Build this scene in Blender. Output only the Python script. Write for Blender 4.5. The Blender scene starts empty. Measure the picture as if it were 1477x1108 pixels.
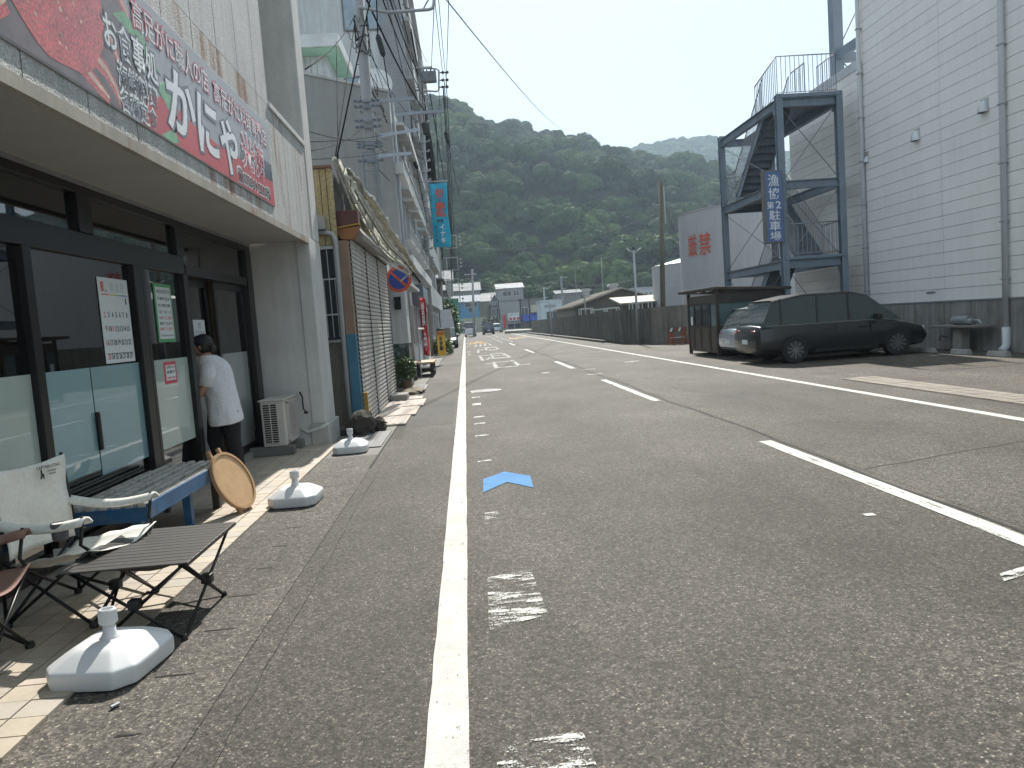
import bpy, bmesh, math, random
import numpy as np
from mathutils import Vector, Matrix
R = math.radians
rnd = random.Random(7)
SC = bpy.context.scene
COL = SC.collection

# ------------------------------------------------------------------ camera
CAM = Vector((0.0, 0.0, 1.45))
FPX, IW, IH = 1080.0, 1477.0, 1108.0
ROLL, VPX, VPY = 0.073, 671.0, 470.0
_n = math.hypot(1, ROLL)
_r = (1/_n, ROLL/_n); _u = (-ROLL/_n, 1/_n)
_c = (VPX-IW/2, -(VPY-IH/2))
_a = _c[0]*_r[0]+_c[1]*_r[1]; _b = _c[0]*_u[0]+_c[1]*_u[1]
_p = math.atan2(_b, FPX); _y = math.atan2(-_a, math.hypot(FPX, _b))
FW = Vector((math.sin(_y)*math.cos(_p), math.cos(_y)*math.cos(_p), -math.sin(_p)))
RT = Vector((math.cos(_y), -math.sin(_y), 0)); UP = RT.cross(FW)
IX = RT*_r[0]+UP*_u[0]; IY = RT*_r[1]+UP*_u[1]
def at(px, py, Y):
    """world point at street distance Y that stands where the photo shows (px, py)"""
    d = FW+IX*((px-IW/2)/FPX)+IY*(-(py-IH/2)/FPX)
    return CAM+d*(Y/d.y)
cam = bpy.data.cameras.new('camera'); camo = bpy.data.objects.new('camera', cam); COL.objects.link(camo)
m3 = Matrix((IX, IY, -FW)).transposed()
camo.matrix_world = Matrix.Translation(CAM) @ m3.to_4x4()
cam.sensor_fit = 'HORIZONTAL'; cam.sensor_width = 36; cam.lens = FPX/IW*36; cam.clip_start = .05; cam.clip_end = 6000
SC.camera = camo

# ------------------------------------------------------------------ light
SUN_DIR = Vector((0.12, 1.0, 0.98)).normalized()
w = bpy.data.worlds.new('World'); SC.world = w; w.use_nodes = True
nt = w.node_tree; bg = nt.nodes['Background']
sky = nt.nodes.new('ShaderNodeTexSky'); sky.sky_type = 'NISHITA'; sky.sun_disc = False
sky.sun_elevation = math.asin(SUN_DIR.z); sky.sun_rotation = math.atan2(SUN_DIR.x, SUN_DIR.y)
sky.dust_density = .8; sky.air_density = 1.0; sky.ozone_density = 1.5
hz_ = nt.nodes.new('ShaderNodeMix'); hz_.data_type = 'RGBA'; hz_.inputs[0].default_value = .84; hz_.inputs[7].default_value = (4.5, 5.3, 5.8, 1)   # humid, evenly pale summer sky
nt.links.new(sky.outputs[0], hz_.inputs[6]); nt.links.new(hz_.outputs[2], bg.inputs[0]); bg.inputs[1].default_value = 0.10
sl = bpy.data.lights.new('sun', 'SUN'); sl.energy = 4.5; sl.angle = R(0.6); sl.color = (1, .95, .87)
so = bpy.data.objects.new('sun', sl); COL.objects.link(so)
so.rotation_euler = SUN_DIR.to_track_quat('Z', 'Y').to_euler()
SC.view_settings.view_transform = 'Standard'; SC.view_settings.look = 'None'
SC.view_settings.exposure = 0.80; SC.view_settings.gamma = 1
SC.cycles.volume_bounces = 0
SC.cycles.max_bounces = 8
HAZE = 0.00040

# ------------------------------------------------------------------ helpers
def wloc(o):
    v = Vector((0, 0, 0))
    while o is not None:
        v += o.location; o = o.parent
    return v
def tag(o, label=None, cat=None, group=None, kind=None):
    if label: o['label'] = label
    if cat: o['category'] = cat
    if group: o['group'] = group
    if kind: o['kind'] = kind
    return o
def thing(name, loc, label, cat, group=None, rz=0):
    o = bpy.data.objects.new(name, None); COL.objects.link(o); o.location = loc
    o.rotation_euler = (0, 0, rz); o.empty_display_size = .1
    return tag(o, label, cat, group)
def link(name, me, parent=None, loc=(0, 0, 0)):
    o = bpy.data.objects.new(name, me); COL.objects.link(o); o.location = loc
    if parent is not None: o.parent = parent
    return o
class MB:
    def __init__(s): s.v = []; s.f = []; s.mi = []; s.m = 0
    def add(s, vs, fs):
        b = len(s.v); s.v += [tuple(v) for v in vs]; s.f += [tuple(b+i for i in f) for f in fs]; s.mi += [s.m]*len(fs); return s
    def box(s, x0, x1, y0, y1, z0, z1):
        return s.add([(x0,y0,z0),(x1,y0,z0),(x1,y1,z0),(x0,y1,z0),(x0,y0,z1),(x1,y0,z1),(x1,y1,z1),(x0,y1,z1)],
                     [(0,3,2,1),(4,5,6,7),(0,1,5,4),(1,2,6,5),(2,3,7,6),(3,0,4,7)])
    def hexa(s, p):   # 8 points, bottom 4 then top 4
        return s.add(p, [(0,3,2,1),(4,5,6,7),(0,1,5,4),(1,2,6,5),(2,3,7,6),(3,0,4,7)])
    def bar(s, a, b, w, h, up=(0, 0, 1)):
        a = Vector(a); b = Vector(b); d = (b-a).normalized(); u = Vector(up)
        sd = d.cross(u)
        if sd.length < 1e-4: sd = d.cross(Vector((0, 1, 0)))
        sd.normalize(); u = sd.cross(d).normalized()
        q = [sd*w/2*i+u*h/2*j for i, j in ((-1,-1),(1,-1),(1,1),(-1,1))]
        return s.hexa([a+q[0], a+q[1], b+q[1], b+q[0], a+q[3], a+q[2], b+q[2], b+q[3]])
    def tube(s, pts, r, n=8, cap=True):
        pts = [Vector(p) for p in pts]; rs = r if isinstance(r, (list, tuple)) else [r]*len(pts)
        vs = []; fs = []; prev = None
        for i, p in enumerate(pts):
            d = (pts[min(i+1, len(pts)-1)]-pts[max(i-1, 0)]).normalized()
            if prev is None:
                u = d.cross(Vector((0, 0, 1)));
                if u.length < 1e-3: u = d.cross(Vector((1, 0, 0)))
            else: u = prev-d*prev.dot(d)
            u.normalize(); prev = u; w_ = d.cross(u)
            for k in range(n):
                t = 2*math.pi*k/n; vs.append(p+(u*math.cos(t)+w_*math.sin(t))*rs[i])
        for i in range(len(pts)-1):
            for k in range(n):
                a = i*n+k; b = i*n+(k+1) % n; fs.append((a, b, b+n, a+n))
        if cap: fs.append(tuple(range(n-1, -1, -1))); fs.append(tuple((len(pts)-1)*n+k for k in range(n)))
        return s.add(vs, fs)
    def lathe(s, prof, c=(0, 0, 0), n=24):   # prof: (r,z)
        vs = []; fs = []
        for r, z in prof:
            for k in range(n):
                t = 2*math.pi*k/n; vs.append((c[0]+r*math.cos(t), c[1]+r*math.sin(t), c[2]+z))
        for i in range(len(prof)-1):
            for k in range(n):
                a = i*n+k; b = i*n+(k+1) % n; fs.append((a, b, b+n, a+n))
        fs.append(tuple(range(n-1, -1, -1))); fs.append(tuple((len(prof)-1)*n+k for k in range(n)))
        return s.add(vs, fs)
    def prism(s, poly, o, u, v, d):   # poly in (u,v) plane at o, extruded by vector d
        o = Vector(o); u = Vector(u); v = Vector(v); d = Vector(d); n = len(poly)
        a = [o+u*p[0]+v*p[1] for p in poly]
        fs = [tuple(range(n)), tuple(range(2*n-1, n-1, -1))]+[(i, i+n, (i+1) % n+n, (i+1) % n) for i in range(n)]
        return s.add(a+[p+d for p in a], fs)
    def quad(s, a, b, c, d): return s.add([a, b, c, d], [(0, 1, 2, 3)])
    def mesh(s, name, mats, off=(0, 0, 0), smooth=False):
        me = bpy.data.meshes.new(name); off = Vector(off)
        me.from_pydata([tuple(Vector(v)-off) for v in s.v], [], s.f)
        for m in (mats if isinstance(mats, (list, tuple)) else [mats]): me.materials.append(m)
        if any(s.mi): me.polygons.foreach_set('material_index', s.mi)
        if smooth: me.polygons.foreach_set('use_smooth', [True]*len(s.f))
        bm = bmesh.new(); bm.from_mesh(me); bmesh.ops.recalc_face_normals(bm, faces=bm.faces); bm.to_mesh(me); bm.free()
        return me
    def build(s, name, mats, parent=None, smooth=False, bevel=0, seg=2, auto=False, kind=None):
        if parent is None:
            xs = [v[0] for v in s.v]; ys = [v[1] for v in s.v]; zs = [v[2] for v in s.v]
            off = Vector(((min(xs)+max(xs))/2, (min(ys)+max(ys))/2, min(zs))); loc = off
        else: off = wloc(parent); loc = (0, 0, 0)
        o = link(name, s.mesh(name, mats, off, smooth), parent, loc)
        if bevel:
            b = o.modifiers.new('bevel', 'BEVEL'); b.width = bevel; b.segments = seg; b.limit_method = 'ANGLE'; b.angle_limit = R(35)
        if auto:
            for p in o.data.polygons: p.use_smooth = True
            bm = bmesh.new(); bm.from_mesh(o.data)
            for e in bm.edges:
                if len(e.link_faces) == 2 and e.calc_face_angle(0) > R(35): e.smooth = False
            bm.to_mesh(o.data); bm.free()
        if kind: o['kind'] = kind
        return o
def copy_tree(o, parent=None):
    c = o.copy(); COL.objects.link(c); c.parent = parent
    for ch in list(o.children): copy_tree(ch, c)
    return c
def skin(name, pts, edges, rad, mat_, parent=None, root=0, sub=2, off=None):
    off = wloc(parent) if (off is None and parent is not None) else Vector(off or (0, 0, 0))
    me = bpy.data.meshes.new(name); me.from_pydata([tuple(Vector(p)-off) for p in pts], edges, [])
    o = link(name, me, parent); me.materials.append(mat_)
    m = o.modifiers.new('skin', 'SKIN'); m.use_smooth_shade = True
    s = o.modifiers.new('sub', 'SUBSURF'); s.levels = sub; s.render_levels = sub
    for i, v in enumerate(me.skin_vertices[0].data):
        r = rad[i]; v.radius = (r, r) if not isinstance(r, tuple) else r; v.use_root = (i == root)
    return o
def text(body, name, mat_, parent, c, right, up, wd, ht, depth=.004, bold=0., shear=0., line=1.0, kind=None, parts=None):
    """lettering centred on c, fitted into wd x ht metres"""
    cu = bpy.data.curves.new('t', 'FONT'); cu.body = body; cu.align_x = 'CENTER'; cu.offset = bold; cu.shear = shear
    cu.space_line = line; cu.resolution_u = 3; cu.extrude = 0
    t = bpy.data.objects.new('t', cu); COL.objects.link(t)
    me = bpy.data.meshes.new_from_object(t.evaluated_get(bpy.context.evaluated_depsgraph_get()))
    bpy.data.objects.remove(t); bpy.data.curves.remove(cu)
    co = np.zeros(len(me.vertices)*3); me.vertices.foreach_get('co', co); co = co.reshape(-1, 3)
    mn = co.min(0); mx = co.max(0); ce = (mn+mx)/2
    sx = wd/max(mx[0]-mn[0], 1e-6); sy = ht/max(mx[1]-mn[1], 1e-6)
    r = Vector(right).normalized(); u = Vector(up).normalized(); nrm = r.cross(u)
    off = wloc(parent) if parent is not None else Vector((0, 0, 0)); c = Vector(c)-off
    out = [c+r*float((p[0]-ce[0])*sx)+u*float((p[1]-ce[1])*sy)+nrm*depth for p in co]
    me.vertices.foreach_set('co', [x for p in out for x in p]); me.update()
    me.name = name; me.materials.clear(); me.materials.append(mat_)
    return link(name, me, parent)

# ------------------------------------------------------------------ materials
def nodes(m): m.use_nodes = True; return m.node_tree, m.node_tree.nodes['Principled BSDF']
def N(t, typ, **k):
    n = t.nodes.new(typ)
    for a, b in k.items():
        if a.startswith('i_'): n.inputs[a[2:].replace('_', ' ')].default_value = b
        else: setattr(n, a, b)
    return n
def math_(t, op, a, b=None, c=None, clamp=False):
    n = t.nodes.new('ShaderNodeMath'); n.operation = op; n.use_clamp = clamp
    for i, x in enumerate((a, b, c)):
        if x is None: continue
        if isinstance(x, (int, float)): n.inputs[i].default_value = x
        else: t.links.new(x, n.inputs[i])
    return n.outputs[0]
def pos(t, scale=(1, 1, 1), local=False):
    g = t.nodes.new('ShaderNodeTexCoord').outputs['Object'] if local else t.nodes.new('ShaderNodeNewGeometry').outputs['Position']
    if scale == (1, 1, 1): return g
    m = t.nodes.new('ShaderNodeVectorMath'); m.operation = 'MULTIPLY'; m.inputs[1].default_value = scale; t.links.new(g, m.inputs[0]); return m.outputs[0]
def noise(t, vec, scale, detail=4, rough=.55):
    n = t.nodes.new('ShaderNodeTexNoise'); n.inputs['Scale'].default_value = scale; n.inputs['Detail'].default_value = detail
    n.inputs['Roughness'].default_value = rough; t.links.new(vec, n.inputs['Vector']); return n.outputs['Fac']
def ramp(t, x, a, b, lo=0., hi=1.):
    n = t.nodes.new('ShaderNodeMapRange'); n.inputs[1].default_value = a; n.inputs[2].default_value = b
    n.inputs[3].default_value = lo; n.inputs[4].default_value = hi; t.links.new(x, n.inputs[0]); return n.outputs[0]
def mix(t, f, a, b):
    n = t.nodes.new('ShaderNodeMix'); n.data_type = 'RGBA'
    if isinstance(f, float): n.inputs[0].default_value = f
    else: t.links.new(f, n.inputs[0])
    for i, x in ((6, a), (7, b)):
        if isinstance(x, tuple): n.inputs[i].default_value = (*x[:3], 1)
        else: t.links.new(x, n.inputs[i])
    return n.outputs[2]
def scale_col(t, col, f):
    n = t.nodes.new('ShaderNodeVectorMath'); n.operation = 'SCALE'
    if isinstance(col, tuple): n.inputs[0].default_value = col[:3]
    else: t.links.new(col, n.inputs[0])
    t.links.new(f, n.inputs['Scale']); return n.outputs[0]
MC = {}
def M(name, col, rough=.65, metal=0., var=.12, vs=2.5, fine=.06, fs=45., bump=.0, bs=120., bd=.002, streak=0., dirt=0., dcol=(.06, .05, .04), rust=0., coat=0., emit=0., rustscale=1.2, local=False):
    if name in MC: return MC[name]
    m = bpy.data.materials.new(name); t, b = nodes(m); p = pos(t, local=local)
    f = math_(t, 'ADD', ramp(t, noise(t, p, vs), .3, .7, 1-var, 1+var), ramp(t, noise(t, p, fs, 2), .3, .7, -fine, fine))
    if streak:
        q = pos(t, (6, 6, .35), local); f = math_(t, 'MULTIPLY', f, ramp(t, noise(t, q, 1.3, 5, .65), .35, .7, 1+streak*.3, 1-streak))
    c = scale_col(t, col, f)
    if dirt: c = mix(t, ramp(t, noise(t, p, vs*.7+.4, 6, .7), .5, .75, 0, dirt), c, dcol)
    if rust:
        q = pos(t, (rustscale, rustscale, .25), local); k = noise(t, q, 1.6, 5, .7)
        k = math_(t, 'MULTIPLY', ramp(t, k, .56, .66, 0, rust), ramp(t, noise(t, p, 18, 3), .3, .6, .45, 1))
        c = mix(t, k, c, (.22, .085, .03))
    t.links.new(c, b.inputs['Base Color'])
    b.inputs['Roughness'].default_value = rough; b.inputs['Metallic'].default_value = metal
    if coat: b.inputs['Coat Weight'].default_value = coat; b.inputs['Coat Roughness'].default_value = .05
    if emit: b.inputs['Emission Color'].default_value = (*col, 1); b.inputs['Emission Strength'].default_value = emit
    if bump:
        n = N(t, 'ShaderNodeBump'); n.inputs['Strength'].default_value = bump; n.inputs['Distance'].default_value = bd
        t.links.new(noise(t, p, bs, 3), n.inputs['Height']); t.links.new(n.outputs[0], b.inputs['Normal'])
    MC[name] = m; return m
def glass(name, tint, refl_rough=.01, base=.09):
    if name in MC: return MC[name]
    m = bpy.data.materials.new(name); m.use_nodes = True; t = m.node_tree; t.nodes.clear()
    o = t.nodes.new('ShaderNodeOutputMaterial'); tr = t.nodes.new('ShaderNodeBsdfTransparent'); tr.inputs[0].default_value = (*tint, 1)
    gl = t.nodes.new('ShaderNodeBsdfGlossy'); gl.inputs['Roughness'].default_value = refl_rough
    fr = t.nodes.new('ShaderNodeFresnel'); fr.inputs['IOR'].default_value = 1.6
    mx = t.nodes.new('ShaderNodeMixShader')
    t.links.new(math_(t, 'ADD', fr.outputs[0], base), mx.inputs[0]); t.links.new(tr.outputs[0], mx.inputs[1]); t.links.new(gl.outputs[0], mx.inputs[2])
    t.links.new(mx.outputs[0], o.inputs[0]); MC[name] = m; return m
def film(name, col):
    if name in MC: return MC[name]
    m = M(name, col, .5, var=.05, vs=1.2, fine=.01, coat=1.0); t, b = nodes(m); b.inputs['Coat Roughness'].default_value = .02; b.inputs['Coat IOR'].default_value = 1.6; return m
def asphalt_nodes(t, base, dark=.55, cell=125.):
    """returns colour socket, height socket"""
    p = pos(t)
    v = N(t, 'ShaderNodeTexVoronoi'); v.inputs['Scale'].default_value = cell; t.links.new(p, v.inputs['Vector'])
    sep = t.nodes.new('ShaderNodeSeparateColor'); t.links.new(v.outputs['Color'], sep.inputs[0])
    stone = ramp(t, sep.outputs[0], .0, 1., .45, 1.55)
    bright = ramp(t, sep.outputs[1], .93, .985, 0, 2.4)
    edge = ramp(t, v.outputs['Distance'], .3, .75, 1.0, .5)
    v2 = N(t, 'ShaderNodeTexVoronoi'); v2.inputs['Scale'].default_value = cell*.38; t.links.new(p, v2.inputs['Vector'])
    s2 = t.nodes.new('ShaderNodeSeparateColor'); t.links.new(v2.outputs['Color'], s2.inputs[0])
    big = ramp(t, s2.outputs[2], 0, 1, .62, 1.42)
    f = math_(t, 'MULTIPLY', math_(t, 'MULTIPLY', math_(t, 'ADD', stone, bright), edge), big)
    large = ramp(t, noise(t, pos(t, (1, .55, 1)), .55, 5, .6), .3, .7, .52, 1.45)
    mid = ramp(t, noise(t, pos(t, (1, .35, 1)), 2.6, 5, .65), .3, .72, .84, 1.16)
    stain = ramp(t, noise(t, pos(t, (1, .6, 1)), .8, 6, .7), .55, .72, 1, .55)
    f = math_(t, 'MULTIPLY', f, math_(t, 'MULTIPLY', math_(t, 'MULTIPLY', large, mid), stain))
    cs = t.nodes.new('ShaderNodeSeparateColor'); t.links.new(v.outputs['Color'], cs.inputs[0])
    c0 = mix(t, ramp(t, cs.outputs[2], 0, 1, 0, .5), base, (base[0]*1.12, base[1]*.98, base[2]*.8))
    return scale_col(t, c0, f), math_(t, 'SUBTRACT', sep.outputs[0], math_(t, 'MULTIPLY', v.outputs['Distance'], .8))
def asphalt(name, base, rough=.66, cell=125.):
    m = bpy.data.materials.new(name); t, b = nodes(m)
    c, h = asphalt_nodes(t, base, cell=cell); t.links.new(c, b.inputs['Base Color'])
    b.inputs['Roughness'].default_value = .82; b.inputs['Specular IOR Level'].default_value = .42
    n = N(t, 'ShaderNodeBump'); n.inputs['Strength'].default_value = .55; n.inputs['Distance'].default_value = .003
    t.links.new(h, n.inputs['Height']); t.links.new(n.outputs[0], b.inputs['Normal']); MC[name] = m; return m
ASPH = (.072, .066, .057)
def paint(name, col, wear=.3, ws=14., sx=(1, 1, 1)):
    """road paint; where it is worn away the asphalt shows"""
    m = bpy.data.materials.new(name); t, b = nodes(m)
    c, h = asphalt_nodes(t, ASPH)
    p = pos(t, sx)
    k = math_(t, 'ADD', math_(t, 'MULTIPLY', noise(t, p, ws, 8, .75), .75), math_(t, 'MULTIPLY', noise(t, pos(t), 140, 2), .25))
    lo = .28+wear*.5
    k = ramp(t, k, lo, lo+.06, 0, 1); k.node.clamp = True
    cc = scale_col(t, col, ramp(t, noise(t, pos(t), 3.5, 5, .7), .3, .7, .84, 1.1))
    ck = noise(t, pos(t, (1.2, 9, 1)), 9, 4, .6); ck = ramp(t, math_(t, 'ABSOLUTE', math_(t, 'SUBTRACT', ck, .5)), .0, .010, .45, 1)
    t.links.new(scale_col(t, cc, ck), b.inputs['Base Color']); b.inputs['Roughness'].default_value = .8; b.inputs['Specular IOR Level'].default_value = .25
    n = N(t, 'ShaderNodeBump'); n.inputs['Strength'].default_value = .5; n.inputs['Distance'].default_value = .003
    t.links.new(h, n.inputs['Height']); t.links.new(n.outputs[0], b.inputs['Normal'])
    # worn through: the road below shows
    tr = t.nodes.new('ShaderNodeBsdfTransparent'); mx = t.nodes.new('ShaderNodeMixShader'); t.links.new(k, mx.inputs[0]); t.links.new(tr.outputs[0], mx.inputs[1]); t.links.new(b.outputs[0], mx.inputs[2]); t.links.new(mx.outputs[0], t.nodes['Material Output'].inputs['Surface'])
    MC[name] = m; return m

WHITEPL = M('white_plastic', (.64, .65, .66), .42, var=.03, fine=.01, vs=4)
STEEL = M('blue_grey_steel', (.20, .25, .31), .5, .1, var=.1, vs=1.5, streak=.12)
DARKFR = M('dark_bronze_frame', (.022, .020, .021), .32, .5, var=.1)
BLACK = M('black_metal', (.012, .012, .013), .4, .3, var=.05)
CONC = M('concrete', (.28, .27, .25), .85, var=.15, dirt=.35, bump=.4, bs=60)
GALV = M('galvanised', (.36, .37, .38), .5, .6, var=.1)
WIRE = M('wire_black', (.018, .018, .02), .95); WIRE.node_tree.nodes['Principled BSDF'].inputs['Specular IOR Level'].default_value = .05
POLEC = M('pole_concrete', (.30, .30, .30), .8, var=.08, streak=.15)
SIDING = M('siding', (.80, .785, .755), .6, var=.03, vs=.6, fine=.03, fs=60, bump=.25, bs=70, bd=.004, streak=.04, dirt=.05, dcol=(.45, .44, .41))
SIDINGB = M('siding_b', (.785, .77, .745), .6, var=.03, vs=.6, fine=.03, fs=60, bump=.25, bs=70, bd=.004, streak=.06, dirt=.07, dcol=(.42, .41, .38))
STUCCO = M('stucco', (.58, .58, .56), .85, var=.06, streak=.12, dirt=.12, bump=.8, bs=90, bd=.004)
GLASSD = glass('shop_glass', (.35, .4, .4))
GLASSF = M('far_glass', (.03, .04, .05), .08, var=.1)
GLASSL = M('sky_glass', (.25, .32, .38), .12, var=.15, coat=.6)
# ------------------------------------------------------------------ setting: ground, road
def sheet(name, x0, x1, y0, y1, z, m, kind='structure', parent=None):
    b = MB(); b.quad((x0,y0,z),(x1,y0,z),(x1,y1,z),(x0,y1,z)); o = b.build(name, m, parent)
    if kind: o['kind'] = kind
    return o
sheet('ground', -700, 900, -300, 1500, -.03, M('earth', (.14, .13, .11), .9, dirt=.3))
sheet('road', -1.15, 6.62, -6, 185, 0, asphalt('asphalt_road', ASPH))
sheet('right_lane', 3.25, 6.6, -6, 185, .0018, asphalt('asphalt_lane', (.076, .070, .060)))
sheet('parking_lot', 6.62, 60, -6, 31, -.002, asphalt('asphalt_lot', (.090, .079, .066), cell=90))
sheet('verge', 6.62, 60, 31, 185, -.002, asphalt('asphalt_verge', (.09, .085, .076)))
sheet('side_road', -60, 60, 118, 172, .003, asphalt('asphalt_far', (.10, .095, .085)))
sheet('asphalt_patch', -1.1, -.3, 11.2, 15.6, .002, asphalt('asphalt_patch', (.050, .048, .044)))
# tar seam along the middle, slightly wandering
b = MB(); pts = [(3.2+.03*math.sin(y*.9)+.015*math.sin(y*3.1), y) for y in np.arange(1, 60, .4)]
for (xa, ya), (xb, yb) in zip(pts, pts[1:]):
    wd = .012+.006*rnd.random(); b.quad((xa-wd, ya, .003), (xa+wd, ya, .003), (xb+wd, yb, .003), (xb-wd, yb, .003))
b.build('tar_seam', M('tar', (.03, .03, .03), .95)).update_tag(); bpy.data.objects['tar_seam']['kind'] = 'structure'
b = MB()
def crack(p0, p1, wd=.008, jit=.03, n=16):
    q = [Vector((p0[0]+(p1[0]-p0[0])*i/n+rnd.uniform(-jit, jit), p0[1]+(p1[1]-p0[1])*i/n+rnd.uniform(-jit, jit), .0035)) for i in range(n+1)]
    for a_, c_ in zip(q, q[1:]):
        d = (c_-a_); s = Vector((-d.y, d.x, 0)).normalized()*wd; b.quad(a_-s, a_+s, c_+s, c_-s)
crack((3.28, 6.05), (6.6, 7.1), .008, .02); crack((3.25, 20.4), (6.6, 21.6)); crack((-.1, 29), (6.5, 32)); crack((.2, 21), (3.1, 22.6), .006)
crack((-.99, 2.4), (-1.04, 9), .0012, .012, 30)
b.build('road_cracks', MC['tar'])['kind'] = 'structure'

# markings
LINE = paint('line_white', (.56, .555, .52), .13, 26, (1, .35, 1))
WORN = paint('line_worn', (.62, .62, .58), .36, 5, (1, 2.2, 1))
WORN2 = paint('line_scraped', (.68, .68, .64), .455, 7, (.45, 1.8, 1))
ORANGE = paint('paint_orange', (.62, .40, .16), .25, 5)
BLUE = paint('paint_blue', (.075, .24, .50), .17, 40)
def marking(name, polys, m, z=.0045, label=None):
    b = MB()
    for p in polys: b.add([(x, y, z) for x, y in p], [tuple(range(len(p)))])
    o = b.build(name, m); o['kind'] = 'structure'
    return o
def wob(x0, x1, y0, y1, n=60, j=.004):
    l = [(x0+rnd.uniform(-j, j), y0+(y1-y0)*i/n) for i in range(n+1)]; r_ = [(x1+rnd.uniform(-j, j), y0+(y1-y0)*i/n) for i in range(n, -1, -1)]
    return [[l[i], r_[n-i], r_[n-i-1], l[i+1]] for i in range(n)]
marking('edge_line', wob(-.25, -.1, 1.0, 100, 400, .003), LINE)
marking('right_edge_line', wob(5.86, 6.0, -3, 100, 200), LINE)
dash = [(3.0, 3.14, 1.6, 7.7), (2.96, 3.09, 12.0, 16.8), (2.93, 3.08, 21.4, 25.6), (2.95, 3.08, 34, 39), (2.95, 3.08, 47, 53)]
marking('centre_line', [p for d in dash for p in wob(d[0], d[1], d[2], d[3], 20)], paint('line_centre', (.60, .60, .56), .24, 6, (3.5, .5, 1)))
# deceleration dashes round the centre line far off
marking('slow_down_marks', [[(x, y), (x+.12, y), (x+.12, y+2.2), (x, y+2.2)] for y in np.arange(56, 104, 4) for x in (2.6, 3.35)], WORN)
marking('centre_ticks', [[(2.95, 18.6), (3.35, 18.6), (3.35, 18.72), (2.95, 18.72)], [(3.1, 20.4), (3.5, 20.5), (3.5, 20.62), (3.1, 20.5)], [(2.0, 20.3), (2.2, 20.3), (2.2, 20.6), (2.0, 20.6)],
        [(4.7, 22.2), (5.2, 22.4), (5.2, 22.7), (4.7, 22.5)], [(2.55, 4.72), (2.62, 4.72), (2.62, 4.78), (2.55, 4.78)],
        [(2.55, 3.45), (2.95, 3.6), (2.95, 3.68), (2.6, 3.55)]], WORN)
marking('blue_chevron', [[(.045, 6.40), (.27, 6.74), (.27, 7.23), (.055, 6.95)], [(.27, 6.74), (.485, 6.42), (.50, 6.93), (.27, 7.23)]], BLUE)
# worn zebra-like patches beside the edge line
w1 = [[(.0, 3.45), (.30, 3.58), (.27, 4.28), (.015, 4.2)], [(-.03, 2.05), (.33, 2.05), (.30, 2.52), (.0, 2.47)],
      [(.03, 5.35), (.15, 5.45), (.14, 5.75), (.04, 5.7)]]
marking('scraped_patches', w1, WORN2)
marking('side_ticks', [[(.02, y), (.16+.05*rnd.random(), y+.04), (.15+.05*rnd.random(), y+.04+t), (.02, y+t)] for y, t in
        ((7.85, .06), (9.7, .08), (10.9, .1), (11.7, .12), (13.5, .35), (14.9, .16), (16.0, .14), (37, .5), (41, .5), (52, .6), (60, .8))], paint('tick_worn', (.66, .66, .62), .30, 12))
# stretched road lettering: box-like sign nearest, then two characters, then the orange ones
def strokes(name, segs, m):
    marking(name, [[(x0, y0), (x1, y0), (x1+sh, y1), (x0+sh, y1)] for x0, x1, y0, y1, sh in segs], m)
strokes('road_lettering', [(.86, 1.0, 24.2, 28.6, .0), (1.62, 1.76, 24.9, 28.9, .0), (.98, 1.62, 24.4, 24.75, .05), (.6, .92, 27.2, 27.6, 0), (1.0, 1.62, 27.9, 28.3, 0), (1.76, 2.1, 25.1, 25.4, 0), (1.72, 2.0, 28.4, 28.7, 0),
   (.55, .67, 30.2, 34.5, -.05), (.72, .84, 30.8, 32.6, .2), (.98, 1.75, 31.0, 31.7, .0), (1.72, 1.86, 31.4, 36, -.1), (1.05, 1.15, 31.5, 36, .0), (1.1, 1.7, 33.6, 34.2, 0), (1.1, 1.7, 35.8, 36.6, 0), (.55, 1.0, 34.8, 35.4, 0),
   (.5, .63, 39, 44, .1), (.62, .95, 42.5, 43.4, 0), (1.05, 1.18, 41, 47, 0), (1.7, 1.83, 41, 46.5, 0), (1.1, 1.8, 41, 42, 0), (1.1, 1.8, 46, 47.2, 0),
   (.5, .62, 50, 54, .12), (.85, .98, 50.5, 55, .1), (1.2, 1.33, 51, 55.5, .05), (1.6, 1.73, 51, 56, -.05)], paint('letter_white', (.50, .50, .47), .33, 5))
strokes('orange_lettering', [(.2, .34, 57, 63, .1), (.6, .74, 57.5, 66, 0), (1.2, 1.33, 58, 66, 0), (.3, 1.4, 60, 61.5, 0), (.6, 1.3, 64.5, 66, 0), (1.05, 1.6, 57.5, 59, 0),
   (3.9, 4.6, 66, 68, 0), (4.0, 4.15, 68, 72, 0), (4.7, 5.6, 69, 71, 0)], ORANGE)
# manhole
mh = thing('manhole_cover', (.34, 16.3, 0), 'round iron manhole cover set in the road beside the white edge line', 'manhole cover')
mg = M('cast_iron', (.16, .16, .165), .55, .4, var=.2)
b = MB(); b.lathe([(.34, .001), (.34, .012), (.31, .012), (.31, .006)], (.34, 16.3, 0), 36); b.build('rim', M('pale_iron', (.4, .4, .4), .6, var=.2), mh)
b = MB(); b.lathe([(.30, .001), (.30, .010)], (.34, 16.3, 0), 36)
for i in range(-6, 7):
    for j in range(-6, 7):
        if i*i+j*j < 40: b.box(.34+i*.042-.013, .34+i*.042+.013, 16.3+j*.042-.013, 16.3+j*.042+.013, .010, .015)
b.build('lid', mg, mh)

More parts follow.
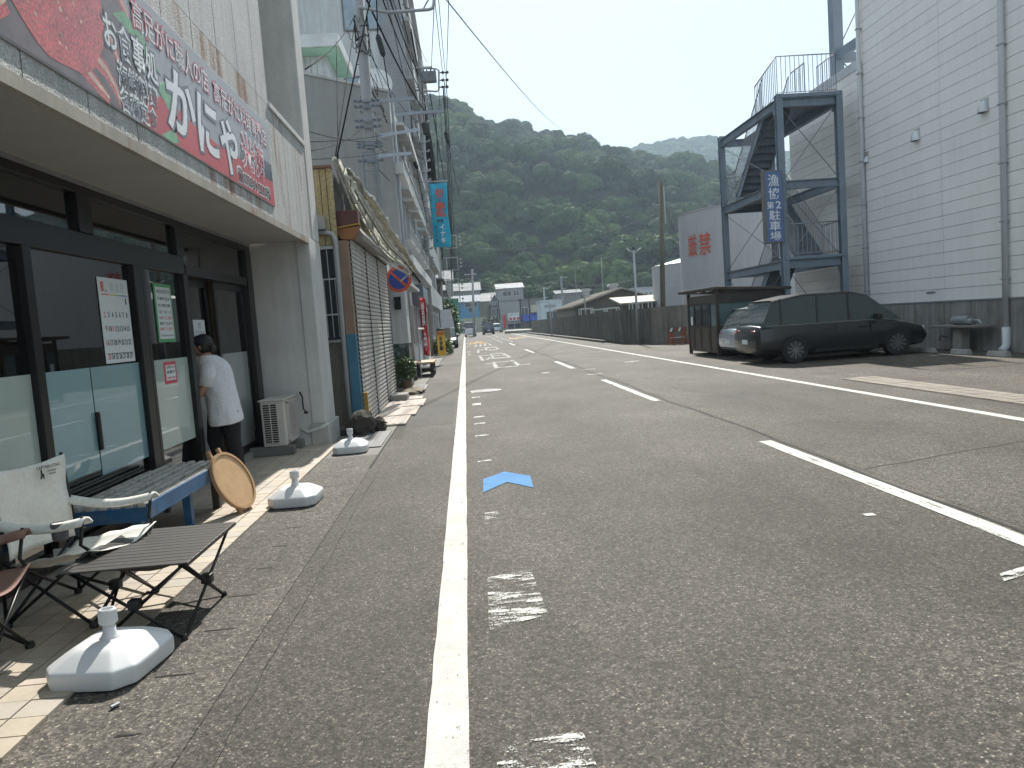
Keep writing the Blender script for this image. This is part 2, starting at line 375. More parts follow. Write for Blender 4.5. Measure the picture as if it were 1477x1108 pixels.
# gutter strip between shop tiles and road, slabs with slots
AGG = asphalt('exposed_aggregate', (.098, .091, .079), .85, 110)
gut = MB(); gut.box(-1.79, -1.13, -3, 8.9, -.05, .006); gutter = gut.build('gutter_strip', AGG); gutter['kind'] = 'structure'
b = MB(); b.box(-1.15, -1.13, 8, 60, .004, .009); b.build('gutter_joint', MC['tar'], gutter)
y = 2.3
while y < 9:
    x0 = -1.46+rnd.uniform(-.03, .03); b = MB(); l_ = .13+rnd.uniform(-.04, .07); b.prism([(0, 0), (l_*.8, .004), (l_, .012), (l_*.3, .017), (0, .014)], (x0, y, .003), (1, 0, 0), (0, 1, 0), (0, 0, .0045)); b.build('slot', BLACK, gutter); y += .49
b = MB(); b.box(-2.0, -1.13, 8.9, 60, -.05, .004); b.build('gutter_channel', M('old_concrete', (.20, .19, .17), .9, dirt=.5, vs=3, bump=.5), None)['kind'] = 'structure'
# dark grating panels beside third umbrella base
gr = thing('gutter_grating', (-1.45, 10, 0), 'dark grey grooved drain cover in the gutter behind the farthest umbrella base', 'drain cover')
b = MB(); b.box(-1.75, -1.18, 9.45, 10.9, .004, .018); b.build('plate', M('dark_plate', (.09, .095, .10), .6, .3, var=.15), gr)
for x in (-1.62, -1.48, -1.34): 
    b = MB(); b.box(x-.006, x+.006, 9.5, 10.85, .018, .024); b.build('rib', M('pale_rib', (.3, .3, .29), .6), gr)
g2 = thing('gutter_grate', (-1.22, 18.7, 0), 'small iron slotted drain grate in the gutter before the wooden bench', 'drain grate')
b = MB(); b.box(-1.42, -1.06, 18.0, 19.3, .004, .02); b.build('frame', CONC, g2)
for i in range(9):
    b = MB(); b.box(-1.36, -1.12, 18.15+i*.12, 18.21+i*.12, .021, .026); b.build('bar', mg, g2)
# doorstep slabs of the shutter house (beige tactile tiles)
k = 0
for (xa, xb, ya, yb, rib) in ((-1.62, -1.02, 11.45, 12.55, 1), (-1.62, -.95, 12.65, 13.95, 0), (-1.62, -.90, 14.05, 15.3, 1), (-1.40, -1.0, 15.45, 16.0, 0)):
    nm = ('nearest', 'second', 'third', 'farthest')[k]; k += 1
    t_ = thing('step_slab', ((xa+xb)/2, (ya+yb)/2, 0), f'{nm} beige {"ribbed" if rib else "plain"} slab bridging the gutter before the shutters', 'paving slab', 'beige slabs before the shutters')
    sm = M('beige_slab', (.44, .38, .33), .8, var=.1, dirt=.25, bump=.3)
    b = MB(); b.box(xa, xb, ya, yb, .003, .035); b.build('slab', sm, t_, bevel=.006)
    if rib:
        for i in range(5):
            x = xa+.08+i*(xb-xa-.16)/4; b = MB(); b.box(x-.022, x+.022, ya+.04, yb-.04, .035, .041); b.build('rib', sm, t_)
# tiles in front of the shop
bed = sheet('tile_pavement', -3.1, -1.785, -3, 10.2, .004, M('grout', (.085, .075, .06), .9))
tm = [M('tile%d' % i, c, .62, var=.08, vs=6, fine=.05, bump=.15, bs=200) for i, c in enumerate(((.42, .36, .28), (.38, .33, .27), (.46, .39, .31), (.40, .355, .30)))]
protos = [MB().box(-.0715, .0715, -.0715, .0715, 0, .016).mesh('tile', m) for m in tm]
cnt = 0; rest = MB()
for j in range(-2, 50):
    for i in range(7):
        x = -1.93+.072-i*.15; y = 2.62+j*.15
        if i > 3 and y > 4.4 or x < -2.86: big = False
        else: big = True
        if big and cnt < 299:
            o = link('tile', protos[rnd.choice((0, 0, 1, 2, 3))], bed, Vector((x+rnd.uniform(-.001, .001), y, .006+rnd.uniform(0, .0022)))-bed.location); cnt += 1
        else: rest.box(x-.0715, x+.0715, y-.0715, y+.0715, .006, .0225)
rest.build('tile', tm[1], bed, kind='stuff')
b = MB(); b.box(-2.36, -2.0, 2.6, 2.98, .0235, .028); tag(b.build('floor_plate', M('pale_tile', (.62, .63, .6), .7)), 'pale grey square plate lying on the tiles under the brown chair', 'floor plate')
b = MB(); b.box(-3.1, -2.72, -3, 10.0, .0, .10); b.build('shop_sill', CONC)['kind'] = 'structure'
# tan brick strip on the right hand side of the road
bp = sheet('brick_strip', 6.66, 7.32, 1, 13.2, .0025, M('grout2', (.14, .12, .10), .9))
pm = [MB().box(-.094, .094, -.046, .046, 0, .006).mesh('brick', M('tanbrick%d' % i, c, .8, dirt=.2, var=.15)) for i, c in enumerate(((.25, .22, .18), (.22, .195, .16), (.27, .24, .20)))]
rest = MB(); cnt = 0
for j in range(0, 122):
    for i in range(3):
        x = 6.78+i*.2; y = 3+j*.1
        if y > 13.1: continue
        if y > 5.0 and cnt < 290: link('brick', rnd.choice(pm), bp, Vector((x, y+(.05 if i == 1 else 0), .005+rnd.uniform(0, .003)))-bp.location); cnt += 1
        else: rest.box(x-.094, x+.094, y-.046, y+.046, .0045, .0105)
rest.build('brick', MC['tanbrick0'], bp, kind='stuff')

# ------------------------------------------------------------------ the crab restaurant
SH = thing('seafood_shop', (-3.5, 5, 0), 'pale concrete shop front on the left with dark glazed doors and a crab sign', 'shop')
FASC = M('fascia_panel', (.50, .505, .50), .8, var=.06, vs=1.5, fine=.30, fs=75, bump=1.0, bs=75, bd=.016, rust=1.0, streak=.25, rustscale=1.5)
UPW = M('upper_panel', (.50, .51, .515), .8, var=.06, vs=1.5, fine=.22, fs=75, bump=1.0, bs=75, bd=.010, streak=.15)
pw = .62
y = -2.5; 
while y < 8.45:
    y1 = min(y+pw, 8.5)
    b = MB(); b.box(-2.05, -1.95, y+.006, y1-.006, 2.74, 3.98); b.build('wall_panel', FASC, SH)
    b = MB(); b.box(-2.05, -1.95, y+.006, y1-.006, 3.984, 9.5); b.build('wall_panel', UPW, SH); y = y1
for y in (8.5, 9.1, 9.7):
    b = MB(); b.box(-2.05, -1.95, y+.006, y+.594, 2.74, 3.96); b.build('wall_panel', FASC, SH)
b = MB(); b.box(-2.3, -1.93, 8.5, 10.3, 3.962, 4.03); b.build('coping', STUCCO, SH, bevel=.01)
b = MB(); b.box(-7.9, -2.055, -2.5, 8.49, 2.80, 9.5); b.box(-7.9, -2.75, 8.495, 10.7, 2.80, 9.5); b.box(-2.745, -2.055, 8.495, 10.0, 2.8, 3.0); b.build('upper_core', M('balcony_grey', (.22, .22, .22), .8, streak=.2), SH)
b = MB(); b.box(-2.42, -1.94, 10.3, 10.75, 2.74, 9.5); b.box(-2.75, -1.96, 10.3, 10.72, 7.4, 9.5); b.build('pillar', STUCCO, SH, bevel=.02)
b = MB(); b.box(-2.72, -2.02, 10.02, 10.72, .0, 2.738); b.box(-2.12, -1.94, 10.0, 10.74, 0.30, 2.74); b.build('end_wall', STUCCO, SH, bevel=.012)
b = MB(); b.box(-2.14, -1.90, 9.98, 10.78, .0, .30); b.build('plinth', M('plinth', (.42, .42, .40), .85, dirt=.5, bump=.5), SH, bevel=.01)
b = MB(); b.box(-2.80, -1.99, -2.5, 10.0, 2.70, 2.738); b.build('soffit', M('soffit', (.42, .41, .38), .7, var=.05, dirt=.12), SH)
b = MB(); b.box(-1.985, -1.944, -2.5, 10.76, 2.665, 2.738); b.build('drip_edge', M('drip_edge', (.40, .37, .32), .7, rust=.9, streak=.2), SH)
b = MB(); b.box(-2.80, -2.74, -2.5, 10.0, 2.64, 2.70); b.box(-2.73, -2.70, -2.5, 10, 2.665, 2.70); b.build('shutter_slot', GALV, SH)
XF = -2.70
b = MB()
b.box(XF-.10, XF, -2.5, 7.60, 2.15, 2.32)              # header
b.box(XF-.10, XF, -2.5, 9.95, 2.60, 2.665)
for y0, y1 in ((2.4, 2.55), (3.9, 4.05), (5.62, 5.82), (7.44, 7.64)): b.box(XF-.095, XF+.005, y0, y1, 2.325, 2.598)
b.build('header', DARKFR, SH, bevel=.004)
for y0, y1 in ((2.3, 2.4), (4.86, 4.95), (6.42, 6.56), (6.565, 6.62), (7.52, 7.63), (9.72, 9.95)):
    b = MB(); b.box(XF-.09, XF+.01, y0, y1, .10, 2.149 if y1 < 9 else 2.598); b.build('mullion', DARKFR, SH, bevel=.004)
b = MB()
for y0, y1 in ((2.4, 4.86), (4.95, 6.42), (6.62, 7.52)): b.box(XF-.08, XF, y0, y1, .10, .20)
b.build('bottom_rail', DARKFR, SH)
b = MB(); b.box(XF-.10, XF, 7.641, 9.719, 2.15, 2.25); b.build('transom', DARKFR, SH, bevel=.004)
for y0, y1, z0, z1 in ((2.4, 3.9, 2.325, 2.6), (4.05, 5.62, 2.325, 2.6), (5.82, 7.44, 2.325, 2.6), (7.64, 9.72, 2.25, 2.6),
                       (2.4, 4.86, .2, 2.149), (4.95, 6.42, .2, 2.149), (6.62, 7.52, .2, 2.149)):
    b = MB(); b.box(XF-.045, XF-.039, y0+.002, y1-.002, z0+.001, z1-.001); b.build('glass_pane', GLASSD, SH)
for y0, y1, c in ((2.4, 4.86, (.42, .52, .48)), (4.95, 5.60, (.24, .41, .44)), (5.61, 6.42, (.24, .41, .44)), (6.62, 7.52, (.42, .52, .48))):
    b = MB(); b.box(XF-.037, XF-.034, y0+.003, y1-.003, .60 if y0 < 5 else .55, 1.345); b.build('frosted_film', film('film%.2f' % c[0], c), SH)
# sliding doors of the entrance, one half open
for y0, y1, dx in ((7.95, 8.62, -.13), (8.60, 9.72, -.06)):
    d = MB(); x = XF+dx
    for a_, b_ in ((y0, y0+.07), (y1-.07, y1)): d.box(x-.035, x, a_, b_, .1, 2.149)
    d.box(x-.035, x, y0+.07, y1-.07, 2.07, 2.149); d.box(x-.035, x, y0+.07, y1-.07, .1, .2)
    dd = d.build('sliding_door', DARKFR, SH, bevel=.003)
    b = MB(); b.box(x-.02, x-.015, y0+.07, y1-.07, .2, 2.07); b.build('pane', glass('door_glass', (.5, .52, .52)), dd)
    b = MB(); b.box(x-.013, x-.011, y0+.072, y1-.072, .2, 1.33); b.build('film', film('film_door', (.30, .33, .33)), dd)
b = MB(); b.box(XF-.03, XF-.005, 5.585, 5.625, .74, 1.02); hd = b.build('handle', BLACK, SH, bevel=.008)
for y0, y1 in ((4.97, 5.55), (5.57, 6.30)):
    b = MB(); b.box(XF-.075, XF-.05, y0, y1, 2.03, 2.145); b.build('roller_box', M('aged_board', (.38, .36, .33), .7, streak=.2, dirt=.3), SH)
# interior: room shell, dim
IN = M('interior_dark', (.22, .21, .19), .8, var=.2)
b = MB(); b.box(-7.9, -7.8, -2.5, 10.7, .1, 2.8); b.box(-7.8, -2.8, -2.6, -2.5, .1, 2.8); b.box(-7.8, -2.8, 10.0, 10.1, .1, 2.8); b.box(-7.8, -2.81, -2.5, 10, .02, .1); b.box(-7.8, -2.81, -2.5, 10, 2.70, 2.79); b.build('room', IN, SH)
b = MB(); b.box(-5.4, -5.35, 3, 6.2, .1, 1.9); b.build('partition', M('partition', (.25, .24, .22), .8), SH)
for (x, y) in ((-3.6, 6.9), (-3.5, 8.4), (-4.2, 4.6), (-5.0, 7.6)):
    b = MB(); b.lathe([(.10, 0), (.10, .02)], (x, y, 2.675), 20); b.build('ceiling_lamp', M('lamp_glow', (1, .75, .45), emit=6), SH)
# crab sign
SG = thing('crab_sign', (-1.94, 5, 2.87), 'long red and grey shop sign with a crab picture and brush lettering', 'sign')
XS = -1.939; ZB, ZT = 2.865, 3.74; Y0s, Y1s = 1.2, 8.34
b = MB(); b.box(-1.948, XS, Y0s, Y1s, ZB, ZT); b.build('board', M('sign_grey', (.38, .38, .40), .4, var=.05, streak=.05), SG, bevel=.006)
def sgpoly(name, pl, m, d=.002, parent=SG):   # polygon in (Y,Z)
    b = MB(); b.prism([(p[0], p[1]) for p in pl], (XS, 0, 0), (0, 1, 0), (0, 0, 1), (d, 0, 0)); return b.build(name, m, parent)
RED = M('sign_red', (.58, .09, .10), .42, var=.12, vs=1.5); DKS = M('sign_dark', (.035, .035, .04), .25)
sgpoly('red_field', [(5.0, ZB+.01), (8.33, ZB+.01), (8.33, ZB+.262), (7.2, ZB+.262), (6.5, ZB+.24), (6.0, ZB+.25), (5.5, ZB+.30), (5.15, ZB+.24)], RED)
sgpoly('dark_field', [(7.15, ZB+.265), (8.33, ZB+.265), (8.33, ZB+.45), (7.3, ZB+.43)], DKS)
sgpoly('dark_field', [(1.21, ZB+.01), (4.7, ZB+.01), (5.15, ZB+.2), (5.0, ZT-.3), (4.8, ZT-.01), (1.21, ZT-.01)], M('sign_dark_mottled', (.16, .13, .14), .4, var=.4, vs=5))  # dark mottled print around the crab
CRAB = M('crab_red', (.55, .10, .09), .25, var=.25, vs=9, fine=.5, fs=60); CRL = M('crab_pale', (.68, .45, .32), .25, var=.3, vs=14)
def ell(cy, cz, ry, rz, n=28, j=.03, ph=0): return [(cy+ry*math.cos(2*math.pi*i/n)*(1+rnd.uniform(-j, j)), cz+rz*math.sin(2*math.pi*i/n)*(1+rnd.uniform(-j, j))) for i in range(n)]
sgpoly('crab_shell', ell(4.06, 3.38, .54, .47), CRAB, .003)
def leg(pts, w0, m, d=.0022):
    b = MB(); L = []; Rr = []
    for i, p in enumerate(pts):
        q = pts[min(i+1, len(pts)-1)]; o_ = pts[max(i-1, 0)]; dx, dz = q[0]-o_[0], q[1]-o_[1]; l = math.hypot(dx, dz); wv = w0*(1-.55*i/(len(pts)-1))
        L.append((p[0]-dz/l*wv, p[1]+dx/l*wv)); Rr.append((p[0]+dz/l*wv, p[1]-dx/l*wv))
    sgpoly('crab_leg', L+Rr[::-1], m, d)
for pts in ([(4.4, 3.1), (4.56, 3.05), (4.66, 2.98), (4.72, 2.9)], [(4.45, 3.3), (4.60, 3.33), (4.68, 3.26), (4.74, 3.16)], [(4.4, 3.5), (4.6, 3.6), (4.8, 3.62), (4.95, 3.5)],
            [(4.25, 3.0), (4.40, 2.94), (4.56, 2.89)], [(3.5, 3.3), (3.3, 3.5), (3.1, 3.75)], [(3.45, 3.2), (3.2, 3.25), (2.9, 3.45), (2.6, 3.7)], [(3.5, 3.12), (3.2, 3.02), (2.9, 3.1)], [(3.6, 3.05), (3.45, 2.93), (3.2, 2.89)], [(4.2, 3.68), (4.5, 3.70)],
            [(2.8, 3.1), (2.2, 3.4), (1.7, 3.7)], [(2.6, 2.95), (2.0, 3.05), (1.4, 3.3)]):
    leg(pts, .062, CRAB); leg([(p[0], p[1]+.012) for p in pts], .022, CRL, .0028)
for i in range(60):
    a_ = rnd.uniform(0, 6.28); q = rnd.uniform(0, .9)**.6; r_ = rnd.uniform(.006, .016)
    sgpoly('crab_spot', ell(4.02+.44*q*math.cos(a_), 3.36+.38*q*math.sin(a_), r_, r_, 6), CRL, .0034)
LEAF = M('sign_leaf', (.16, .36, .17), .3, var=.3, vs=12)
sgpoly('leaf', [(4.72, 3.44), (4.9, 3.52), (5.15, 3.46), (5.4, 3.3), (5.2, 3.33), (5.0, 3.4)], LEAF, .0024)
sgpoly('leaf', [(5.3, 3.2), (5.5, 3.3), (5.6, 3.15), (5.5, 3.08)], LEAF, .0024)
sgpoly('leaf', [(5.3, 2.88), (5.55, 2.98), (5.62, 2.9), (5.5, 2.87)], LEAF, .0024)
WH = M('sign_white', (.80, .80, .80), .3, var=.03); SHD = M('sign_outline', (.10, .10, .11), .3, var=.03); RD = M('sign_red_text', (.55, .08, .10), .3)
UY = (0, 1, 0); UZ = (0, 0, 1)
def sgt(body, y0, y1, z0, z1, m, bold, d, shear=0):
    text(body, 'lettering', m, SG, (XS, (y0+y1)/2, (z0+z1)/2), UY, UZ, y1-y0, z1-z0, d, bold, shear)
def sgt2(body, y0, y1, z0, z1, m, mo, bold=.015, ob=.05, shear=0):
    sgt(body, y0-.02, y1+.02, z0-.02, z1+.02, mo, ob, .0038, shear); sgt(body, y0, y1, z0, z1, m, bold, .0046, shear)
for ch, ya, yb, za, zb in (('か', 5.44, 6.02, 2.97, 3.43), ('に', 6.06, 6.55, 2.95, 3.42), ('や', 6.60, 7.10, 2.91, 3.40)):
    sgt2(ch, ya, yb, za, zb, WH, SHD, .025, .07, .1)
sgt2('光徳', 7.22, 8.02, 3.08, 3.41, RD, WH, .01, .055)
sgt2('☎0558-94-2235㈹', 7.02, 8.14, 2.89, 3.03, DKS, WH, .01, .05)
sgt2('高足がに職人の店', 5.02, 6.42, 3.48, 3.66, WH, RD, .0, .05)
sgt2('高足がに料理専門店', 6.56, 8.20, 3.47, 3.64, WH, RD, .0, .05)
sgt2('お食事処', 4.58, 5.34, 3.20, 3.42, WH, SHD, .015, .05)
sgt2('海鮮料理', 4.72, 5.28, 3.035, 3.16, DKS, WH, .0, .035)
sgt2('各種定食', 4.72, 5.24, 2.895, 3.01, DKS, WH, .0, .035)

# posters on the glass
PAPER = M('paper', (.68, .74, .76), .6, var=.02); INK = M('ink', (.04, .04, .05), .6); REDI = M('ink_red', (.6, .06, .06), .6)
cal = thing('calendar', (XF-.03, 6.1, 1.35), 'long paper wall calendar page for August hanging inside the shop window', 'calendar')
xc = XF-.032
b = MB(); b.box(xc-.002, xc, 5.86, 6.36, 1.36, 2.02); b.build('sheet', PAPER, cal)
def ct(body, y0, y1, z0, z1, m, b_=.0): text(body, 'print', m, cal, (xc, (y0+y1)/2, (z0+z1)/2), UY, UZ, y1-y0, z1-z0, .0015, b_)
ct('8', 5.90, 5.95, 1.91, 1.99, REDI, .03); ct('AUG', 5.96, 6.00, 1.91, 1.93, INK)
for k_, c_ in enumerate(((.6, .1, .1), (.7, .5, .1), (.2, .5, .2), (.1, .2, .5))):
    b = MB(); b.box(xc, xc+.001, 5.90+k_*.11, 6.01+k_*.11, 1.885, 1.893); b.build('print', M('cal%d' % k_, c_, .6), cal)
for i in range(5):
    b = MB()
    for q in range(3): b.box(xc, xc+.001, 6.05+q*.09, 6.11+q*.09, 1.92+i*.014, 1.924+i*.014)
    b.build('print', M('ink_grey', (.35, .38, .4), .6), cal)
ct('1', 6.29, 6.31, 1.82, 1.87, INK)
day = 2
for r_ in range(4):
    for c_ in range(7):
        if day > 29: break
        y = 5.92+c_*.062; z = 1.735-r_*.108
        ct(str(day), y-.012-.010*(day > 9), y+.012+.010*(day > 9), z-.022, z+.022, REDI if c_ == 0 or day == 11 else INK, .015); day += 1
b = MB(); b.box(xc, xc+.001, 5.9, 6.33, 1.432, 1.436); b.build('print', INK, cal)
def poster(label, y0, y1, z0, z1, border, lines):
    p = thing('poster', (XF-.03, (y0+y1)/2, z0), label, 'poster', 'notices on the shop glass')
    b = MB(); b.box(XF-.036, XF-.0305, y0, y1, z0, z1); b.build('backing', border, p)
    e = .03; b = MB(); b.box(XF-.0304, XF-.029, y0+e, y1-e, z0+e, z1-e); b.build('sheet', PAPER, p)
    for body, za, zb, m in lines: text(body, 'print', m, p, (XF-.029, (y0+y1)/2, (za+zb)/2), UY, UZ, (y1-y0)-2*e-.04, zb-za, .001, .01)
poster('tall white menu sheet with green border taped to the narrow pane', 6.88, 7.27, 1.50, 2.03, M('poster_green', (.08, .35, .16), .6),
       [('本日のおすすめ', 1.94, 1.98, INK), ('海鮮丼 定食', 1.88, 1.91, INK), ('お刺身', 1.82, 1.85, INK), ('・あじ ・さば ・いか', 1.76, 1.79, INK), ('天丼 千二百円', 1.705, 1.735, REDI), ('煮魚 千五百円', 1.655, 1.685, INK), ('刺身 千八百円', 1.605, 1.635, REDI), ('～～～～～', 1.55, 1.57, INK)])
poster('small white notice with red border on the frosted glass beside the entrance', 6.92, 7.20, 1.12, 1.32, M('poster_red', (.6, .08, .12), .6),
       [('お知らせ', 1.255, 1.285, INK), ('営業中', 1.21, 1.24, INK), ('定休日 水曜', 1.16, 1.185, REDI)])
b = MB(); b.box(-2.845, -2.84, 8.08, 8.42, 1.36, 1.72); bb = thing('poster', (-2.84, 8.2, 1.36), 'white calendar notice on the sliding door behind the person', 'poster', 'notices on the shop glass'); b.build('sheet', PAPER, bb)
text('7月\n12 13 14 15\n19 20 21 22\n26 27 28 29', 'print', INK, bb, (-2.84, 8.25, 1.54), UY, UZ, .28, .3, .001)
# ------------------------------------------------------------------ things in front of the shop
# air conditioner outdoor unit: narrow end faces the camera, fan side faces the road
ACM = M('ac_beige', (.56, .54, .50), .5, var=.04, dirt=.15)
ac = thing('outdoor_unit', (-2.4, 9.5, .10), 'beige air conditioner outdoor unit on concrete blocks beside the shop entrance', 'air conditioner')
b = MB(); b.box(-2.58, -2.30, 9.30, 10.0-.02, .14, .70); b.build('casing', ACM, ac, bevel=.012)
b = MB(); b.box(-2.60, -2.285, 9.285, 9.99, .70, .72); b.build('lid', ACM, ac, bevel=.006)
b = MB()
b.box(-2.555, -2.385, 9.293, 9.299, .18, .66); b.build('grille_back', BLACK, ac)
b = MB()
for i in range(17): b.box(-2.56, -2.38, 9.283, 9.293, .185+i*.028, .193+i*.028)
for x in (-2.56, -2.47, -2.385): b.box(x, x+.01, 9.280, 9.293, .18, .66)
b.build('end_grille', ACM, ac)
b = MB(); b.prism([(.21*math.cos(t*math.pi/12), .21*math.sin(t*math.pi/12)) for t in range(24)], (-2.299, 9.68, .42), (0, 1, 0), (0, 0, 1), (.006, 0, 0)); b.build('fan_opening', BLACK, ac)
b = MB(); b.box(-2.295, -2.275, 9.42, 9.94, .17, .185); b.box(-2.295, -2.275, 9.42, 9.94, .655, .67); b.box(-2.295, -2.275, 9.42, 9.432, .17, .67); b.box(-2.295, -2.275, 9.93, 9.94, .17, .67)
for i in range(22): b.box(-2.285, -2.278, 9.42, 9.94, .19+i*.0215, .194+i*.0215)
for i in range(10): b.box(-2.285, -2.277, 9.46+i*.05, 9.463+i*.05, .17, .67)
b.build('fan_guard', ACM, ac)
for y in (9.36, 9.86):
    b = MB(); b.box(-2.78, -2.22, y-.06, y+.07, .025, .135); tag(b.build('concrete_block', M('block_dark', (.17, .165, .155), .9, dirt=.5, bump=.6, bs=40), bevel=.008),
        ('near' if y < 9.5 else 'far')+' concrete block carrying the air conditioner outdoor unit', 'concrete block', 'blocks under the air conditioner')
b = MB(); b.tube([(-2.27, 10.0, .25), (-2.18, 9.99, .20), (-2.02, 9.97, .24), (-1.90, 9.96, .30)], .022, 10); tag(b.build('hose', M('white_hose', (.6, .6, .57), .6), smooth=True), 'short white drain hose bent round the foot of the shop end wall', 'hose')
tp = thing('tap', (-2.20, 9.99, .45), 'small dark water tap with bent pipe on the white end wall', 'tap')
b = MB(); b.tube([(-2.23, 10.0, .72), (-2.23, 9.94, .74), (-2.20, 9.93, .68), (-2.20, 9.93, .52), (-2.17, 9.93, .48)], .010, 8); b.build('pipe', BLACK, tp, smooth=True)
b = MB(); b.lathe([(.02, 0), (.035, .015), (.02, .03)], (-2.17, 9.93, .455), 12); b.build('handle', BLACK, tp)

# parasol bases
def parasol_base(loc, rz, label, sc=.86):
    t_ = thing('parasol_base', loc, label, 'parasol base', 'white water-filled parasol bases'); t_.rotation_euler = (0, 0, rz); t_.scale = (sc, sc, sc)
    return t_
def base_mesh():
    bm = bmesh.new()
    lev = [(.236, .0, .05), (.240, .002, .05), (.244, .02, .06), (.246, .082, .06), (.240, .094, .06), (.228, .104, .062), (.15, .158, .06), (.12, .168, .05), (.05, .172, .02)]
    rings = []
    for hw, z, cr in lev:
        ring = []
        for k, (sx, sy) in enumerate(((1, 1), (-1, 1), (-1, -1), (1, -1))):
            c = hw*.34 if hw > .11 else cr
            pts = [(hw, hw-c), (hw-c, hw)]
            pts = [pts[0], (pts[0][0]*.92+pts[1][0]*.08, pts[0][1]*.92+pts[1][1]*.08), (pts[0][0]*.08+pts[1][0]*.92, pts[0][1]*.08+pts[1][1]*.92), pts[1]]
            q = [(sx*a_, sy*b_) for a_, b_ in pts]
            if sx*sy < 0: q = q[::-1]
            ring += q
        rings.append([bm.verts.new((x, y*1.12, z)) for x, y in ring])
    for a_, c_ in zip(rings, rings[1:]):
        for i in range(16): bm.faces.new((a_[i], a_[(i+1) % 16], c_[(i+1) % 16], c_[i]))
    bm.faces.new(rings[-1]); bm.faces.new(rings[0][::-1])
    bmesh.ops.recalc_face_normals(bm, faces=bm.faces)
    me = bpy.data.meshes.new('base_body'); bm.to_mesh(me); bm.free(); me.materials.append(WHITEPL)
    for p in me.polygons: p.use_smooth = True
    return me
bme = base_mesh(); stem = MB(); stem.lathe([(.066, .160), (.045, .178), (.033, .20), (.029, .262)], n=20); stem_me = stem.mesh('stem', WHITEPL, smooth=True)
cap = MB(); cap.lathe([(.034, .244), (.043, .248), (.044, .318), (.038, .325), (.030, .325), (.028, .300)], n=24)
for k in range(24):
    t = 2*math.pi*k/24; cap.box(.043*math.cos(t)-.0022, .043*math.cos(t)+.0022, .043*math.sin(t)-.0022, .043*math.sin(t)+.0022, .252, .312)
cap_me = cap.mesh('collar', WHITEPL)
plug = MB(); plug.lathe([(.028, .150), (.028, .162), (.018, .166)], c=(.0, .12, 0), n=16); plug_me = plug.mesh('filler_plug', WHITEPL)
for loc, rz, lab in (((-1.72, 3.42, .012), R(-8), 'nearest white plastic parasol base, half on the tiles in front of the camping table'),
                     ((-1.60, 6.62, .012), R(-2), 'middle white plastic parasol base on the tile edge by the leaning wooden disc'),
                     ((-1.52, 9.28, .012), R(3), 'farthest white plastic parasol base in front of the shop end wall')):
    p = parasol_base(loc, rz, lab)
    o = link('body', bme, p); md = o.modifiers.new('b', 'SUBSURF'); md.levels = md.render_levels = 3
    link('stem', stem_me, p); link('collar', cap_me, p, (0, 0, .0)); link('filler_plug', plug_me, p)
    for c_ in p.children:
        pass
b = MB(); b.tube([(-1.55, 3.02, .016), (-1.53, 3.05, .016)], .008, 10); tag(b.build('metal_stub', GALV), 'tiny shiny metal stub lying on the gutter before the nearest parasol base', 'metal stub')

# slatted bench: grey worn slats on a blue frame
bn = thing('bench', (-2.5, 5.85, 0), 'long slatted bench with worn grey slats and peeling blue frame', 'bench')
SL = M('worn_slat', (.42, .40, .37), .7, var=.3, vs=14, streak=0, dirt=.75, bump=.5, bs=80); SL2 = M('pale_slat', (.52, .48, .41), .7, var=.2, vs=9, dirt=.45, dcol=(.10, .09, .08), bump=.5)
BLU = M('blue_paint', (.022, .10, .22), .55, var=.2, vs=9, dirt=.35, dcol=(.30, .28, .26)); BLUD = M('dark_leg', (.05, .045, .04), .7)
for i in range(7):
    x = -2.78+i*.086; b = MB(); b.box(x, x+.050, 5.05, 6.72, .395, .432+.006*(i%2)); b.build('slat', SL2 if i == 6 else SL, bn, bevel=.004)
b = MB(); b.box(-2.795, -2.775, 5.06, 6.7, .32, .406); b.build('side_rail', BLU, bn)
b = MB(); b.box(-2.222, -2.195, 5.06, 6.7, .32, .425); b.build('side_rail', BLU, bn)
for y in (5.04, 6.66): 
    b = MB(); b.box(-2.79, -2.20, y, y+.028, .31, .405); b.build('end_rail', BLU, bn)
for (x, y, m) in ((-2.72, 5.12, BLU), (-2.30, 5.12, BLU), (-2.30, 6.0, BLU), (-2.72, 6.0, BLUD), (-2.28, 6.6, BLUD), (-2.72, 6.6, BLUD)):
    b = MB(); b.box(x-.03, x+.03, y-.03, y+.03, .02, .33); b.build('leg', m, bn)
b = MB(); b.box(-2.79, -2.225, 5.08, 6.64, .325, .335); b.build('gap_shade', BLUD, bn)  # dark sheet added under the slats, stands in for shade in the gaps
b = MB(); b.box(-2.74, -2.26, 5.97, 6.03, .335, .39); b.build('cross_rail', BLUD, bn)

# round wooden stool top leaning on the bench
WOOD = M('light_wood', (.52, .33, .17), .5, var=.12, vs=7, streak=0, bump=.2); WOODE = M('wood_edge', (.40, .24, .12), .55, var=.15)
c0 = Vector((-2.055, 6.40, .29)); nrm = Vector((.90, -.20, .42)).normalized(); upv = (Vector((0, 0, 1))-nrm*nrm.z).normalized(); rt = upv.cross(nrm).normalized()
tb = thing('round_table', c0-Vector((0, 0, .28)), 'round pale wooden tabletop with feet leaning on its edge against the bench', 'round table')
def disc(name, r, d0, d1, m, n=48):
    b = MB(); b.prism([(r*math.cos(2*math.pi*i/n), r*math.sin(2*math.pi*i/n)) for i in range(n)], c0+nrm*d0, rt, upv, nrm*(d1-d0)); return b.build(name, m, tb, bevel=.003)
disc('top', .262, -.022, .0, WOODE); disc('inlay', .236, .0, .002, WOOD)
b = MB(); n = 48
vs = []; 
for i in range(n):
    t = 2*math.pi*i/n; e = rt*math.cos(t)+upv*math.sin(t)
    vs += [c0+e*.238, c0+e*.238+nrm*.012, c0+e*.262+nrm*.012, c0+e*.262]
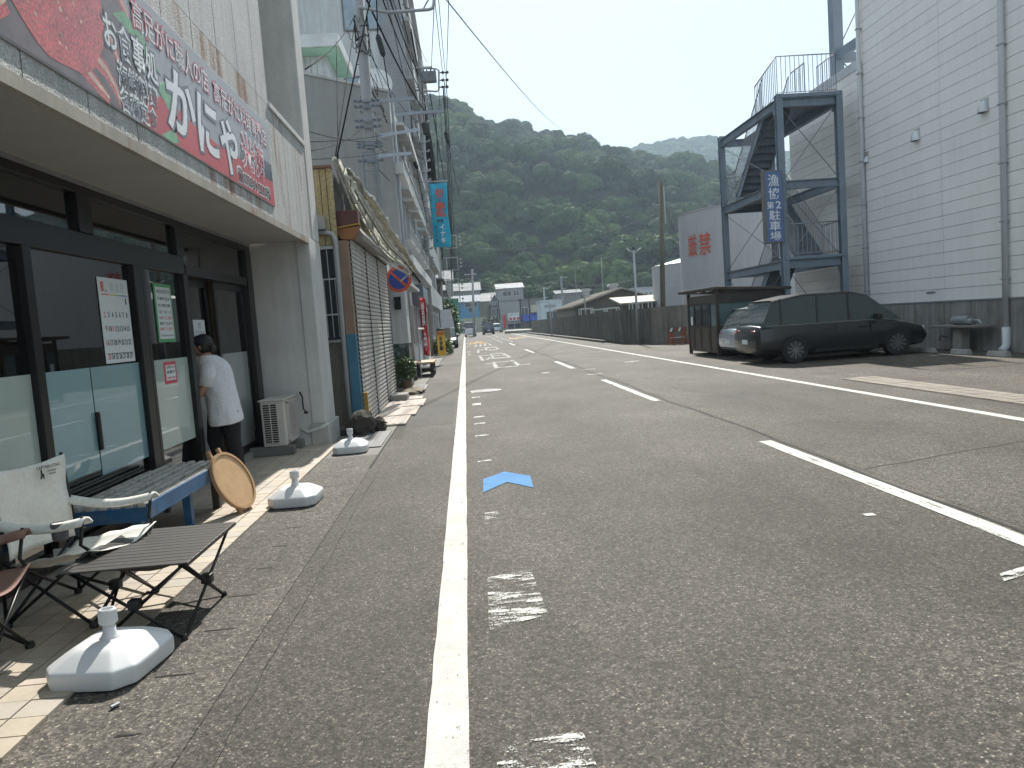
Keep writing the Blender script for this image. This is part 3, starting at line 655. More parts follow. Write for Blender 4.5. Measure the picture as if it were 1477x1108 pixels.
b.add(vs, [(i*4+k, i*4+(k+1) % 4, ((i+1) % n)*4+(k+1) % 4, ((i+1) % n)*4+k) for i in range(n) for k in range(4)]); b.build('rim', WOODE, tb)
for s in (-.075, .075):
    b = MB(); b.bar(c0-nrm*.04+rt*s-upv*.30, c0-nrm*.04+rt*s+upv*.31, .035, .03, nrm); b.build('foot', WOODE, tb, bevel=.003)

# low camping table: dark slatted roll top on crossed tube legs
ct_ = thing('camping_table', (-1.78, 4.1, 0), 'low dark grey camping table with roll top and crossed black legs', 'camping table')
TX0, TX1, TY0, TY1, TZ = -2.09, -1.46, 3.72, 4.50, .385
nsl = 13
for i in range(nsl):
    y0 = TY0+i*(TY1-TY0)/nsl; b = MB(); b.box(TX0, TX1, y0+.002, y0+(TY1-TY0)/nsl-.002, TZ-.008+.002*(i % 2), TZ); b.build('slat', M('table_slat', (.060, .056, .052), .45, .1, var=.1), ct_, bevel=.002)
b = MB(); b.box(TX0-.004, TX0+.012, TY0, TY1, TZ-.018, TZ-.009); b.box(TX1-.012, TX1+.004, TY0, TY1, TZ-.018, TZ-.009); b.build('edge_rail', BLACK, ct_)
FT = [(-1.93, 3.74), (-1.50, 3.69), (-1.50, 4.30), (-1.98, 4.42)]; TP = [(TX0+.05, TY0+.03), (TX1-.03, TY0+.03), (TX1-.03, TY1-.03), (TX0+.05, TY1-.03)]
for i in range(4):
    j = (i+1) % 4
    for p, q in ((i, j), (j, i)):
        b = MB(); b.tube([(FT[p][0], FT[p][1], .012), (TP[q][0], TP[q][1], TZ-.015)], .0085, 8); b.build('leg', BLACK, ct_, smooth=True)
    hx = (FT[i][0]+FT[j][0]+TP[i][0]+TP[j][0])/4; hy = (FT[i][1]+FT[j][1]+TP[i][1]+TP[j][1])/4
    b = MB(); b.box(hx-.028, hx+.028, hy-.028, hy+.028, .168, .22); b.build('hub', M('black_plastic', (.02, .02, .02), .55), ct_, bevel=.008)
    b = MB(); b.lathe([(.014, 0), (.016, .012), (.010, .03)], (FT[i][0], FT[i][1], .004), 10); b.build('foot', MC['black_plastic'], ct_)
b = MB(); N_ = 10
for i in range(N_):
    for j in range(N_):
        def zz(a, c): return .345-.09*math.sin(math.pi*a/N_)*math.sin(math.pi*c/N_)
        x = lambda a: TX0+.08+(TX1-TX0-.16)*a/N_; y = lambda c: TY0+.12+(TY1-TY0-.2)*c/N_
        b.quad((x(i), y(j), zz(i, j)), (x(i+1), y(j), zz(i+1, j)), (x(i+1), y(j+1), zz(i+1, j+1)), (x(i), y(j+1), zz(i, j+1)))
b.build('net_shelf', M('net', (.02, .02, .02), .8), ct_)

# folding camp chairs
def grid_cloth(name, f, nu, nv, m, parent, th=.003):
    b = MB(); vs = [f(i/nu, j/nv) for i in range(nu+1) for j in range(nv+1)]
    b.add(vs, [(i*(nv+1)+j, (i+1)*(nv+1)+j, (i+1)*(nv+1)+j+1, i*(nv+1)+j+1) for i in range(nu) for j in range(nv)])
    o = b.build(name, m, parent, smooth=True); s = o.modifiers.new('th', 'SOLIDIFY'); s.thickness = th; return o
def camp_chair(loc, rz, label, m, m2, prnt=True):
    """faces local +X, width along Y; fabric sling between crossed tubes"""
    t_ = thing('camp_chair', (0, 0, 0), label, 'camping chair', 'folding camping chairs')
    W = .255
    wr = lambda u, v, k=7: .006*math.sin(k*u*3+v*5)+.005*math.sin(11*v+u*4)
    def back(u, v):   # u across, v up
        y = (u-.5)*2*W*(.93+.07*v); z = .36+.49*v; x = -.20-.03*v-.07*(1-(2*u-1)**2)*(1-v*.45)+wr(u, v)
        return (x, y, z-.028*(1-(2*u-1)**2)*v)
    def seat(u, v):   # v: back -> front
        x = -.20+.52*v; y = (u-.5)*2*W*(.92+.12*v); s = 1-(2*u-1)**2
        return (x, y, .335+.085*v-.075*s*(1-.35*v)+wr(v, u)*.8)
    grid_cloth('backrest', back, 14, 14, m, t_); grid_cloth('seat', seat, 14, 14, m, t_)
    for s in (-1, 1):
        def arm(u, v):
            x = -.24+.56*u; return (x, s*(W+.02)+s*(v-.5)*.095, .60-.035*math.sin(math.pi*u)-.035*(2*abs(v-.5))**2)
        grid_cloth('armrest', arm, 12, 4, m, t_, .012)
        b = MB(); b.tube([(-.24, s*(W+.01), .02), (-.22, s*(W+.01), .45), (-.24, s*W*.98, .86)], .010, 8); b.build('back_post', BLACK, t_, smooth=True)
        b = MB(); b.tube([(.30, s*(W+.02), .60), (.27, s*(W+.02), .45), (.30, s*W, .415)], .009, 8); b.build('arm_post', BLACK, t_, smooth=True)
        b = MB(); b.tube([(.27, s*W, .02), (-.23, s*W, .36)], .009, 8); b.build('side_leg', BLACK, t_, smooth=True)
        b = MB(); b.tube([(-.24, s*W, .02), (.30, s*W, .415)], .009, 8); b.build('side_leg', BLACK, t_, smooth=True)
        b = MB(); b.tube([(.275, s*W, .02), (.30, -s*W, .40)], .009, 8); b.build('front_leg', BLACK, t_, smooth=True)
        b = MB(); b.tube([(-.245, s*W, .02), (-.22, -s*W, .36)], .009, 8); b.build('rear_leg', BLACK, t_, smooth=True)
        for x in (.275, -.24):
            b = MB(); b.lathe([(.018, -.018), (.024, -.005), (.018, .014)], (x, s*W, .02), 12); b.build('foot', MC['black_plastic'], t_)
    # net cup holder hanging from one armrest
    b = MB(); b.lathe([(.034, -.09), (.038, -.085), (.042, 0), (.040, 0), (.036, -.08)], (.16, -(W+.02), .572), 16); b.build('cup_net', M('grey_net', (.10, .10, .11), .8), t_, smooth=True)
    for ch in t_.children: pass
    t_.location = loc; t_.rotation_euler = (0, 0, rz)
    return t_
CREAM = M('cream_canvas', (.74, .73, .68), .85, var=.05, vs=9, dirt=.08, dcol=(.4, .36, .3), bump=.3, bs=300); BRN = M('brown_canvas', (.24, .135, .105), .8, var=.12, vs=9, bump=.3, bs=300)
cc = camp_chair((-2.26, 4.24, .02), R(-13), 'cream canvas camping chair with net cup holder between bench and table', CREAM, None)
# printed mark on the chair back
for body, y0, z0, wd, ht in (('CAPTAIN STAG', .135, .80, .15, .018), ('Outdoor\nGoods', .16, .765, .06, .03)):
    o = text(body, 'print', INK, None, (0, 0, 0), (0, 1, 0), (0, 0, 1), wd, ht, 0, .02)
    o.parent = cc; o.location = (-.232, y0, z0); o.rotation_euler = (0, R(-4), R(-8))
b = MB(); b.prism([(0, 0), (.012, .0), (.015, .02), (.022, .0), (.03, .0), (.03, .025), (.018, .035), (.016, .055), (.006, .05), (.008, .03)], (-.238, .075, .735), (0, 1, 0), (0, 0, 1), (.002, 0, 0)); o = b.build('print', INK, cc)
o.parent = cc; o.location = -Vector(cc.location) if False else Vector((0, 0, 0)); 
for v in o.data.vertices: v.co = v.co+Vector(cc.location)
bc = camp_chair((-2.50, 3.44, .02), R(8), 'brown canvas camping chair at the left edge, nearest seat in front of the shop', BRN, None)
b = MB(); b.box(-2.62, -2.50, 4.66, 4.672, .17, .27); tag(b.build('paper_tag', PAPER), 'small white paper tag hanging low behind the cream camping chair', 'tag')

# ------------------------------------------------------------------ person stepping in at the entrance
SKIN = M('skin', (.50, .30, .21), .55, var=.04); HAIR = M('hair', (.012, .010, .009), .5); SHIRT = M('white_shirt', (.72, .74, .78), .85, var=.03, vs=12, bump=.8, bs=14, bd=.02); TROU = M('dark_trousers', (.013, .013, .016), .85)
pn = thing('person', (-2.62, 8.0, 0), 'person in white T-shirt, dark cap and black trousers leaning in at the shop entrance', 'person')
hip = Vector((-2.58, 7.98, .80)); ch = Vector((-2.64, 7.99, 1.17)); nk = Vector((-2.70, 8.0, 1.32)); hd_ = Vector((-2.755, 8.01, 1.44))
P = [hip, (-2.60, 7.98, .92), (-2.62, 7.98, 1.06), ch, (-2.68, 8.0, 1.27), nk, (-2.735, 8.0, 1.38), hd_,
     # right leg (near the street, trailing)
     (-2.51, 7.96, .72), (-2.52, 7.97, .42), (-2.47, 7.93, .10), (-2.47, 7.90, .05), (-2.58, 7.98, .03),
     # left leg (forward)
     (-2.66, 8.02, .72), (-2.74, 8.06, .42), (-2.70, 8.12, .10), (-2.70, 8.12, .05), (-2.82, 8.14, .12+.0),
     # near arm
     (-2.63, 7.86, 1.22), (-2.72, 7.82, 1.00), (-2.86, 7.88, .86), (-2.91, 7.90, .83),
     # far arm
     (-2.68, 8.14, 1.22), (-2.76, 8.18, 1.00), (-2.90, 8.14, .90), (-2.95, 8.12, .88)]
E_ = [(0,1),(1,2),(2,3),(3,4),(4,5),(5,6),(6,7),(0,8),(8,9),(9,10),(10,11),(11,12),(0,13),(13,14),(14,15),(15,16),(16,17),(4,18),(18,19),(19,20),(20,21),(4,22),(22,23),(23,24),(24,25)]
Rr = [(.10,.09),(.10,.08),(.10,.08),(.10,.08),(.075,.065),.05,.05,.085, .09,.062,.04,.035,.03, .09,.062,.04,.035,.03, .055,.042,.032,.026, .055,.042,.032,.026]
skin('body', P, E_, Rr, SKIN, pn)
def fingers(base, d, side, dn):
    for k in range(4):
        s0 = Vector(base)+side*(k-1.5)*.017; L_ = (.07, .078, .074, .06)[k]
        skin('finger', [s0, s0+d*L_*.5, s0+d*L_*.85+dn*L_*.3, s0+d*L_*.9+dn*L_*.6], [(0,1),(1,2),(2,3)], [.010,.009,.008,.007], SKIN, pn, sub=1)
    s0 = Vector(base)-side*.03; skin('thumb', [s0-d*.03, s0-side*.02+dn*.01, s0-side*.02+d*.03+dn*.02], [(0,1),(1,2)], [.011,.010,.008], SKIN, pn, sub=1)
for hb in ((-2.93, 7.905, .82), (-2.97, 8.12, .87)): fingers(hb, Vector((-1, .1, -.2)).normalized(), Vector((0, 0, 1)), Vector((0, .6 if hb[1] < 8 else -.6, 0)))
# head details: face towards the shop (-X), nose, ear, eyes
def uvs(name, c, r, m, sx=(1, 1, 1), parent=pn, rot=None, seg=20):
    bm = bmesh.new(); bmesh.ops.create_uvsphere(bm, u_segments=seg, v_segments=seg//2+2, radius=1)
    me = bpy.data.meshes.new(name); 
    for v in bm.verts: v.co = Vector((v.co.x*r*sx[0], v.co.y*r*sx[1], v.co.z*r*sx[2]))
    bm.to_mesh(me); bm.free(); me.materials.append(m)
    for p in me.polygons: p.use_smooth = True
    o = link(name, me, parent, Vector(c)-wloc(parent)); return o
uvs('head', hd_, .10, SKIN, (1.0, .82, 1.12)); uvs('nose', hd_+Vector((-.105, -.005, -.01)), .014, SKIN, (1.1, .8, 1.3)); uvs('ear', hd_+Vector((.01, -.083, -.01)), .026, SKIN, (.7, .35, 1.1))
for s in (-1, 1): uvs('eye', hd_+Vector((-.092, s*.032, .012)), .012, M('eye_white', (.7, .7, .7), .2), (.6, 1, .8))
uvs('mouth', hd_+Vector((-.094, 0, -.052)), .018, M('lips', (.36, .14, .12), .5), (.4, 1, .35))
uvs('hair', hd_+Vector((.022, 0, .012)), .106, HAIR, (.92, .88, 1.08)); uvs('hair', hd_+Vector((.105, -.01, -.03)), .042, HAIR, (1, 1, 1.1))
cp = MB(); cp.lathe([(.100, .015), (.103, .04), (.085, .085), (.05, .108), (.008, .116)], hd_, 24)
capo = cp.build('cap', M('navy_cap', (.012, .016, .035), .8), pn, smooth=True)
b = MB(); b.prism([(-.085, -.06), (-.15, -.045), (-.165, 0), (-.15, .045), (-.085, .06)], hd_+Vector((0, 0, .03)), (1, 0, 0), (0, 1, 0), (0, 0, .006)); b.build('cap_peak', MC['navy_cap'], pn)
# shirt: loose shell over the torso with short sleeves
sh = [(0.185, .135, .62), (.19, .14, .70), (.178, .13, .82), (.172, .125, .95), (.18, .13, 1.06), (.19, .125, 1.16), (.175, .125, 1.25), (.115, .10, 1.315), (.062, .058, 1.345)]
cx = [(-2.575, 7.97), (-2.578, 7.975), (-2.585, 7.98), (-2.60, 7.98), (-2.62, 7.985), (-2.64, 7.99), (-2.66, 8.0), (-2.685, 8.0), (-2.705, 8.0)]
b = MB(); n = 40; vs = []
for (rx, ry, z), (x, y) in zip(sh, cx):
    for k in range(n):
        t = 2*math.pi*k/n; f = 1+(.045*math.sin(5*t+z*9)+.035*math.sin(9*t-z*14))*max(0, (1.2-z))*1.6+.012*math.sin(13*t+z*31)
        vs.append((x+rx*.92*f*math.cos(t), y+(ry+.045)*f*math.sin(t), z+.02*math.sin(t+.5)*(z < .7)))
b.add(vs, [(i*n+k, i*n+(k+1) % n, (i+1)*n+(k+1) % n, (i+1)*n+k) for i in range(len(sh)-1) for k in range(n)])
so_ = b.build('shirt', SHIRT, pn, smooth=True); md = so_.modifiers.new('t', 'SOLIDIFY'); md.thickness = .006; md = so_.modifiers.new('s', 'SUBSURF'); md.levels = md.render_levels = 1
for pts in ([(-2.655, 7.90, 1.22), (-2.66, 7.85, 1.14), (-2.70, 7.825, 1.02)], [(-2.70, 8.10, 1.22), (-2.72, 8.15, 1.14), (-2.75, 8.18, 1.02)]):
    b = MB(); b.tube(pts, [.088, .084, .076], 18, cap=False); o = b.build('sleeve', SHIRT, pn, smooth=True); md = o.modifiers.new('t', 'SOLIDIFY'); md.thickness = .005
for hp, kn, an in (((-2.53, 7.96, .74), (-2.52, 7.97, .44), (-2.47, 7.93, .12)), ((-2.65, 8.01, .74), (-2.74, 8.06, .44), (-2.70, 8.12, .13))):
    b = MB(); hp, kn, an = map(Vector, (hp, kn, an)); b.tube([hp, hp.lerp(kn, .5), kn, kn.lerp(an, .5), an], [.115, .098, .078, .070, .058], 18, cap=False); o = b.build('trousers', TROU, pn, smooth=True); md = o.modifiers.new('t', 'SOLIDIFY'); md.thickness = .004
    a_ = an; b = MB(); b.tube([a_+Vector((.045, 0, -.07)), a_+Vector((.02, 0, -.055)), a_+Vector((-.09, .01, -.085)), a_+Vector((-.14, .02, -.095))], [.03, .042, .036, .022], 14); b.build('shoe', M('white_shoe', (.6, .6, .6), .6), pn, smooth=True)
b = MB(); b.lathe([(.13, -.06), (.15, 0), (.14, .06)], (-2.585, 7.98, .74), 24); b.build('waist', TROU, pn, smooth=True)
# ------------------------------------------------------------------ left side houses
# shutter house
H1 = thing('shuttered_house', (-2.6, 14, 0), 'low old house with three rusty roller shutters and tan panelled end wall', 'house')
TAN = M('tan_panel', (.36, .30, .16), .7, var=.1, vs=3, fine=.35, fs=30, streak=.15, bump=.3); PEB = M('pebble_dash', (.17, .155, .125), .95, var=.1, fine=.6, fs=70, bump=1, bs=90, bd=.012)
x = -3.0
while x < -1.86:
    b = MB(); b.box(x+.004, x+.088, 11.50, 11.56, 2.80, 3.93); b.build('wall_panel', TAN, H1, bevel=.006); x += .092
b = MB(); b.box(-3.0, -1.82, 11.56, 11.9, 0, 3.90); b.box(-6, -1.83, 11.9, 17.0, 2.95, 3.9); b.box(-6, -2.2, 11.9, 17.0, 0, 2.95); b.build('core', M('dark_core', (.05, .045, .04), .9), H1)
b = MB(); b.box(-3.02, -1.80, 11.46, 11.6, 3.93, 3.97); b.build('flashing', M('rusty_flash', (.16, .10, .07), .8, rust=.6), H1)
for i in range(8):
    x = -3.0+i*.15; b = MB(); b.box(x+.003, x+.147, 11.50, 11.555, 0.0, 1.34); b.build('pebble_panel', PEB, H1)
b = MB(); b.box(-3.0, -1.82, 11.46, 11.56, 1.34, 1.38); b.build('window_sill', GALV, H1)
wn = MB(); wn.box(-3.0, -1.83, 11.52, 11.555, 1.38, 2.79); wn = wn.build('window', GLASSF, H1)
b = MB()
for x in (-2.52, -2.16, -1.86): b.box(x-.02, x+.02, 11.48, 11.519, 1.38, 2.79)
b.box(-3, -1.84, 11.48, 11.519, 2.74, 2.79); b.build('frame', M('alu', (.5, .5, .5), .4, .5), wn)
for i in range(8):
    b = MB(); x = -2.48+i*.085; b.tube([(x, 11.42, 1.42), (x, 11.42, 2.30 if i % 2 else 2.74)], .006, 6); b.build('grille_bar', M('alu', 0), H1)
b = MB(); b.box(-2.55, -1.84, 11.415, 11.425, 1.75, 1.77); b.box(-2.55, -1.84, 11.415, 11.425, 2.28, 2.30); b.build('grille_rail', MC['alu'], H1)
b = MB(); b.tube([(-1.85, 11.40, .05), (-1.82, 11.40, 2.85), (-1.86, 11.42, 2.95), (-2.05, 11.44, 3.0)], .035, 10); b.build('downpipe', M('pipe_grey', (.36, .38, .40), .5), H1, smooth=True)
b = MB(); b.box(-2.12, -1.95, 11.36, 11.49, 3.02, 3.22); b.build('meter_box', M('box_grey', (.33, .33, .32), .6), H1, bevel=.008)
b = MB(); b.box(-1.80, -1.66, 11.45, 11.62, 1.45, 2.85); b.build('post_upper', M('old_timber', (.26, .18, .13), .8, dirt=.4), H1)
b = MB(); b.box(-1.80, -1.66, 11.45, 11.62, 0, 1.45); b.build('post', M('blue_post', (.05, .17, .26), .7, var=.2, dirt=.3), H1)
b = MB(); b.box(-1.63, -1.57, 11.5, 11.58, .25, .55); b.build('yellow_block', M('old_yellow', (.42, .26, .05), .7), H1)
SHU = M('shutter_metal', (.50, .48, .45), .55, .0, var=.08, vs=2, streak=.25, rust=.95, rustscale=1.3)
def shutter(y0, y1, x=-1.66, z1=2.92):
    b = MB(); n = int((z1-.03)/.072); vs = []; fs = []
    for i in range(n):
        z = .03+i*.072
        for (dx, dz) in ((0, 0), (.016, .012), (.018, .036), (.012, .058), (-.012, .066)):
            vs += [(x+dx, y0, z+dz), (x+dx, y1, z+dz)]
    for k in range(len(vs)//2-1): fs.append((2*k, 2*k+1, 2*k+3, 2*k+2))
    b.add(vs, fs); o = b.build('roller_shutter', SHU, H1); return o
for y0, y1 in ((11.66, 13.30), (13.38, 15.05), (15.13, 16.85)):
    shutter(y0, y1)
    b = MB(); b.box(-1.70, -1.635, y1+.0, y1+.08, 0, 2.95); b.build('shutter_post', M('post_dark', (.07, .065, .06), .6), H1)
    b = MB(); b.box(-1.66, -1.60, y0, y1, .0, .028); b.build('threshold', CONC, H1)
b = MB(); b.prism([(0, 0), (.34, -.02), (.36, .06), (.2, .28), (.0, .40)], (-1.84, 11.95, 2.94), (1, 0, 0), (0, 0, 1), (0, 5.0, 0)); b.build('canopy_box', M('canopy_grey', (.28, .27, .25), .8, rust=.5, dirt=.3), H1)
MAR = M('maroon_board', (.10, .035, .03), .6, rust=.2)
tg = thing('awning_bracket', (-1.7, 11.9, 2.9), 'rusty orange and maroon awning box end sticking out above the first shutter', 'awning box')
b = MB(); b.box(-1.84, -1.50, 11.68, 11.9, 3.10, 3.32); b.build('board', MAR, tg)
b = MB(); b.prism([(0, .18), (.34, .20), (.26, .03), (.18, 0), (.05, .02)], (-1.84, 11.68, 2.88), (1, 0, 0), (0, 0, 1), (0, .2, 0)); b.build('lower_board', M('rust_orange', (.30, .13, .05), .7, rust=.5), tg)
b = MB(); b.bar((-1.83, 11.66, 3.07), (-1.48, 11.66, 3.11), .02, .02); b.build('yellow_bar', MC['old_yellow'], tg)
# collapsed awning: bundle of bars with crumpled sheeting
aw = thing('collapsed_awning', (-1.5, 14, 3), 'collapsed awning of bare silver bars and torn yellowed sheet hanging over the shutters', 'awning')
A0 = at(484, 228, 12.0); A1 = at(590, 392, 17.3)
SILV = M('awning_silver', (.55, .55, .53), .4, .5, var=.25, vs=6, dirt=.3); YEL = M('yellow_sheet', (.42, .36, .16), .7, var=.3, vs=9, dirt=.4)
AL = [(481, 229), (492, 262), (507, 296), (520, 330), (535, 358), (552, 374), (572, 386), (590, 396)]
AR = [(489, 226), (507, 246), (524, 268), (542, 292), (558, 318), (573, 344), (588, 366), (600, 388)]
def _lp(L, t):
    t = min(max(t, 0), .9999)*(len(L)-1); i = int(t); f = t-i; return L[i][0]*(1-f)+L[i+1][0]*f, L[i][1]*(1-f)+L[i+1][1]*f
dA = (A1-A0); sd = Vector((-.75, 0, .3)).normalized()
for k, (o0, o1, r_) in enumerate(((0, 0, .026), (.10, .06, .014), (.22, .14, .020), (.34, .22, .012), (.15, .25, .016), (.05, .18, .014), (.42, .30, .020))):
    s0 = 0 if k < 3 else .10+.05*k; w_ = k/6
    b = MB(); pts = []
    for t in range(9):
        tt = s0+(1-s0)*t/8; l = _lp(AL, tt); r = _lp(AR, tt); q_ = min(1.08, w_+.018*math.sin(t*1.7+k)+(.05 if k % 2 else -.03)*t/8); pts.append(at(l[0]+(r[0]-l[0])*q_, l[1]+(r[1]-l[1])*q_, 11.3+5.3*tt))
    b.tube(pts, r_, 8); b.build('bar', (SILV, GALV, SILV, M('bar_dark', (.08, .08, .08), .6), SILV, YEL, SILV)[k], aw, smooth=True)
thin_sheet = M('white_sheet', (.80, .80, .76), .5, var=.15, vs=7, dirt=.25); _t, _b = thin_sheet.node_tree, thin_sheet.node_tree.nodes['Principled BSDF']; _tr = _t.nodes.new('ShaderNodeBsdfTranslucent'); _tr.inputs[0].default_value = (.8, .8, .74, 1); _mx = _t.nodes.new('ShaderNodeMixShader'); _mx.inputs[0].default_value = .65; _t.links.new(_b.outputs[0], _mx.inputs[1]); _t.links.new(_tr.outputs[0], _mx.inputs[2]); _t.links.new(_mx.outputs[0], _t.nodes['Material Output'].inputs[0])
GSH = M('grey_sheet', (.46, .46, .44), .5, var=.3, vs=8, dirt=.3)
for kk, (m, v0, v1, s0, s1, dy) in enumerate(((YEL, -.02, .30, 0, .66, .0), (thin_sheet, .18, .72, .04, 1.0, -.12), (GSH, .55, 1.0, .12, 1.0, .1))):
    def sh_(u, v, v0=v0, v1=v1, s0=s0, s1=s1, dy=dy, kk=kk):
        t = s0+(s1-s0)*u; l = _lp(AL, t); r = _lp(AR, t); e = .05*math.sin(37*u+kk)+.04*math.sin(91*u+2*kk)
        w_ = v0+(v1-v0)*v+e*(1-abs(2*v-1)*.2); x = l[0]+(r[0]-l[0])*w_; y = l[1]+(r[1]-l[1])*w_
        p = at(x, y, 12.0+5.3*t+dy+.10*math.sin(v*3.14)); return p+Vector((0, -.10*math.sin(v*3.1)+.05*math.sin(19*u+5*v+kk), .012*math.sin(29*u+kk*2+7*v)+.010*math.sin(83*u+9*v)+.02*math.sin(24*v+kk)))
    grid_cloth('torn_sheet', sh_, 80, 8, m, aw, .006)
for k in range(9):
    t = .08+.1*k; l = _lp(AL, t); r = _lp(AR, t); c = at((l[0]*2+r[0])/3, (l[1]*2+r[1])/3, 11.9+5.3*t); b = MB()
    b.tube([c+Vector((.06*math.cos(a), .02*math.sin(2*a), .10*math.sin(a))) for a in np.linspace(0, 6.28, 13)], .008, 6); b.build('lashing', WIRE, aw, smooth=True)
for k in range(7):
    c = A1+Vector((rnd.uniform(-.12, .12), rnd.uniform(-.4, .3), rnd.uniform(-.12, .16))); b = MB()
    b.tube([c, c+Vector((rnd.uniform(-.15, .15), rnd.uniform(-.2, .2), rnd.uniform(-.12, .12))), c+Vector((rnd.uniform(-.15, .15), rnd.uniform(-.3, .3), rnd.uniform(-.15, .05)))], .018, 7); b.build('loose_end', rnd.choice((SILV, WIRE)), aw, smooth=True)
b = MB(); b.tube([A0.lerp(A1, .45), at(508, 480, 12.6)], .009, 6); b.build('hanging_rod', SILV, aw)
# stones etc. at the corner of the shutter house
def rock(name, c, s, label, m, seed):
    bm = bmesh.new(); bmesh.ops.create_icosphere(bm, subdivisions=3, radius=1); q = random.Random(seed)
    from mathutils import noise as mn
    for v in bm.verts:
        d = v.co.normalized(); f = 1+.22*mn.noise(d*2.2+Vector((seed, 0, 0)))+.1*mn.noise(d*6+Vector((0, seed, 0)))
        v.co = Vector((d.x*s[0]*f, d.y*s[1]*f, max(-s[2]*.6, d.z*s[2]*f)))
    me = bpy.data.meshes.new(name); bm.to_mesh(me); bm.free(); me.materials.append(m)
    o = link(name, me, None, (c[0], c[1], c[2]+s[2]*.6)); tag(o, label, 'stone' if 'stone' in label or 'rock' in label else 'block'); return o
DR = M('dark_rock', (.055, .048, .038), .95, var=.4, vs=8, bump=1, bs=30, bd=.02)
rock('rock', (-1.60, 10.85, .0), (.20, .26, .22), 'big dark rough stone block at the corner of the shutter house', DR, 3)
rock('rock', (-1.38, 11.1, .0), (.10, .15, .13), 'small dark stone leaning right of the big dark block', DR, 5)
rock('rock', (-1.98, 10.95, .0), (.22, .2, .09), 'flat heap of dark stone rubble behind the farthest parasol base', DR, 8)
rock('stone', (-1.30, 17.2, .0), (.26, .5, .08), 'flat brown stone lying in the gutter beyond the beige slabs', M('brown_stone', (.2, .16, .11), .9, var=.2, bump=.6), 9)
b = MB(); b.box(-1.60, -1.28, 15.2, 15.75, .02, .16); tag(b.build('concrete_block', M('block_mid', (.30, .29, .27), .9, dirt=.4), bevel=.01), 'loose concrete block lying by the third shutter', 'concrete block')
b = MB(); b.box(-2.0, -1.75, 10.40+.4, 11.0, .02, .07); tag(b.build('black_board', BLACK), 'black board lying on the ground behind the shop pillar', 'board')
for k in range(5):
    q = Vector((-2.0+.1*k, 11.1, .1)); b = MB(); b.tube([q, q+Vector((.2, -.1, .12*rnd.random())), q+Vector((.35, -.1, .02))], .012, 6); tag(b.build('stick', M('stick', (.10, .08, .05), .8), smooth=True), ('leftmost', 'second', 'middle', 'fourth', 'rightmost')[k]+' thin dark stick of the small pile by the pebble wall', 'stick', 'sticks by the pebble wall')

# leafy plants
def leafy(name, c, rad, hgt, n, m, label, stem=True, leaf=.05, cat='plant', grp=None):
    t_ = thing(name, c, label, cat, grp); b = MB(); q = random.Random(int(abs(c[0]*100+c[1]*10)))
    for i in range(n):
        a = q.uniform(0, 6.28); r_ = rad*math.sqrt(q.random()); z = hgt*(.12+.88*q.random())*(1-.35*(r_/rad)**2)
        p = Vector((c[0]+r_*math.cos(a), c[1]+r_*math.sin(a), c[2]+z)); d = Vector((math.cos(a)+q.uniform(-.8, .8), math.sin(a)+q.uniform(-.8, .8), q.uniform(-.5, .9))).normalized()
        s = d.cross(Vector((q.uniform(-1, 1), q.uniform(-1, 1), 1))).normalized(); L_ = leaf*q.uniform(.7, 1.4)
        b.quad(p, p+d*L_*.5+s*L_*.28, p+d*L_, p+d*L_*.5-s*L_*.28)
    b.build('foliage', m, t_)
    if stem:
        b = MB()
        for i in range(6):
            a = i*1.05; b.tube([(c[0], c[1], c[2]), (c[0]+rad*.5*math.cos(a), c[1]+rad*.5*math.sin(a), c[2]+hgt*.7)], .006, 5)
        b.build('stem', M('stem_brown', (.10, .08, .05), .8), t_)
    return t_
LEAFM = M('leaf_green', (.075, .13, .03), .55, var=.35, vs=12)
leafy('potted_plant', (-1.52, 18.2, .22), .22, .62, 700, LEAFM, 'leafy green plant in a pot at the foot of the tiled pillar', leaf=.08)
b = MB(); b.lathe([(.09, 0), (.13, .22), (.12, .22), (.11, .2)], (-1.52, 18.2, .01), 18); tag(b.build('flower_pot', M('pot', (.20, .12, .08), .8)), 'dark clay pot below the leafy plant by the tiled pillar', 'flower pot')
leafy('shrub', (-1.35, 39.6, .0), .55, .95, 1500, M('leaf_bright', (.13, .19, .04), .55, var=.3, vs=8), 'bright green bush growing around the yellow restaurant board', leaf=.13)
leafy('shrub', (-1.3, 41.3, .0), .5, .7, 900, MC['leaf_bright'], 'low bright green bush just behind the yellow board', leaf=.13)

# tiled pillar with mail box, then the long grey block
GW = M('grey_wall', (.30, .295, .285), .85, var=.05, streak=.10); WW = M('white_wall', (.58, .58, .57), .8, var=.06, streak=.22, dirt=.15)
pl = thing('tiled_pillar', (-1.75, 19.2, 0), 'grey pillar with green tiled foot and black mail box beside the shutters', 'pillar')
b = MB(); b.box(-2.3, -1.45, 19.05, 19.9, 1.12, 2.50); b.build('shaft', WW, pl); 
b = MB(); b.box(-2.3, -1.46, 19.06, 19.9, 0, 1.12); b.build('base', M('grout_dark', (.12, .12, .11), .9), pl)
tl = [M('gtile%d' % i, c, .35) for i, c in enumerate(((.03, .055, .045), (.07, .11, .09), (.16, .22, .18), (.045, .08, .065)))]
for r_ in range(11):
    for c_ in range(9):
        x = -1.47-c_*.075-(.037 if r_ % 2 else 0)
        if x-.07 < -2.0: continue
        b = MB(); b.box(x-.07, x, 19.045, 19.06, .02+r_*.1, .11+r_*.1); b.build('tile', rnd.choice(tl), pl)
b = MB(); b.box(-2.35, -1.42, 19.0, 19.95, 2.50, 2.56); b.build('cap', WW, pl)
mb_ = thing('mail_box', (-1.64, 19.0, 2.0), 'small black mail box hanging on the grey pillar', 'mail box'); b = MB(); b.box(-1.72, -1.56, 18.95, 19.04, 1.98, 2.26); b.build('case', BLACK, mb_, bevel=.01)
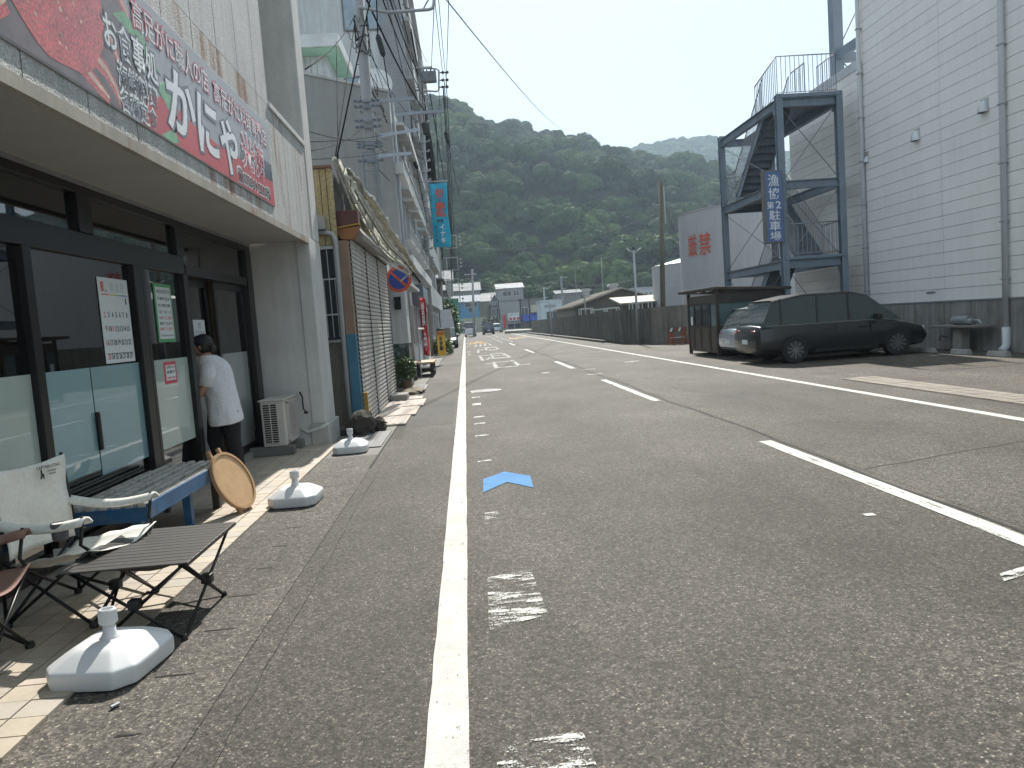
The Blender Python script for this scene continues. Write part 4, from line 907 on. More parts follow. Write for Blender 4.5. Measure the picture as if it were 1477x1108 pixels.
b = MB(); b.box(-1.73, -1.55, 18.93, 19.04, 2.26, 2.29); b.build('lid', BLACK, mb_)
H2 = thing('grey_block', (-3.5, 30, 0), 'four-storey pale building with windowless grey end wall behind the shutter house', 'building')
b = MB(); b.prism([(-9, 0), (-1.82, 0), (-1.82, 8.80), (-4.4, 9.50), (-9, 9.6)], (0, 24.0, 0), (1, 0, 0), (0, 0, 1), (0, .12, 0)); b.build('end_wall', GW, H2)
b = MB(); b.prism([(-9, 0), (-1.80, 0), (-1.80, 8.86), (-1.9, 8.86)] and [(-4.4, 9.50), (-1.80, 8.80), (-1.80, 8.88), (-4.4, 9.58), (-9, 9.68), (-9, 9.6)], (0, 23.96, 0), (1, 0, 0), (0, 0, 1), (0, .2, 0)); b.build('coping', M('coping_pale', (.45, .44, .42), .8), H2)
b = MB(); b.box(-9, -1.82, 24.12, 37.5, 0, 8.75); b.build('core', WW, H2)
b = MB(); b.box(-2.3, -1.82, 19.9, 24.0, 0, 2.9); b.box(-6, -2.31, 17.1, 23.9, 0, 3.2); b.box(-2.3, -1.75, 17.0, 19.0, 2.6, 3.2); b.build('low_annexe', WW, H2)
# facade relief seen along the street
def win(parent, x, y0, y1, z0, z1, out=.05, frame=None):
    fr = MB(); f = .06
    fr.box(x, x+out, y0, y0+f, z0, z1); fr.box(x, x+out, y1-f, y1, z0, z1); fr.box(x, x+out, y0+f, y1-f, z0, z0+f); fr.box(x, x+out, y0+f, y1-f, z1-f, z1); fr.box(x, x+out, (y0+y1)/2-.02, (y0+y1)/2+.02, z0+f, z1-f)
    o = fr.build('window', frame or M('alu', 0), parent); b = MB(); b.box(x+.005, x+.015, y0+f, y1-f, z0+f, z1-f); b.build('pane', GLASSF, o); return o
for z0, z1 in ((.9, 2.3), (4.4, 5.9), (6.9, 7.9)):
    for y0, y1 in ((24.7, 26.2), (27.0, 28.6), (29.6, 31.2), (32.3, 33.8), (35, 36.6)):
        win(H2, -1.82, y0, y1, z0, z1)
        if z0 > 1:
            b = MB(); b.box(-1.82, -1.45, y0-.15, y1+.15, z1+.05, z1+.13); b.build('window_hood', WW, H2)
            b = MB(); b.box(-1.82, -1.50, y0-.1, y1+.1, z0-.12, z0-.04); b.box(-1.54, -1.50, y0-.1, y1+.1, z0+.35, z0+.39)
            for i in range(9): b.box(-1.53, -1.51, y0-.1+i*(y1-y0+.16)/8, y0-.08+i*(y1-y0+.16)/8, z0-.04, z0+.35)
            b.build('window_rail', M('rail_pale', (.5, .5, .5), .5, .4), H2)
for z, d in ((3.45, .35), (6.35, .28)):
    b = MB(); b.box(-1.82, -1.82+d, 24.13, 37.4, z, z+.35); b.build('ledge', WW, H2)
b = MB(); b.prism([(0, 0), (.42, .0), (.42, .28), (0, .55)], (-1.82, 26.2, 7.98), (1, 0, 0), (0, 0, 1), (0, 10.5, 0)); b.build('eave_box', WW, H2)
for y, zt in ((24.3, 8.6), (31.6, 8.6)):
    b = MB(); b.tube([(-1.74, y, .1), (-1.74, y, zt)], .05, 8); b.build('downpipe', M('pipe_grey', 0), H2, smooth=True)
for y0, y1 in ((20.2, 21.9), (22.1, 23.8)):
    b = MB(); b.box(-1.82, -1.76, y0, y1, .1, 2.3); dd = b.build('door', M('door_grey', (.33, .32, .30), .6, var=.1, streak=.1), H2)
    for i in range(6):
        b = MB(); b.box(-1.76, -1.745, y0+.08+i*.26, y0+.26+i*.26, .9, 2.2); b.build('panel', GALV, dd)
b = MB(); b.box(-1.82, -1.35, 19.9, 23.9, 2.62, 2.70); b.build('door_canopy', WW, H2)
b = MB(); b.tube([(-1.4, 22.2, 1.45), (-1.4, 25.2, 1.45)], .035, 8); b.tube([(-1.4, 22.2, 0), (-1.4, 22.2, 1.45)], .02, 6); b.build('hand_rail', M('alu', 0), H2)
# little roof house on the block
rh = thing('rooftop_shed', (-4, 26, 9.5), 'small white cabin with pale green soffit on the grey block roof', 'rooftop cabin')
p = at(497, 88, 26.5); e0, e1 = p.x-.1, p.z
b = MB(); zt = at(480, 58, 26.5).z; xr = at(490, 60, 26.5).x; b.box(-7, xr, 26.2, 29.5, zt-.28, zt+.12); b.build('roof', M('roof_white', (.6, .62, .62), .6), rh)
b = MB(); b.box(-6.8, xr-.05, 26.3, 29.4, zt-.31, zt-.285); b.build('soffit', M('soffit_green', (.33, .55, .42), .6), rh)
b = MB(); x = -6.6
while x < xr-.75: b.box(x+.01, x+.19, 27.0, 27.05, 8.7, zt-.32); x += .2
b.box(-6.6, xr-.55, 27.05, 29.2, 8.7, zt-.32); b.build('wall', M('siding_white', (.55, .57, .58), .6), rh)
# tall white block behind
H3 = thing('tall_block', (-5, 48, 0), 'tallest pale apartment block on the left with tiled edge strip', 'building')
WT = M('tall_wall', (.50, .52, .52), .85, var=.05, streak=.18)
b = MB(); b.box(-14, -2.02, 38.5, 60, 0, 19.6); b.build('wall', WT, H3)
GT = M('grey_tile', (.26, .27, .28), .6, var=.08, fine=.05, fs=8)
xa = at(553, 60, 38.4).x; b = MB(); b.box(xa, -1.95, 38.3, 38.5, 0, 19.6); b.build('tile_strip', GT, H3)
b = MB()
for i in range(150): b.box(xa-.01, -1.94, 38.285, 38.3, i*.13, i*.13+.105)
b.build('tile_course', GT, H3, kind='stuff')
def winY(parent, Y, px0, px1, py0, py1, n=2):
    a_ = at(px0, py1, Y); c_ = at(px1, py0, Y); x0, x1, z0, z1 = a_.x, c_.x, a_.z, c_.z
    b = MB(); f = .07; b.box(x0, x1, Y-.06, Y, z0, z0+f); b.box(x0, x1, Y-.06, Y, z1-f, z1); b.box(x0, x0+f, Y-.06, Y, z0+f, z1-f); b.box(x1-f, x1, Y-.06, Y, z0+f, z1-f)
    for i in range(1, n): xm = x0+(x1-x0)*i/n; b.box(xm-f/2, xm+f/2, Y-.06, Y, z0+f, z1-f)
    o = b.build('window', M('frame_grey', (.12, .13, .14), .5), parent); b = MB(); b.box(x0+f, x1-f, Y-.03, Y-.01, z0+f, z1-f); b.build('pane', GLASSL, o)
winY(H3, 38.49, 496, 551, -40, 46); winY(H3, 38.49, 500, 558, 108, 160)
winY(H3, 38.49, 496, 551, -200, -110)
for fl in range(1, 7):
    z = fl*2.85
    for y0, y1 in ((40, 43), (44.5, 47.5), (49, 52), (53.5, 56.5)):
        win(H3, -2.02, y0, y1, z-1.9, z-.5)
    b = MB(); b.box(-2.02, -1.62, 39.2, 58.5, z-.18, z); b.box(-1.66, -1.62, 39.2, 58.5, z, z+.9); b.build('balcony', M('balcony_pale', (.45, .46, .46), .7, streak=.2), H3)
b = MB(); b.box(-14.1, -1.5, 38.4, 60.1, 19.6, 20.0); b.build('roof_slab', WT, H3)
b = MB()
for y in np.arange(39.5, 58, .9): b.tube([(-1.6, y, 14+rnd.random()*4), (-1.35, y+.2, 14.3), (-1.3, y+.1, 6+rnd.random()*6)], .025, 5)
b.build('cable_run', WIRE, H3)
# satellite dish
sd_ = thing('satellite_dish', at(540, 120, 34), 'white round satellite dish on the grey block roof before the tall block', 'satellite dish')
b = MB(); c = at(541, 122, 34); b.prism([(.75*math.cos(i*.2618), .75*math.sin(i*.2618)) for i in range(24)], c, (1, 0, 0), (0, .3, 1), (0, .08, 0)); b.build('dish', M('dish', (.6, .6, .6), .5), sd_)
b = MB(); b.tube([(c.x, c.y+.1, 8.7), c+Vector((0, .1, 0))], .05, 6); b.build('mast', GALV, sd_)
# dark shop box sign (grey) and street things further on
bx = thing('box_sign', (-1.6, 28, 2.3), 'blank grey box sign jutting from the white facade above the red banner', 'sign')
b = MB(); b.box(-1.86, -1.42, 27.2, 30.6, 2.33, 3.05); b.build('case', M('box_slate', (.13, .15, .17), .5), bx); b = MB(); b.box(-1.42, -1.40, 27.3, 30.5, 2.42, 2.96); b.build('panel', M('panel_blue_grey', (.35, .40, .45), .4), bx)
# benches, banners, boards
b2 = thing('wooden_bench', (-1.3, 23, 0), 'small wooden bench with dark legs standing past the pot plant', 'bench')
b = MB(); b.box(-1.68, -1.02, 22.5, 24.3, .40, .45); b.build('seat', M('bench_wood', (.38, .25, .14), .7, var=.2, dirt=.3), b2)
for x in (-1.6, -1.1):
    for y in (22.65, 23.4, 24.1):
        b = MB(); b.box(x-.05, x+.05, y-.05, y+.05, 0, .40); b.build('leg', BLUD, b2)
b = MB(); b.box(-1.66, -1.04, 22.6, 24.2, .15, .2); b.build('shelf', BLUD, b2)
rock('stone', (-1.62, 21.6, 0), (.15, .2, .22), 'dark upright stone block before the small wooden bench', DR, 12); rock('stone', (-1.78, 20.9, 0), (.18, .2, .08), 'low dark stone at the door left of the small bench', DR, 14)
def banner(name, label, pole, p, size, col, m2, body, tm_, wob_=.05, bracket=True):
    t_ = thing(name, p, label, 'banner'); x0, y, z0 = p; wd, ht = size
    grid_cloth('cloth', lambda u, v: (x0+wd*u+.02*math.sin(v*9), y+wob_*math.sin(u*7+v*5)+.02*math.sin(v*14), z0+ht*v-.05*u*(1-v)), 8, 20, col, t_, .004)
    if body: text(body, 'lettering', tm_, t_, (x0+wd/2, y-wob_-.04, z0+ht/2), (1, 0, 0), (0, 0, 1), wd*.62, ht*.86, .002, .03, line=.95)
    b = MB(); b.tube([(x0, y, pole), (x0, y, z0+ht+.08)], .018, 6)
    if bracket: b.tube([(x0, y, z0+ht+.05), (x0+wd, y, z0+ht+.05)], .012, 6)
    b.build('pole', GALV, t_); return t_
REDB = M('banner_red', (.62, .05, .05), .7, var=.25, vs=7); BLB = M('banner_blue', (.03, .42, .62), .7, var=.12, vs=4)
banner('red_banner', 'narrow red and white banner hanging by a pole near the small wooden bench', .3, (-1.50, 26.0, .55), (.20, 1.95), REDB, None, '営\n業\n中', WH, .11)
bb_ = banner('blue_banner', 'tall bright blue hanging banner with red and white lettering on the facade', 5.2, (at(618, 262, 34).x, 34, at(620, 357, 34).z), (.78, at(618, 265, 34).z-at(620, 357, 34).z), BLB, None, 'お\n食\n事\n処', M('banner_text_red', (.65, .12, .08), .6), .03)
q = wloc(bb_); H_ = at(618, 265, 34).z-at(620, 357, 34).z
for o in bb_.children:
    if o.name.startswith('lettering'):
        for v in o.data.vertices: v.co.z = (v.co.z)*.52+H_*.43; v.co.x += .04
text('イ\nナ\nキ', 'lettering', WH, bb_, (q.x+.46, 33.92, q.z+H_*.20), (1, 0, 0), (0, 0, 1), .2, H_*.30, .002, .03); text('海鮮', 'lettering', INK, bb_, (q.x+.40, 33.92, q.z+H_*.40), (1, 0, 0), (0, 0, 1), .36, H_*.06, .002, .03)
text('あ\nじ\nの\n店', 'lettering', M('navy_text', (.02, .08, .25), .6), bb_, (q.x+.17, 33.92, q.z+H_*.2), (1, 0, 0), (0, 0, 1), .08, H_*.28, .002, .03)
b = MB(); b.bar((-1.95, 34, q.z+H_+.08), (q.x+.85, 34, q.z+H_+.08), .05, .05); b.build('bracket', GALV, bb_)
ys = thing('yellow_board', (-1.25, 37.6, 0), 'yellow standing board with black lettering and red head amid the bush', 'sign')
b = MB(); b.box(-1.45, -1.07, 37.5, 37.75, .05, 1.27); b.build('case', M('yellow_sign', (.75, .42, .03), .5), ys); b = MB(); b.box(-1.44, -1.08, 37.495, 37.5, 1.08, 1.25); b.build('head', M('sign_brown_red', (.42, .08, .03), .5), ys)
text('お\n食\n事', 'lettering', INK, ys, (-1.26, 37.495, .66), (1, 0, 0), (0, 0, 1), .2, .72, .004, .04); text('味の店', 'lettering', MC['yellow_sign'], ys, (-1.26, 37.49, 1.165), (1, 0, 0), (0, 0, 1), .26, .08, .004, .02)
b = MB(); b.box(-1.86, -1.6, 31.0, 31.1, .1, 1.35); tag(b.build('standing_board', M('white_paint', (.62, .64, .66), .5)), 'narrow white board leaning on the facade beyond the red banner', 'board')
wb = thing('blank_signboard', (-1.25, 50, 0), 'blank white street sign board on a post past the bush', 'sign'); a_ = at(636, 474, 50); c_ = at(651, 446, 50)
b = MB(); b.hexa([(a_.x, 50, a_.z), (c_.x+.12, 50, a_.z), (c_.x+.12, 50.1, a_.z), (a_.x, 50.1, a_.z), (a_.x, 50, c_.z), (c_.x-.05, 50, c_.z), (c_.x-.05, 50.1, c_.z), (a_.x, 50.1, c_.z)]); b.build('board', M('white_paint', 0), wb)
b = MB(); b.box(a_.x+.2, a_.x+.6, 50.1, 50.3, 0, a_.z); b.build('post', M('tan_post', (.3, .25, .18), .8), wb)
# no parking sign
np_ = thing('no_parking_sign', (-1.5, 18, 2.4), 'round blue no-parking sign with red ring and slash, partly behind awning', 'road sign')
c = at(575, 403, 18.0); 
def dsc(name, r0, r1, m, d, y):
    b = MB(); n = 36; vs = []
    for i in range(n):
        t = 2*math.pi*i/n
        for r_, dd in ((r0, 0), (r1, 0), (r1, d), (r0, d)): vs.append((c.x+r_*math.cos(t), y-dd, c.z+r_*math.sin(t)))
    b.add(vs, [(i*4+k, i*4+(k+1) % 4, ((i+1) % n)*4+(k+1) % 4, ((i+1) % n)*4+k) for i in range(n) for k in range(4)]); return b.build(name, m, np_)
RDS = M('sign_orange_red', (.62, .10, .04), .45); BLS = M('sign_blue', (.02, .07, .33), .45)
dsc('plate', .0, .30, BLS, .006, 18.0); dsc('ring', .235, .305, RDS, .010, 18.0)
b = MB(); b.bar((c.x-.19, 17.987, c.z+.19), (c.x+.19, 17.987, c.z-.19), .006, .055, (1, 0, 1)); b.build('slash', RDS, np_)
b = MB(); b.tube([(c.x, 18.03, c.z), (-1.8, 18.1, c.z)], .02, 6); b.build('bracket', GALV, np_)
# brown timber houses further along
for k, (y0, y1, zt, m, lab) in enumerate(((60.5, 68, 5.2, M('dark_timber', (.09, .07, .055), .8, var=.2), 'dark timber house with layered eaves beyond the tall block'), (69, 80, 4.6, M('grey_timber', (.16, .14, .13), .8, var=.2), 'grey weathered house farther along the left kerb'))):
    t_ = thing('timber_house', (-4, y0, 0), lab, 'house'); b = MB(); b.box(-9, -2.1, y0, y1, 0, zt); b.build('wall', m, t_)
    for z in (2.7, zt):
        b = MB(); b.prism([(-9, .9), (-1.4, 0), (-1.4, .12), (-9, 1.1)], (0, y0-.3, z), (1, 0, 0), (0, 0, 1), (0, y1-y0+.5, 0)); b.build('roof', M('roof_dark', (.10, .10, .11), .6, var=.2), t_)
    for y in np.arange(y0+.5, y1-1.5, 2.2): win(t_, -2.1, y, y+1.4, .6, 2.3)
leafy('street_tree', (-.75-1.0, 62, .3), 1.1, 3.6, 2600, LEAFM, 'rounded green street tree behind the blank signboard', leaf=.28, cat='tree')
# ------------------------------------------------------------------ right side: warehouse, stair tower, kiosk
WH_ = thing('white_warehouse', (16, 12, 0), 'large white windowless warehouse with horizontal siding and concrete foot', 'warehouse')
XW = 12.0
b = MB(); b.box(XW+.03, 40, -12, 21.75, 1.2, 15); b.build('core', M('siding_joint', (.40, .41, .42), .8), WH_)
b = MB(); b.box(XW+.03, 30, 21.75, 26.6, 1.2, 8.28); b.build('wing_core', MC['siding_joint'], WH_)
PW = 3.62; rh_ = .30
smesh = {}
def panel(L_, h=rh_):
    k = round(L_, 2)
    if k not in smesh:
        b = MB(); b.box(-.03, 0, .005, L_-.005, .0055, h-.0055); smesh[k] = (b.mesh('siding_panel', SIDING), b.mesh('siding_panel', SIDINGB), b.mesh('siding_panel', SIDING))
    return rnd.choice(smesh[k])
z = 1.2; r_ = 0; rest = MB()
while z < 14.9:
    y = 21.75
    off_ = 0
    ylo = 1.0
    while y > ylo:
        y0 = max(y-PW, ylo)
        vis = (y0 > 9 or z > 0) and y > 12.5 and z < 12.2
        if vis: link('siding_panel', panel(y-y0), WH_, Vector((XW+.028+rnd.uniform(-.002, .0), y0, z))-WH_.location)
        else: rest.box(XW, XW+.028, y0+.006, y-.006, z+.007, z+rh_-.007)
        y = y0
    z += rh_; r_ += 1
rest.box(XW, XW+.028, -12, .99, 1.2, 15)
rest.build('siding_panel', SIDING, WH_, kind='stuff')
z = 1.2
while z < 8.0:
    link('siding_panel', panel(4.84), WH_, Vector((XW+.028, 21.76, z))-WH_.location); z += rh_
b = MB(); b.box(XW-.03, XW+.3, 21.76, 26.65, 8.08, 8.34); b.build('wing_coping', M('coping_white', (.5, .52, .55), .6), WH_)
CB = M('concrete_base', (.26, .25, .24), .9, var=.2, vs=1.5, streak=.45, dirt=.5, dcol=(.05, .05, .05), bump=.5)
for y0 in np.arange(-12, 26, 2.74):
    b = MB(); b.box(XW-.02, XW+.3, y0+.01, min(y0+2.73, 26.6), -.02, 1.17); b.build('base_wall', CB, WH_)
b = MB(); b.box(XW-.04, XW+.1, -12, 26.6, 1.17, 1.20); b.build('flashing', GALV, WH_)
PIP = M('pipe_white', (.55, .57, .60), .45, var=.04)
for y, lab in ((15.9, 1), (21.62, 2)):
    dp = thing('downpipe', (XW-.1, y, 0), ('nearer', 'farther')[lab-1]+' white downpipe running up the warehouse siding', 'downpipe', 'warehouse downpipes')
    b = MB(); b.tube([(XW-.09, y, .28), (XW-.09, y, 15)], .062, 12); b.build('pipe', PIP, dp, smooth=True)
    if lab == 1:
        b = MB(); b.tube([(XW-.09, y, .55), (XW-.09, y, .18), (XW-.15, y-.02, .08), (XW-.24, y-.05, .05)], .085, 12); b.build('elbow', PIP, dp, smooth=True)
    for z in np.arange(1.6, 14.5, 1.25):
        b = MB(); b.box(XW-.165, XW, y-.012, y+.012, z, z+.03); b.box(XW-.16, XW-.02, y-.072, y+.072, z+.003, z+.027); b.build('bracket', GALV, dp)
VENT = M('vent_alu', (.5, .52, .54), .4, .5)
for i, (px, py) in enumerate(((1421, 153), (1323, 195), (1251, 227))):
    d = FW+IX*((px-IW/2)/FPX)+IY*(-(py-IH/2)/FPX); c = CAM+d*(XW/d.x)
    v_ = thing('vent_hood', c-Vector((0, 0, .15)), ('rightmost', 'middle', 'leftmost smallest')[i]+' round metal vent hood on the warehouse siding', 'vent hood', 'vent hoods on the warehouse')
    n = 14; vs = []; R_ = .13 if i < 2 else .09
    for j in range(7):
        ph = j/6*math.pi/2; rr = R_*math.cos(ph)*1.0+.004
        for k in range(n+1):
            t = math.pi*k/n; vs.append((c.x-rr*math.sin(t)*1.25, c.y+rr*math.cos(t), c.z-.14+R_*2.1*math.sin(ph)))
    b = MB(); b.add(vs, [(j*(n+1)+k, j*(n+1)+k+1, (j+1)*(n+1)+k+1, (j+1)*(n+1)+k) for j in range(6) for k in range(n)]); b.build('hood', VENT, v_, smooth=True)
    b = MB(); b.box(c.x-.015, c.x, c.y-R_, c.y+R_, c.z-.14, c.z+.16); b.build('flange', VENT, v_)
b = MB(); b.box(XW-.025, XW-.005, 18.5, 18.85, 1.42, 1.46); b.build('wall_bracket', GALV, WH_)
# pump stand by the concrete foot
ps = thing('pump_stand', (11.6, 17, 0), 'old metal pump motor on a plank shelf and post before the concrete base wall', 'pump')
b = MB(); b.box(11.42, 11.92, 16.25, 17.95, .57, .62); b.build('shelf', M('shelf_grey', (.20, .18, .16), .8, dirt=.4), ps, bevel=.01)
b = MB(); b.box(11.58, 11.8, 16.95, 17.25, 0, .57); b.build('post', CONC, ps, bevel=.01)
b = MB(); b.tube([(11.66, 16.75, .73), (11.66, 17.3, .73)], .10, 14); b.tube([(11.66, 16.62, .70), (11.66, 16.75, .70)], .07, 12); b.build('motor', GALV, ps, smooth=False)
for i in range(6):
    b = MB(); b.tube([(11.66, 16.82+i*.08, .73), (11.66, 16.84+i*.08, .73)], .112, 16); b.build('fin', GALV, ps)
b = MB(); b.tube([(11.66, 16.6, .72), (11.66, 16.42, .72), (11.7, 16.35, .60)], .03, 8); b.build('pipe', GALV, ps, smooth=True)
b = MB(); b.tube([(11.5, 17.35, .34), (11.45, 17.5, .38), (11.42, 17.5, .25)], .014, 6); b.build('tap', BLACK, ps, smooth=True)
KS = M('kerb_stop', (.34, .33, .31), .9, var=.15, dirt=.35, bump=.5)
for i, (ya, yb) in enumerate(((13.55, 14.15), (14.75, 15.35), (15.95, 16.55), (17.2, 17.8), (18.9, 19.5), (20.1, 20.7))):
    b = MB(); b.hexa([(11.03, ya, 0), (11.17, ya, 0), (11.17, yb, 0), (11.03, yb, 0), (11.055, ya+.02, .11), (11.145, ya+.02, .11), (11.145, yb-.02, .11), (11.055, yb-.02, .11)])
    tag(b.build('parking_stop', KS, bevel=.008), ('concrete parking stop nearest the right edge of the photo', 'concrete parking stop second from the right edge, before the downpipe elbow', 'concrete parking stop below the pump stand', 'concrete parking stop beside the black car nose', 'concrete parking stop in front of the silver car, nearer one', 'concrete parking stop in front of the silver car, farther one')[i], 'parking stop', 'concrete parking stops')

# steel stair tower
ST = thing('stair_tower', (10.5, 24, 0), 'open blue-grey steel stair tower with landings beside the warehouse', 'outdoor staircase')
X1, X2, YN, YF = 9.62, 11.42, 21.95, 26.85; L1, L2, L3 = 2.70, 5.02, 7.38
def hbeam(nm, a, c, h=.26, w=.16, t=.022, up=(0, 0, 1)):
    a = Vector(a); c = Vector(c); d = (c-a).normalized(); u = Vector(up); sd = d.cross(u).normalized(); u = sd.cross(d).normalized(); b = MB()
    b.bar(a, c, t, h-2*t, u); b.bar(a+u*(h/2-t/2), c+u*(h/2-t/2), w, t, u); b.bar(a-u*(h/2-t/2), c-u*(h/2-t/2), w, t, u); return b.build(nm, STEEL, ST)
for x in (X1, X2):
    for y in (YN, YF): hbeam('post', (x, y, 0), (x, y, L3+.12), .19, .19, .02, (0, 1, 0))
for L in (L1, L2, L3):
    for x in (X1, X2): hbeam('side_beam', (x, YN+.1, L-.13), (x, YF-.1, L-.13))
    for y in (YN, YF): hbeam('cross_beam', (X1+.1, y, L-.13), (X2-.1, y, L-.13), .24)
ROD = M('brace_rod', (.22, .24, .26), .5, .4)
for za, zb in ((.1, L1-.3), (L1+.05, L2-.3), (L2+.05, L3-.3)):
    for y in (YN,):
        for (xa, xb) in ((X1+.1, X2-.1), (X2-.1, X1+.1)):
            b = MB(); b.tube([(xa, y, zb), (xb, y, za)], .012, 6); b.build('brace', ROD, ST)
    for (ya, yb) in ((YN+.1, YF-.1), (YF-.1, YN+.1)):
        b = MB(); b.tube([(X1, ya, zb), (X1, yb, za)], .012, 6); b.build('brace', ROD, ST)
for x in (X1, X2):
    for L in (L1, L2, L3):
        b = MB(); b.box(x-.09, x+.09, YN+.09, YN+.20, L-.42, L-.26); b.build('gusset', STEEL, ST)
DECK = M('deck_steel', (.17, .20, .23), .6, .2, var=.15, streak=.2)
LN = YN+1.15; LFr = YF-1.1
b = MB(); b.box(X1+.02, X2-.02, YN-.05, LN, L1, L1+.05); b.build('landing', DECK, ST)
b = MB(); b.box(X1+.02, X2-.02, YN-.05, LN, L3, L3+.05); b.build('landing', DECK, ST)
b = MB(); b.box(X1+.02, X2+.3, LN, YN+2.9, L3, L3+.05) if False else b.box(X2-.9, X2-.02, LN, YF, L3, L3+.05); b.build('landing', DECK, ST)
b = MB(); b.box(X1+.02, X2-.02, LFr, YF+.05, L2, L2+.05); b.build('landing', DECK, ST)
RAIL = M('rail_steel', (.33, .34, .38), .5, .4)
def flight(xc, ya, za, yb, zb, wd=.78):
    """steps from low (ya,za) to high (yb,zb)"""
    n = 12
    for s in (-1, 1):
        b = MB(); b.bar((xc+s*wd/2, ya, za-.02), (xc+s*wd/2, yb, zb-.02), .02, .24); b.build('stringer', STEEL, ST)
    for i in range(n):
        t = (i+.5)/n; y = ya+(yb-ya)*t; z = za+(zb-za)*t; dy = (yb-ya)/n
        b = MB(); b.box(xc-wd/2+.01, xc+wd/2-.01, min(y-dy*.55, y+dy*.55), max(y-dy*.55, y+dy*.55), z, z+.03)
        yr = y+dy*.5; b.box(xc-wd/2+.01, xc+wd/2-.01, yr-.006, yr+.006, z-.02, z+(zb-za)/n+.0); b.build('step', DECK, ST)
    for s in (-1, 1): railing([(xc+s*(wd/2+.02), ya, za), (xc+s*(wd/2+.02), yb, zb)], .95)
def railing(pts, h=1.05, sp=.13, r=.010):
    b = MB(); pts = [Vector(p) for p in pts]
    b.tube([p+Vector((0, 0, h)) for p in pts], .019, 8); b.tube([p+Vector((0, 0, .12)) for p in pts], .012, 6)
    o = b.build('handrail', RAIL, ST, smooth=True)
    b = MB()
    for a, c in zip(pts, pts[1:]):
        n = max(1, int((c-a).length/sp))
        for i in range(n+1):
            p = a.lerp(c, i/n); b.tube([p+Vector((0, 0, .1)), p+Vector((0, 0, h))], r, 5, cap=False)
    b.build('baluster', RAIL, ST)
XL, XR = X1+.45, X2-.45
flight(XL, LFr, .1, LN, L1+.02); flight(XR, LN, L1+.05, LFr, L2+.02); flight(XL, LFr, L2+.05, LN, L3+.02)
railing([(X1+.04, LN, L1+.05), (X1+.04, YN, L1+.05), (X2-.05, YN, L1+.05), (X2-.05, LN, L1+.05)], 1.0)
railing([(X1-.02, LN+.5, L3-.3), (X1-.02, YN-.02, L3+.05), (X2-.05, YN-.02, L3+.05), (X2-.05, LN, L3+.05)], 1.15)
railing([(X1+.04, YF-.5, L3+.05), (X1+.04, YN+1.1, L3+.05)], 1.0) if False else None
railing([(X1+.04, LFr, L2+.05), (X1+.04, YF, L2+.05), (X2-.05, YF, L2+.05), (X2-.05, LFr, L2+.05)], 1.0)
railing([(XL+.47, YN+.2, L3+.05), (XL+.47, LN, L3+.05)], 1.0)
b = MB(); b.box(X1-.02, X2, YN-.12, YN-.07, L3, L3+.10); b.box(X1-.02, X2, YN-.12, YN-.07, L1, L1+.08); b.build('kick_plate', STEEL, ST)
# vertical car park sign
sg2 = thing('car_park_sign', (9.25, 21.8, 3.2), 'tall narrow blue sign with white vertical lettering fixed to the stair tower', 'sign')
sx0, sx1, sz0, sz1 = 8.97, 9.50, 3.22, 5.28
b = MB(); b.box(sx0-.02, sx1+.02, 21.66, 21.85, sz0-.02, sz1+.02); b.build('case', M('sign_case', (.16, .15, .14), .6), sg2, bevel=.006)
b = MB(); b.box(sx0+.03, sx1-.01, 21.652, 21.66, sz0+.02, sz1-.02); b.build('panel', M('panel_blue', (.10, .17, .34), .35, var=.06), sg2)
SW = M('sign_letter', (.72, .74, .76), .5)
cxs = (sx0+sx1)/2+.01
for ch_, z0, z1, ww, xo in (('漁', 4.83, 5.18, .33, 0), ('協', 4.46, 4.79, .33, 0), ('第', 4.19, 4.40, .20, -.12), ('2', 4.19, 4.40, .16, .12), ('駐', 3.86, 4.15, .33, 0), ('車', 3.56, 3.84, .33, 0), ('場', 3.27, 3.53, .33, 0)):
    text(ch_, 'lettering', SW, sg2, (cxs+xo, 21.652, (z0+z1)/2), (1, 0, 0), (0, 0, 1), ww, z1-z0, .003, .012)
b = MB(); b.box(sx1+.02, X1-.1, 21.74, 21.8, 4.9, 4.96); b.box(sx1+.02, X1-.1, 21.74, 21.8, 3.5, 3.56); b.build('bracket', STEEL, sg2)
# tall frame on the wing roof
TF = thing('roof_frame', (13.2, 24, 8.3), 'tall blue-grey steel frame post with braced beams standing on the warehouse wing roof', 'steel frame')
STEEL2 = STEEL
xp, yp = 12.35, 24.0; pA = at(1208, 118, yp); xp = pA.x
b = MB(); b.box(xp-.16, xp+.16, yp-.16, yp+.16, 8.0, 16); b.build('post', STEEL, TF, bevel=.01)
bl = at(1200, 82, yp)
b = MB(); b.bar((xp, yp, bl.z), (xp+.2, 20.9+.9, bl.z+.05), .14, .30); b.bar((xp+.1, yp, bl.z-.05), (xp+3, yp, bl.z-.05), .14, .3); b.build('beam', STEEL, TF)
b = MB(); b.tube([(xp, yp, bl.z+3.6), (xp+1.8, yp, bl.z+.2)], .02, 6); b.tube([(xp, yp, bl.z+.1), (xp+1.8, yp, bl.z+3.4)], .02, 6); b.tube([(xp, yp, bl.z), (xp+1.2, yp, bl.z-1.2)], .02, 6); b.build('brace', ROD, TF)
# camera-like lamp on wing wall
b = MB(); b.tube([(11.98, 24.9, 5.35), (11.7, 24.9, 5.35)], .05, 10); tag(b.build('wall_lamp', M('lamp_dark', (.08, .08, .08), .5)), 'small dark lamp on the wing wall seen through the stair tower', 'wall lamp')

